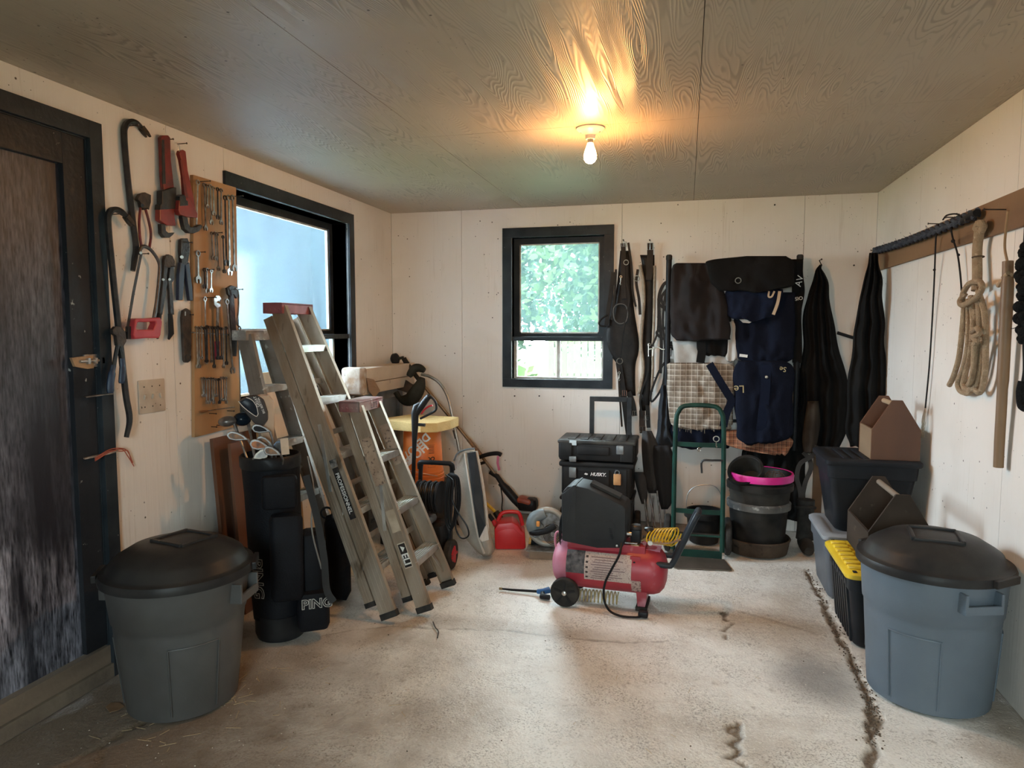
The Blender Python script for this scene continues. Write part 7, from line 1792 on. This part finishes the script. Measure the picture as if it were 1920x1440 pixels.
# ================================================================ totes, tool carriers, rope rail on the right
def tote(name, label, x0, x1, y0, y1, h, m, lid_m, taper=.05, lid_h=.04, lid_over=.02, z0=0.0, ribs=0, lid_parts=None, cat='tote'):
    t = thing(name, label, cat, ((x0 + x1) / 2, (y0 + y1) / 2, z0))
    hx, hy = (x1 - x0) / 2, (y1 - y0) / 2
    mb = MB(); rings = []
    def ring(sx, sy, z, r=.04, n=5):
        out = []
        for qx, qy, a0 in ((1, 1, 0), (-1, 1, 90), (-1, -1, 180), (1, -1, 270)):
            for k in range(n + 1):
                a = math.radians(a0 + 90 * k / n); out.append(Vector((qx * (sx - r) + r * math.cos(a), qy * (sy - r) + r * math.sin(a), z)))
        return out
    hb = h - lid_h
    rs = [ring(hx - taper - .01, hy - taper - .01, 0), ring(hx - taper, hy - taper, .012), ring(hx - taper * .25, hy - taper * .25, hb * .80), ring(hx - taper * .25 + .008, hy - taper * .25 + .008, hb * .81), ring(hx, hy, hb)]
    k = len(rs[0])
    mb.add([p for r in rs for p in r], [(i * k + j, i * k + (j + 1) % k, (i + 1) * k + (j + 1) % k, (i + 1) * k + j) for i in range(len(rs) - 1) for j in range(k)] + [tuple(range(k - 1, -1, -1)), tuple((len(rs) - 1) * k + j for j in range(k))])
    mb.build('body', m, t)
    if ribs:
        for sx in (-1, 1):
            for q in range(ribs):
                y = -hy + taper + .03 + (2 * hy - 2 * taper - .06) * (q + .5) / ribs; w = (2 * hy - 2 * taper) / ribs * .48
                MB().add([(sx * (hx - taper + .008), y - w / 2, .01), (sx * (hx - taper + .008), y + w / 2, .01), (sx * (hx + .004), y + w / 2, hb - .03), (sx * (hx + .004), y - w / 2, hb - .03),
                          (sx * (hx - taper - .012), y - w / 2, .01), (sx * (hx - taper - .012), y + w / 2, .01), (sx * (hx - .014), y + w / 2, hb - .03), (sx * (hx - .014), y - w / 2, hb - .03)],
                         [(0, 1, 2, 3), (4, 7, 6, 5), (0, 4, 5, 1), (1, 5, 6, 2), (2, 6, 7, 3), (3, 7, 4, 0)]).build('rib', m, t, smooth=False, bevel=.003)
        for sy in (-1, 1):
            for q in range(4):
                x = -hx + taper + .03 + (2 * hx - 2 * taper - .06) * (q + .5) / 4
                MB().bb(x - .025, x + .025, sy * (hy - taper * .5) - .02, sy * (hy - taper * .5) + .02, .02, hb - .04).build('rib', m, t, smooth=False, bevel=.003)
    l = MB(); o = lid_over
    rs = [ring(hx + o - .004, hy + o - .004, hb + .0005), ring(hx + o, hy + o, hb + .006), ring(hx + o, hy + o, h - .010), ring(hx + o - .012, hy + o - .012, h), ring(hx + o - .05, hy + o - .05, h), ring(hx + o - .06, hy + o - .06, h - .006)]
    l.add([p for r in rs for p in r], [(i * k + j, i * k + (j + 1) % k, (i + 1) * k + (j + 1) % k, (i + 1) * k + j) for i in range(len(rs) - 1) for j in range(k)] + [tuple(range(k - 1, -1, -1)), tuple((len(rs) - 1) * k + j for j in range(k))])
    lid = l.build('lid', lid_m, t)
    if lid_parts == 'knuckles':
        for sx in (-1, 1):
            for q in range(7):
                y = -hy + .06 + (2 * hy - .12) * q / 6
                MB().rbox((sx * (hx - .035), y, h + .004), (.075, .038, .022), .009).build('lid_rib', lid_m, lid)
        for sx in (-1, 1):
            for sy in (-1, 1): MB().rbox((sx * (hx - .02), sy * (hy - .005), h + .0005), (.018, .030, .004), .0018).build('lid_hole', M_BLACKGRIP, lid)
    elif lid_parts == 'ridges':
        for q in range(6): MB().rbox((-hx * .55 + hx * 1.1 * q / 5, 0, h - .003), (.03, hy * 1.5, .008), .003).build('lid_ridge', lid_m, lid)
    return t
M_TOTEB = mat('black tote plastic', (.0151, .0167, .0197), .42, c2=(.0228, .0243, .0281), scale=5, c3=(.0644, .0683, .0758), s3=50, t3=.74)
M_TOTEG = mat('slate grey tote plastic', (.1062, .1139, .1290), .45, c2=(.0872, .0949, .1062), scale=5, c3=(.1669, .1746, .1821), s3=60, t3=.75)
M_TOTEGL = mat('light grey lid', (.2938, .3060, .3182), .45, c2=(.2326, .2448, .2570), scale=5)
M_YLID = mat('yellow lid plastic', (.80, .56, .035), .4, c2=(.70, .46, .03), scale=6, c3=(.30, .22, .10), s3=40, t3=.74)
tote('storage_tote', 'slate grey tote with pale lid at the bottom of the stack', .755, 1.235, 4.03, 4.50, .372, M_TOTEG, M_TOTEGL, .035, .035, .012)
tote('storage_tote', 'black lidded tote on top of the slate grey one', .765, 1.225, 4.07, 4.49, .410, M_TOTEB, M_TOTEB, .055, .035, .014, .3735, lid_parts='ridges')
tote('storage_tote', 'black ribbed tote with a yellow lid behind the dustbin', .755, 1.195, 3.42, 3.925, .372, M_TOTEB, M_YLID, .035, .032, .022, 0.0, 7, 'knuckles')

def tool_carrier(label, x0, x1, y0, y1, z, hs, ha, m_end, m_side, m_dowel, flat=.07, fill=None):
    cx = (x0 + x1) / 2
    t = thing('tool_carrier', label, 'tool carrier', (cx, (y0 + y1) / 2, z))
    w, l = (x1 - x0) / 2, (y1 - y0) / 2
    for s in (-1, 1):
        MB().poly([(-w, s * l, 0), (w, s * l, 0), (w, s * l, hs), (flat / 2, s * l, ha), (-flat / 2, s * l, ha), (-w, s * l, hs)], (0, -.014 * s, 0)).build('end_board', m_end, t, smooth=False, bevel=.0015)
    for s in (-1, 1):
        MB().bb(s * w - (.012 if s > 0 else 0), s * w + (0 if s > 0 else .012), -l + .014, l - .014, 0, hs).build('side_board', m_side, t, smooth=False, bevel=.0015)
    MB().bb(-w + .012, w - .012, -l + .014, l - .014, .0, .012).build('bottom_board', m_side, t, smooth=False)
    MB().cyl((0, -l + .004, ha - .026), (0, l - .004, ha - .026), .0135, n=14).build('dowel', m_dowel, t)
    return t
M_REDWOOD = mat('red brown plywood', (.135, .055, .022), .5, c2=(.092, .036, .015), scale=4, stretch=(1, 1, .3), bump=.1, bscale=40)
M_RAWSIDE = mat('raw fir side', (.27, .175, .10), .7, c2=(.18, .11, .06), scale=6, stretch=(1, .2, 1))
M_DARKWOOD = mat('dark weathered ply', (.055, .040, .030), .7, c2=(.032, .024, .018), scale=6, stretch=(1, .3, 1), c3=(.11, .088, .066), s3=26, t3=.68)
tool_carrier('red brown wooden tool carrier on the black tote lid', .985, 1.225, 4.10, 4.38, .7835, .165, .325, M_REDWOOD, M_RAWSIDE, mat('pale dowel', (.42, .28, .17), .6), .05)
tool_carrier('dark weathered wooden tool carrier on the yellow lid', .835, 1.115, 3.47, 3.895, .3885, .16, .345, M_DARKWOOD, M_DARKWOOD, mat('grey brown dowel', (.22, .175, .13), .6), .06)
# flat sheet standing in for a second dustbin squeezed behind
p = Vector((1.10, 3.33, 0))
nb = thing('bin_stand_in', 'narrow grey sheet standing in for a second dustbin behind the blue grey one', 'sheet', (1.262, 3.24, 0))
MB().poly([(0, -.05, 0), (0, .10, 0), (0, .10, .42), (0, -.04, .42)], (.010, 0, 0)).build('sheet', mat('grey blue sheet', (.16, .19, .21), .5, c2=(.10, .12, .13), scale=6), nb, smooth=False)

# ---- rail board with nails, braided rope on top
M_RAIL = mat('old stained board', (.26, .145, .07), .65, c2=(.17, .09, .042), scale=4, stretch=(1, .1, 1), c3=(.09, .045, .02), s3=18, t3=.68, bump=.15, bscale=30)
rb = MB().bb(XR - .021, XR - .0008, 1.9, 5.385, 1.888, 2.036)
rail = tag(rb.build('rail_board', M_RAIL, None, smooth=False, loc=Vector((XR, 3.6, 1.96)), bevel=.002), 'long brown board nailed along the white wall for hanging rope', 'board')
wall_right = bpy.data.objects['wall_right']
def rnail(u, v, o=.07, r=.003):
    p = RW(u, v, .02); mb = MB(); mb.cyl((XR - .015, p.y, p.z), (XR - o, p.y, p.z + .004), r, n=6); mb.cyl((XR - o, p.y, p.z + .004), (XR - o - .002, p.y, p.z + .004), r * 2, n=8)
    d = rail.location
    mb.v = [q - d for q in mb.v]
    return mb.build('nail', M_IRON2, rail)
for u, v, o in ((1838, 414, .08), (1887, 393, .10), (1800, 408, .08), (1765, 420, .08), (1645, 470, .06), (1820, 405, .06)): rnail(u, v, o)
# braided blue black halter rope lying along the rail
br = thing('braided_lead_rope', 'blue black braided rope stretched along the brown rail board', 'rope', RW(1735, 438, .05))
M_BRAID = mat('faded blue black rope', (.035, .042, .058), .9, c2=(.075, .085, .105), scale=30, c3=(.20, .19, .17), s3=60, t3=.70)
A_, B_ = RW(1640, 471, .050), RW(1832, 400, .050)
ax_ = (B_ - A_)
L_ = ax_.length; d_ = ax_.normalized(); n1 = Vector((1, 0, 0)); n2 = d_.cross(n1)
k = WMB(); N_ = 130
for s in range(3):
    pts = []
    for i in range(N_ + 1):
        f = i / N_; a = f * 2 * math.pi * 8 + s * 2 * math.pi / 3
        pts.append(A_ + ax_ * f + n1 * (-.012 * math.sin(2 * a)) + n2 * (.017 * math.cos(a)) + Vector((0, 0, -.012 * math.sin(math.pi * f))))
    k.tube(pts, .0095, 7)
k.part('braid', M_BRAID, br)
k = WMB()
random.seed(4)
for i in range(46):
    f = random.random() * .98; p = A_ + ax_ * f
    k.tube([p + n2 * random.uniform(-.012, .012), p + d_ * random.uniform(-.03, .03) + n2 * random.uniform(-.03, .034) + n1 * -.015], .0010, 4)
k.part('stray_fibres', M_BRAID, br)['kind'] = 'stuff'
WMB().tube([RW(1806, 414, .055), RW(1822, 404, .055), RW(1832, 399, .055)], [.015, .018, .017], 10).part('end_sleeve', mat('black sleeve', (.018, .018, .02), .5), br)
WMB().tube(curve_pts([RW(1768, 412, .06), RW(1775, 404, .065), RW(1790, 401, .065), RW(1800, 404, .06), RW(1806, 412, .06)], 5), .004, 6).part('tie_cord', mat('black cord', (.02, .018, .017), .8), br)
# thin black leads hanging down
M_BCORD = mat('thin black cord', (.022, .020, .020), .85)
ld = thing('thin_lead', 'thin black cord with a frayed pale tip hanging from the rail', 'cord', RW(1757, 430, .045))
WMB().tube(curve_pts([RW(1760, 420, .06), RW(1755, 445, .05), RW(1752, 520, .03), RW(1748, 600, .02), RW(1743, 680, .018), RW(1738, 735, .018), RW(1735, 765, .018)], 6), .0042, 7).part('cord', M_BCORD, ld)
WMB().ball(RW(1752, 506, .034), .007).part('knot', M_BCORD, ld)
k = WMB()
for i in range(16):
    k.tube(curve_pts([RW(1735, 762, .018), RW(1732 + random.uniform(-4, 5), 790, .018), RW(1726 + random.uniform(-3, 8), 815 + random.uniform(-8, 8), .016 + random.uniform(-.008, .012))], 3), .0011, 4)
k.part('frayed_tip', mat('frayed hemp', (.36, .28, .20), .95), ld)
l2 = thing('knotted_lead', 'short knotted black cord hanging beside the coiled rope', 'cord', RW(1785, 425, .045))
WMB().tube(curve_pts([RW(1781, 415, .06), RW(1786, 445, .05), RW(1795, 475, .035), RW(1800, 510, .03), RW(1803, 545, .028)], 6), .0042, 7).part('cord', M_BCORD, l2)
WMB().ball(RW(1787, 452, .046), .009).ball(RW(1797, 478, .034), .007).part('knot', M_BCORD, l2)
# coiled beige rope
rp = thing('coiled_rope', 'thick beige rope coiled and hung from a nail in the rail', 'rope', RW(1835, 425, .05))
M_ROPE = mat('beige cotton rope', (.42, .30, .185), .95, c2=(.33, .225, .135), scale=26, c3=(.55, .42, .29), s3=70, t3=.60, bump=.9, bscale=220)
def rope(pts, o=None, r=.0125, nm='strand', n=7):
    return WMB().tube(curve_pts([RW(*q) for q in pts], n), r, 9).part(nm, M_ROPE, rp)
rope([(1838, 415, .055), (1835, 440, .05), (1832, 470, .046), (1832, 520, .05), (1830, 545, .056)], r=.020, nm='bound_neck')
rope([(1830, 428, .05), (1836, 418, .065), (1844, 424, .055), (1840, 434, .05)], r=.015, nm='neck_knot')
WMB().torus(RW(1834, 482, .047), .022, .003, (0, .1, 1), 16, 6).part('binding', mat('dark binding', (.08, .05, .03), .9), rp)
rope([(1810, 550, .06), (1800, 565, .075), (1806, 572, .085), (1830, 558, .085), (1841, 540, .08), (1836, 528, .075), (1818, 532, .07), (1806, 550, .065), (1804, 575, .06)], nm='wrapping_turn')
for a in ([(1808, 572, .055), (1804, 620, .05), (1798, 670, .045), (1788, 705, .04), (1780, 722, .035)],
          [(1816, 560, .05), (1815, 640, .045), (1806, 690, .04), (1796, 716, .035), (1800, 732, .03), (1815, 737, .03), (1824, 722, .04), (1826, 660, .05), (1828, 580, .055)],
          [(1820, 555, .06), (1824, 600, .06), (1822, 640, .065)],
          [(1834, 545, .06), (1846, 590, .055), (1848, 650, .05), (1846, 705, .045), (1838, 735, .04), (1828, 725, .04), (1830, 680, .05), (1836, 620, .06), (1834, 560, .065)],
          [(1826, 560, .04), (1822, 640, .035), (1810, 700, .03), (1806, 722, .03), (1816, 732, .03), (1832, 720, .04), (1842, 660, .045), (1842, 590, .045)],
          [(1828, 640, .075), (1826, 680, .07), (1822, 710, .065), (1816, 722, .06)]): rope(a)
rope([(1822, 622, .07), (1832, 616, .085), (1836, 626, .09), (1824, 632, .09), (1832, 640, .085), (1826, 646, .075)], r=.011, nm='centre_knot')
# wooden stick hung by a leather thong
stk = thing('wooden_stick', 'smooth hardwood stick hung by a leather thong from a long nail', 'stick', RW(1888, 400, .06))
WMB().tube(curve_pts([RW(1890, 490, .05), RW(1889, 540, .05), RW(1886, 600, .048), RW(1882, 680, .044), RW(1878, 760, .04), RW(1874, 830, .036), RW(1872, 876, .034)], 5), [.0195] * 4 + [.022] * 6 + [.0215] * 8 + [.019] * 8 + [.0185] * 5, 14).part('stick', mat('oiled hardwood', (.25, .15, .075), .5, c2=(.17, .095, .045), scale=5, stretch=(1, 1, .12), bump=.1, bscale=40), stk)
for o in (.0, .012): WMB().tube(curve_pts([RW(1890, 395, .095 - o), RW(1886, 430, .085 - o), RW(1884, 465, .06 - o * .5), RW(1889, 492, .05)], 5), .0048, 7).part('thong', mat('tan leather thong', (.34, .20, .10), .8), stk)
WMB().tube([RW(1880, 520, .055), RW(1890, 512, .07), RW(1898, 516, .05)], [.006, .008, .006], 8).part('peg', mat('peg', (.40, .27, .16), .7), stk)
WMB().tube([RW(1885, 525, .06), RW(1876, 528, .06), RW(1872, 536, .055)], [.006, .007, .009], 8).part('thong_end', mat('peg', (.40, .27, .16), .7), stk)
# black woolly bundle cut by the picture edge
bw = thing('knotted_black_halter', 'knotted black rope halter hanging past the hardwood stick', 'halter', RW(1925, 470, .05))
k = WMB()
for i in range(34):
    f = i / 33; u = 1918 + 6 * math.sin(i * 1.7) + (4 if f < .2 else 0); v = 462 + 178 * f
    k.ball(RW(u, v, .05 + .014 * math.cos(i * 2.1)), .018 + .007 * math.sin(i * 1.3), (1, 1, 1), 6)
k.part('knots', mat('black yarn', (.010, .010, .010), .95, bump=1.0, bscale=180), bw)
WMB().tube(curve_pts([RW(1917, 715, .04), RW(1913, 735, .045), RW(1915, 760, .045), RW(1922, 766, .04)], 4), .014, 8).part('tail', mat('black yarn', (.010, .010, .010), .95), bw)
WMB().tube(curve_pts([RW(1920, 640, .05), RW(1921, 690, .045), RW(1918, 716, .04)], 4), .006, 6).part('tail_cord', M_BCORD, bw)
WMB().tube(curve_pts([RW(1925, 380, .04), RW(1923, 430, .045), RW(1921, 466, .05)], 4), .006, 6).part('hanging_cord', M_BCORD, bw)
WMB().tube(curve_pts([RW(1892, 616, .03), RW(1903, 615, .04), RW(1914, 605, .05)], 4), .0016, 5).part('wire_end', M_BCORD, bw)

# ---- straw, chips and dead leaves on the floor
rd = random.Random(9)
M_STRAW = mat('straw', (.50, .38, .22), .9); M_CRUMB = mat('crumbs of soil', (.10, .07, .045), .95); M_CHIP = mat('pale chips', (.62, .57, .49), .9)
def litter(name, label, m, gen, n):
    mb = MB()
    for _ in range(n): gen(mb)
    o = mb.build(name, m, None, smooth=False); o['kind'] = 'stuff'; o['label'] = label; o['category'] = 'litter'
    return o
def rpos():
    while True:
        u, v = rd.uniform(60, 1900), rd.uniform(1050, 1440)
        p = FL(u, v)
        if XL + .05 < p.x < XR - .05 and p.y < YB - .1: return p
def g_straw(mb):
    c = rd.choice([FL(430, 1310), FL(520, 1250), FL(300, 1360), rpos(), rpos()]); a = rd.uniform(0, 6.3); l = rd.uniform(.008, .03)
    p = c + Vector((rd.gauss(0, .09), rd.gauss(0, .09), 0)); p.z = .001
    mb.bar([p - Vector((math.cos(a), math.sin(a), 0)) * l, p + Vector((math.cos(a), math.sin(a), 0)) * l], .0016, .001, (0, 0, 1))
def g_crumb(mb):
    t = rd.random()
    if t < .85:
        k = rd.random(); px = [(1512, 1068), (1542, 1122), (1572, 1190), (1604, 1252), (1630, 1312), (1640, 1345), (1633, 1400)]
        i = min(5, int(k * 6)); f = k * 6 - i; p = FL(px[i][0] + (px[i + 1][0] - px[i][0]) * f, px[i][1] + (px[i + 1][1] - px[i][1]) * f) + Vector((rd.gauss(0, .014), rd.gauss(0, .014), 0))
    else: p = rpos()
    s = rd.uniform(.001, .0035) * (1.3 if t < .85 else .8)
    mb.box(Vector((p.x, p.y, s * .3 - .002)), (s * 2, s * 1.5, s), Matrix.Rotation(rd.uniform(0, 3), 3, 'Z') @ Matrix.Rotation(rd.uniform(0, 1), 3, 'X'))
def g_chip(mb):
    p = rpos(); s = rd.uniform(.0008, .0025)
    mb.box(Vector((p.x, p.y, 0)), (s * 2, s * 1.4, s * .8), Matrix.Rotation(rd.uniform(0, 3), 3, 'Z'))
litter('straw_litter', 'bits of straw scattered on the concrete', M_STRAW, g_straw, 90)
litter('soil_crumbs', 'dark crumbs of soil along the broken joint', M_CRUMB, g_crumb, 420)
litter('stone_chips', 'pale chips scattered on the concrete', M_CHIP, g_chip, 500)
lf = MB().poly([FL(198, 1326), FL(208, 1318), FL(225, 1318), FL(233, 1325), FL(222, 1332), FL(206, 1336)], (0, 0, .002))
tag(lf.build('dead_leaf', mat('dry leaf', (.26, .15, .075), .85, c2=(.18, .10, .05), scale=20), None, smooth=False, loc=FL(215, 1326)), 'dry brown leaf lying before the door threshold', 'leaf')
tag(MB().tube(curve_pts([FL(812, 1166, .004), FL(816, 1176, .004), FL(822, 1184, .004), FL(820, 1196, .004)], 5), .003, 6).build('twig', M_IRON2, None, loc=FL(815, 1180)), 'small dark curled twig on the floor by the short ladder', 'twig')
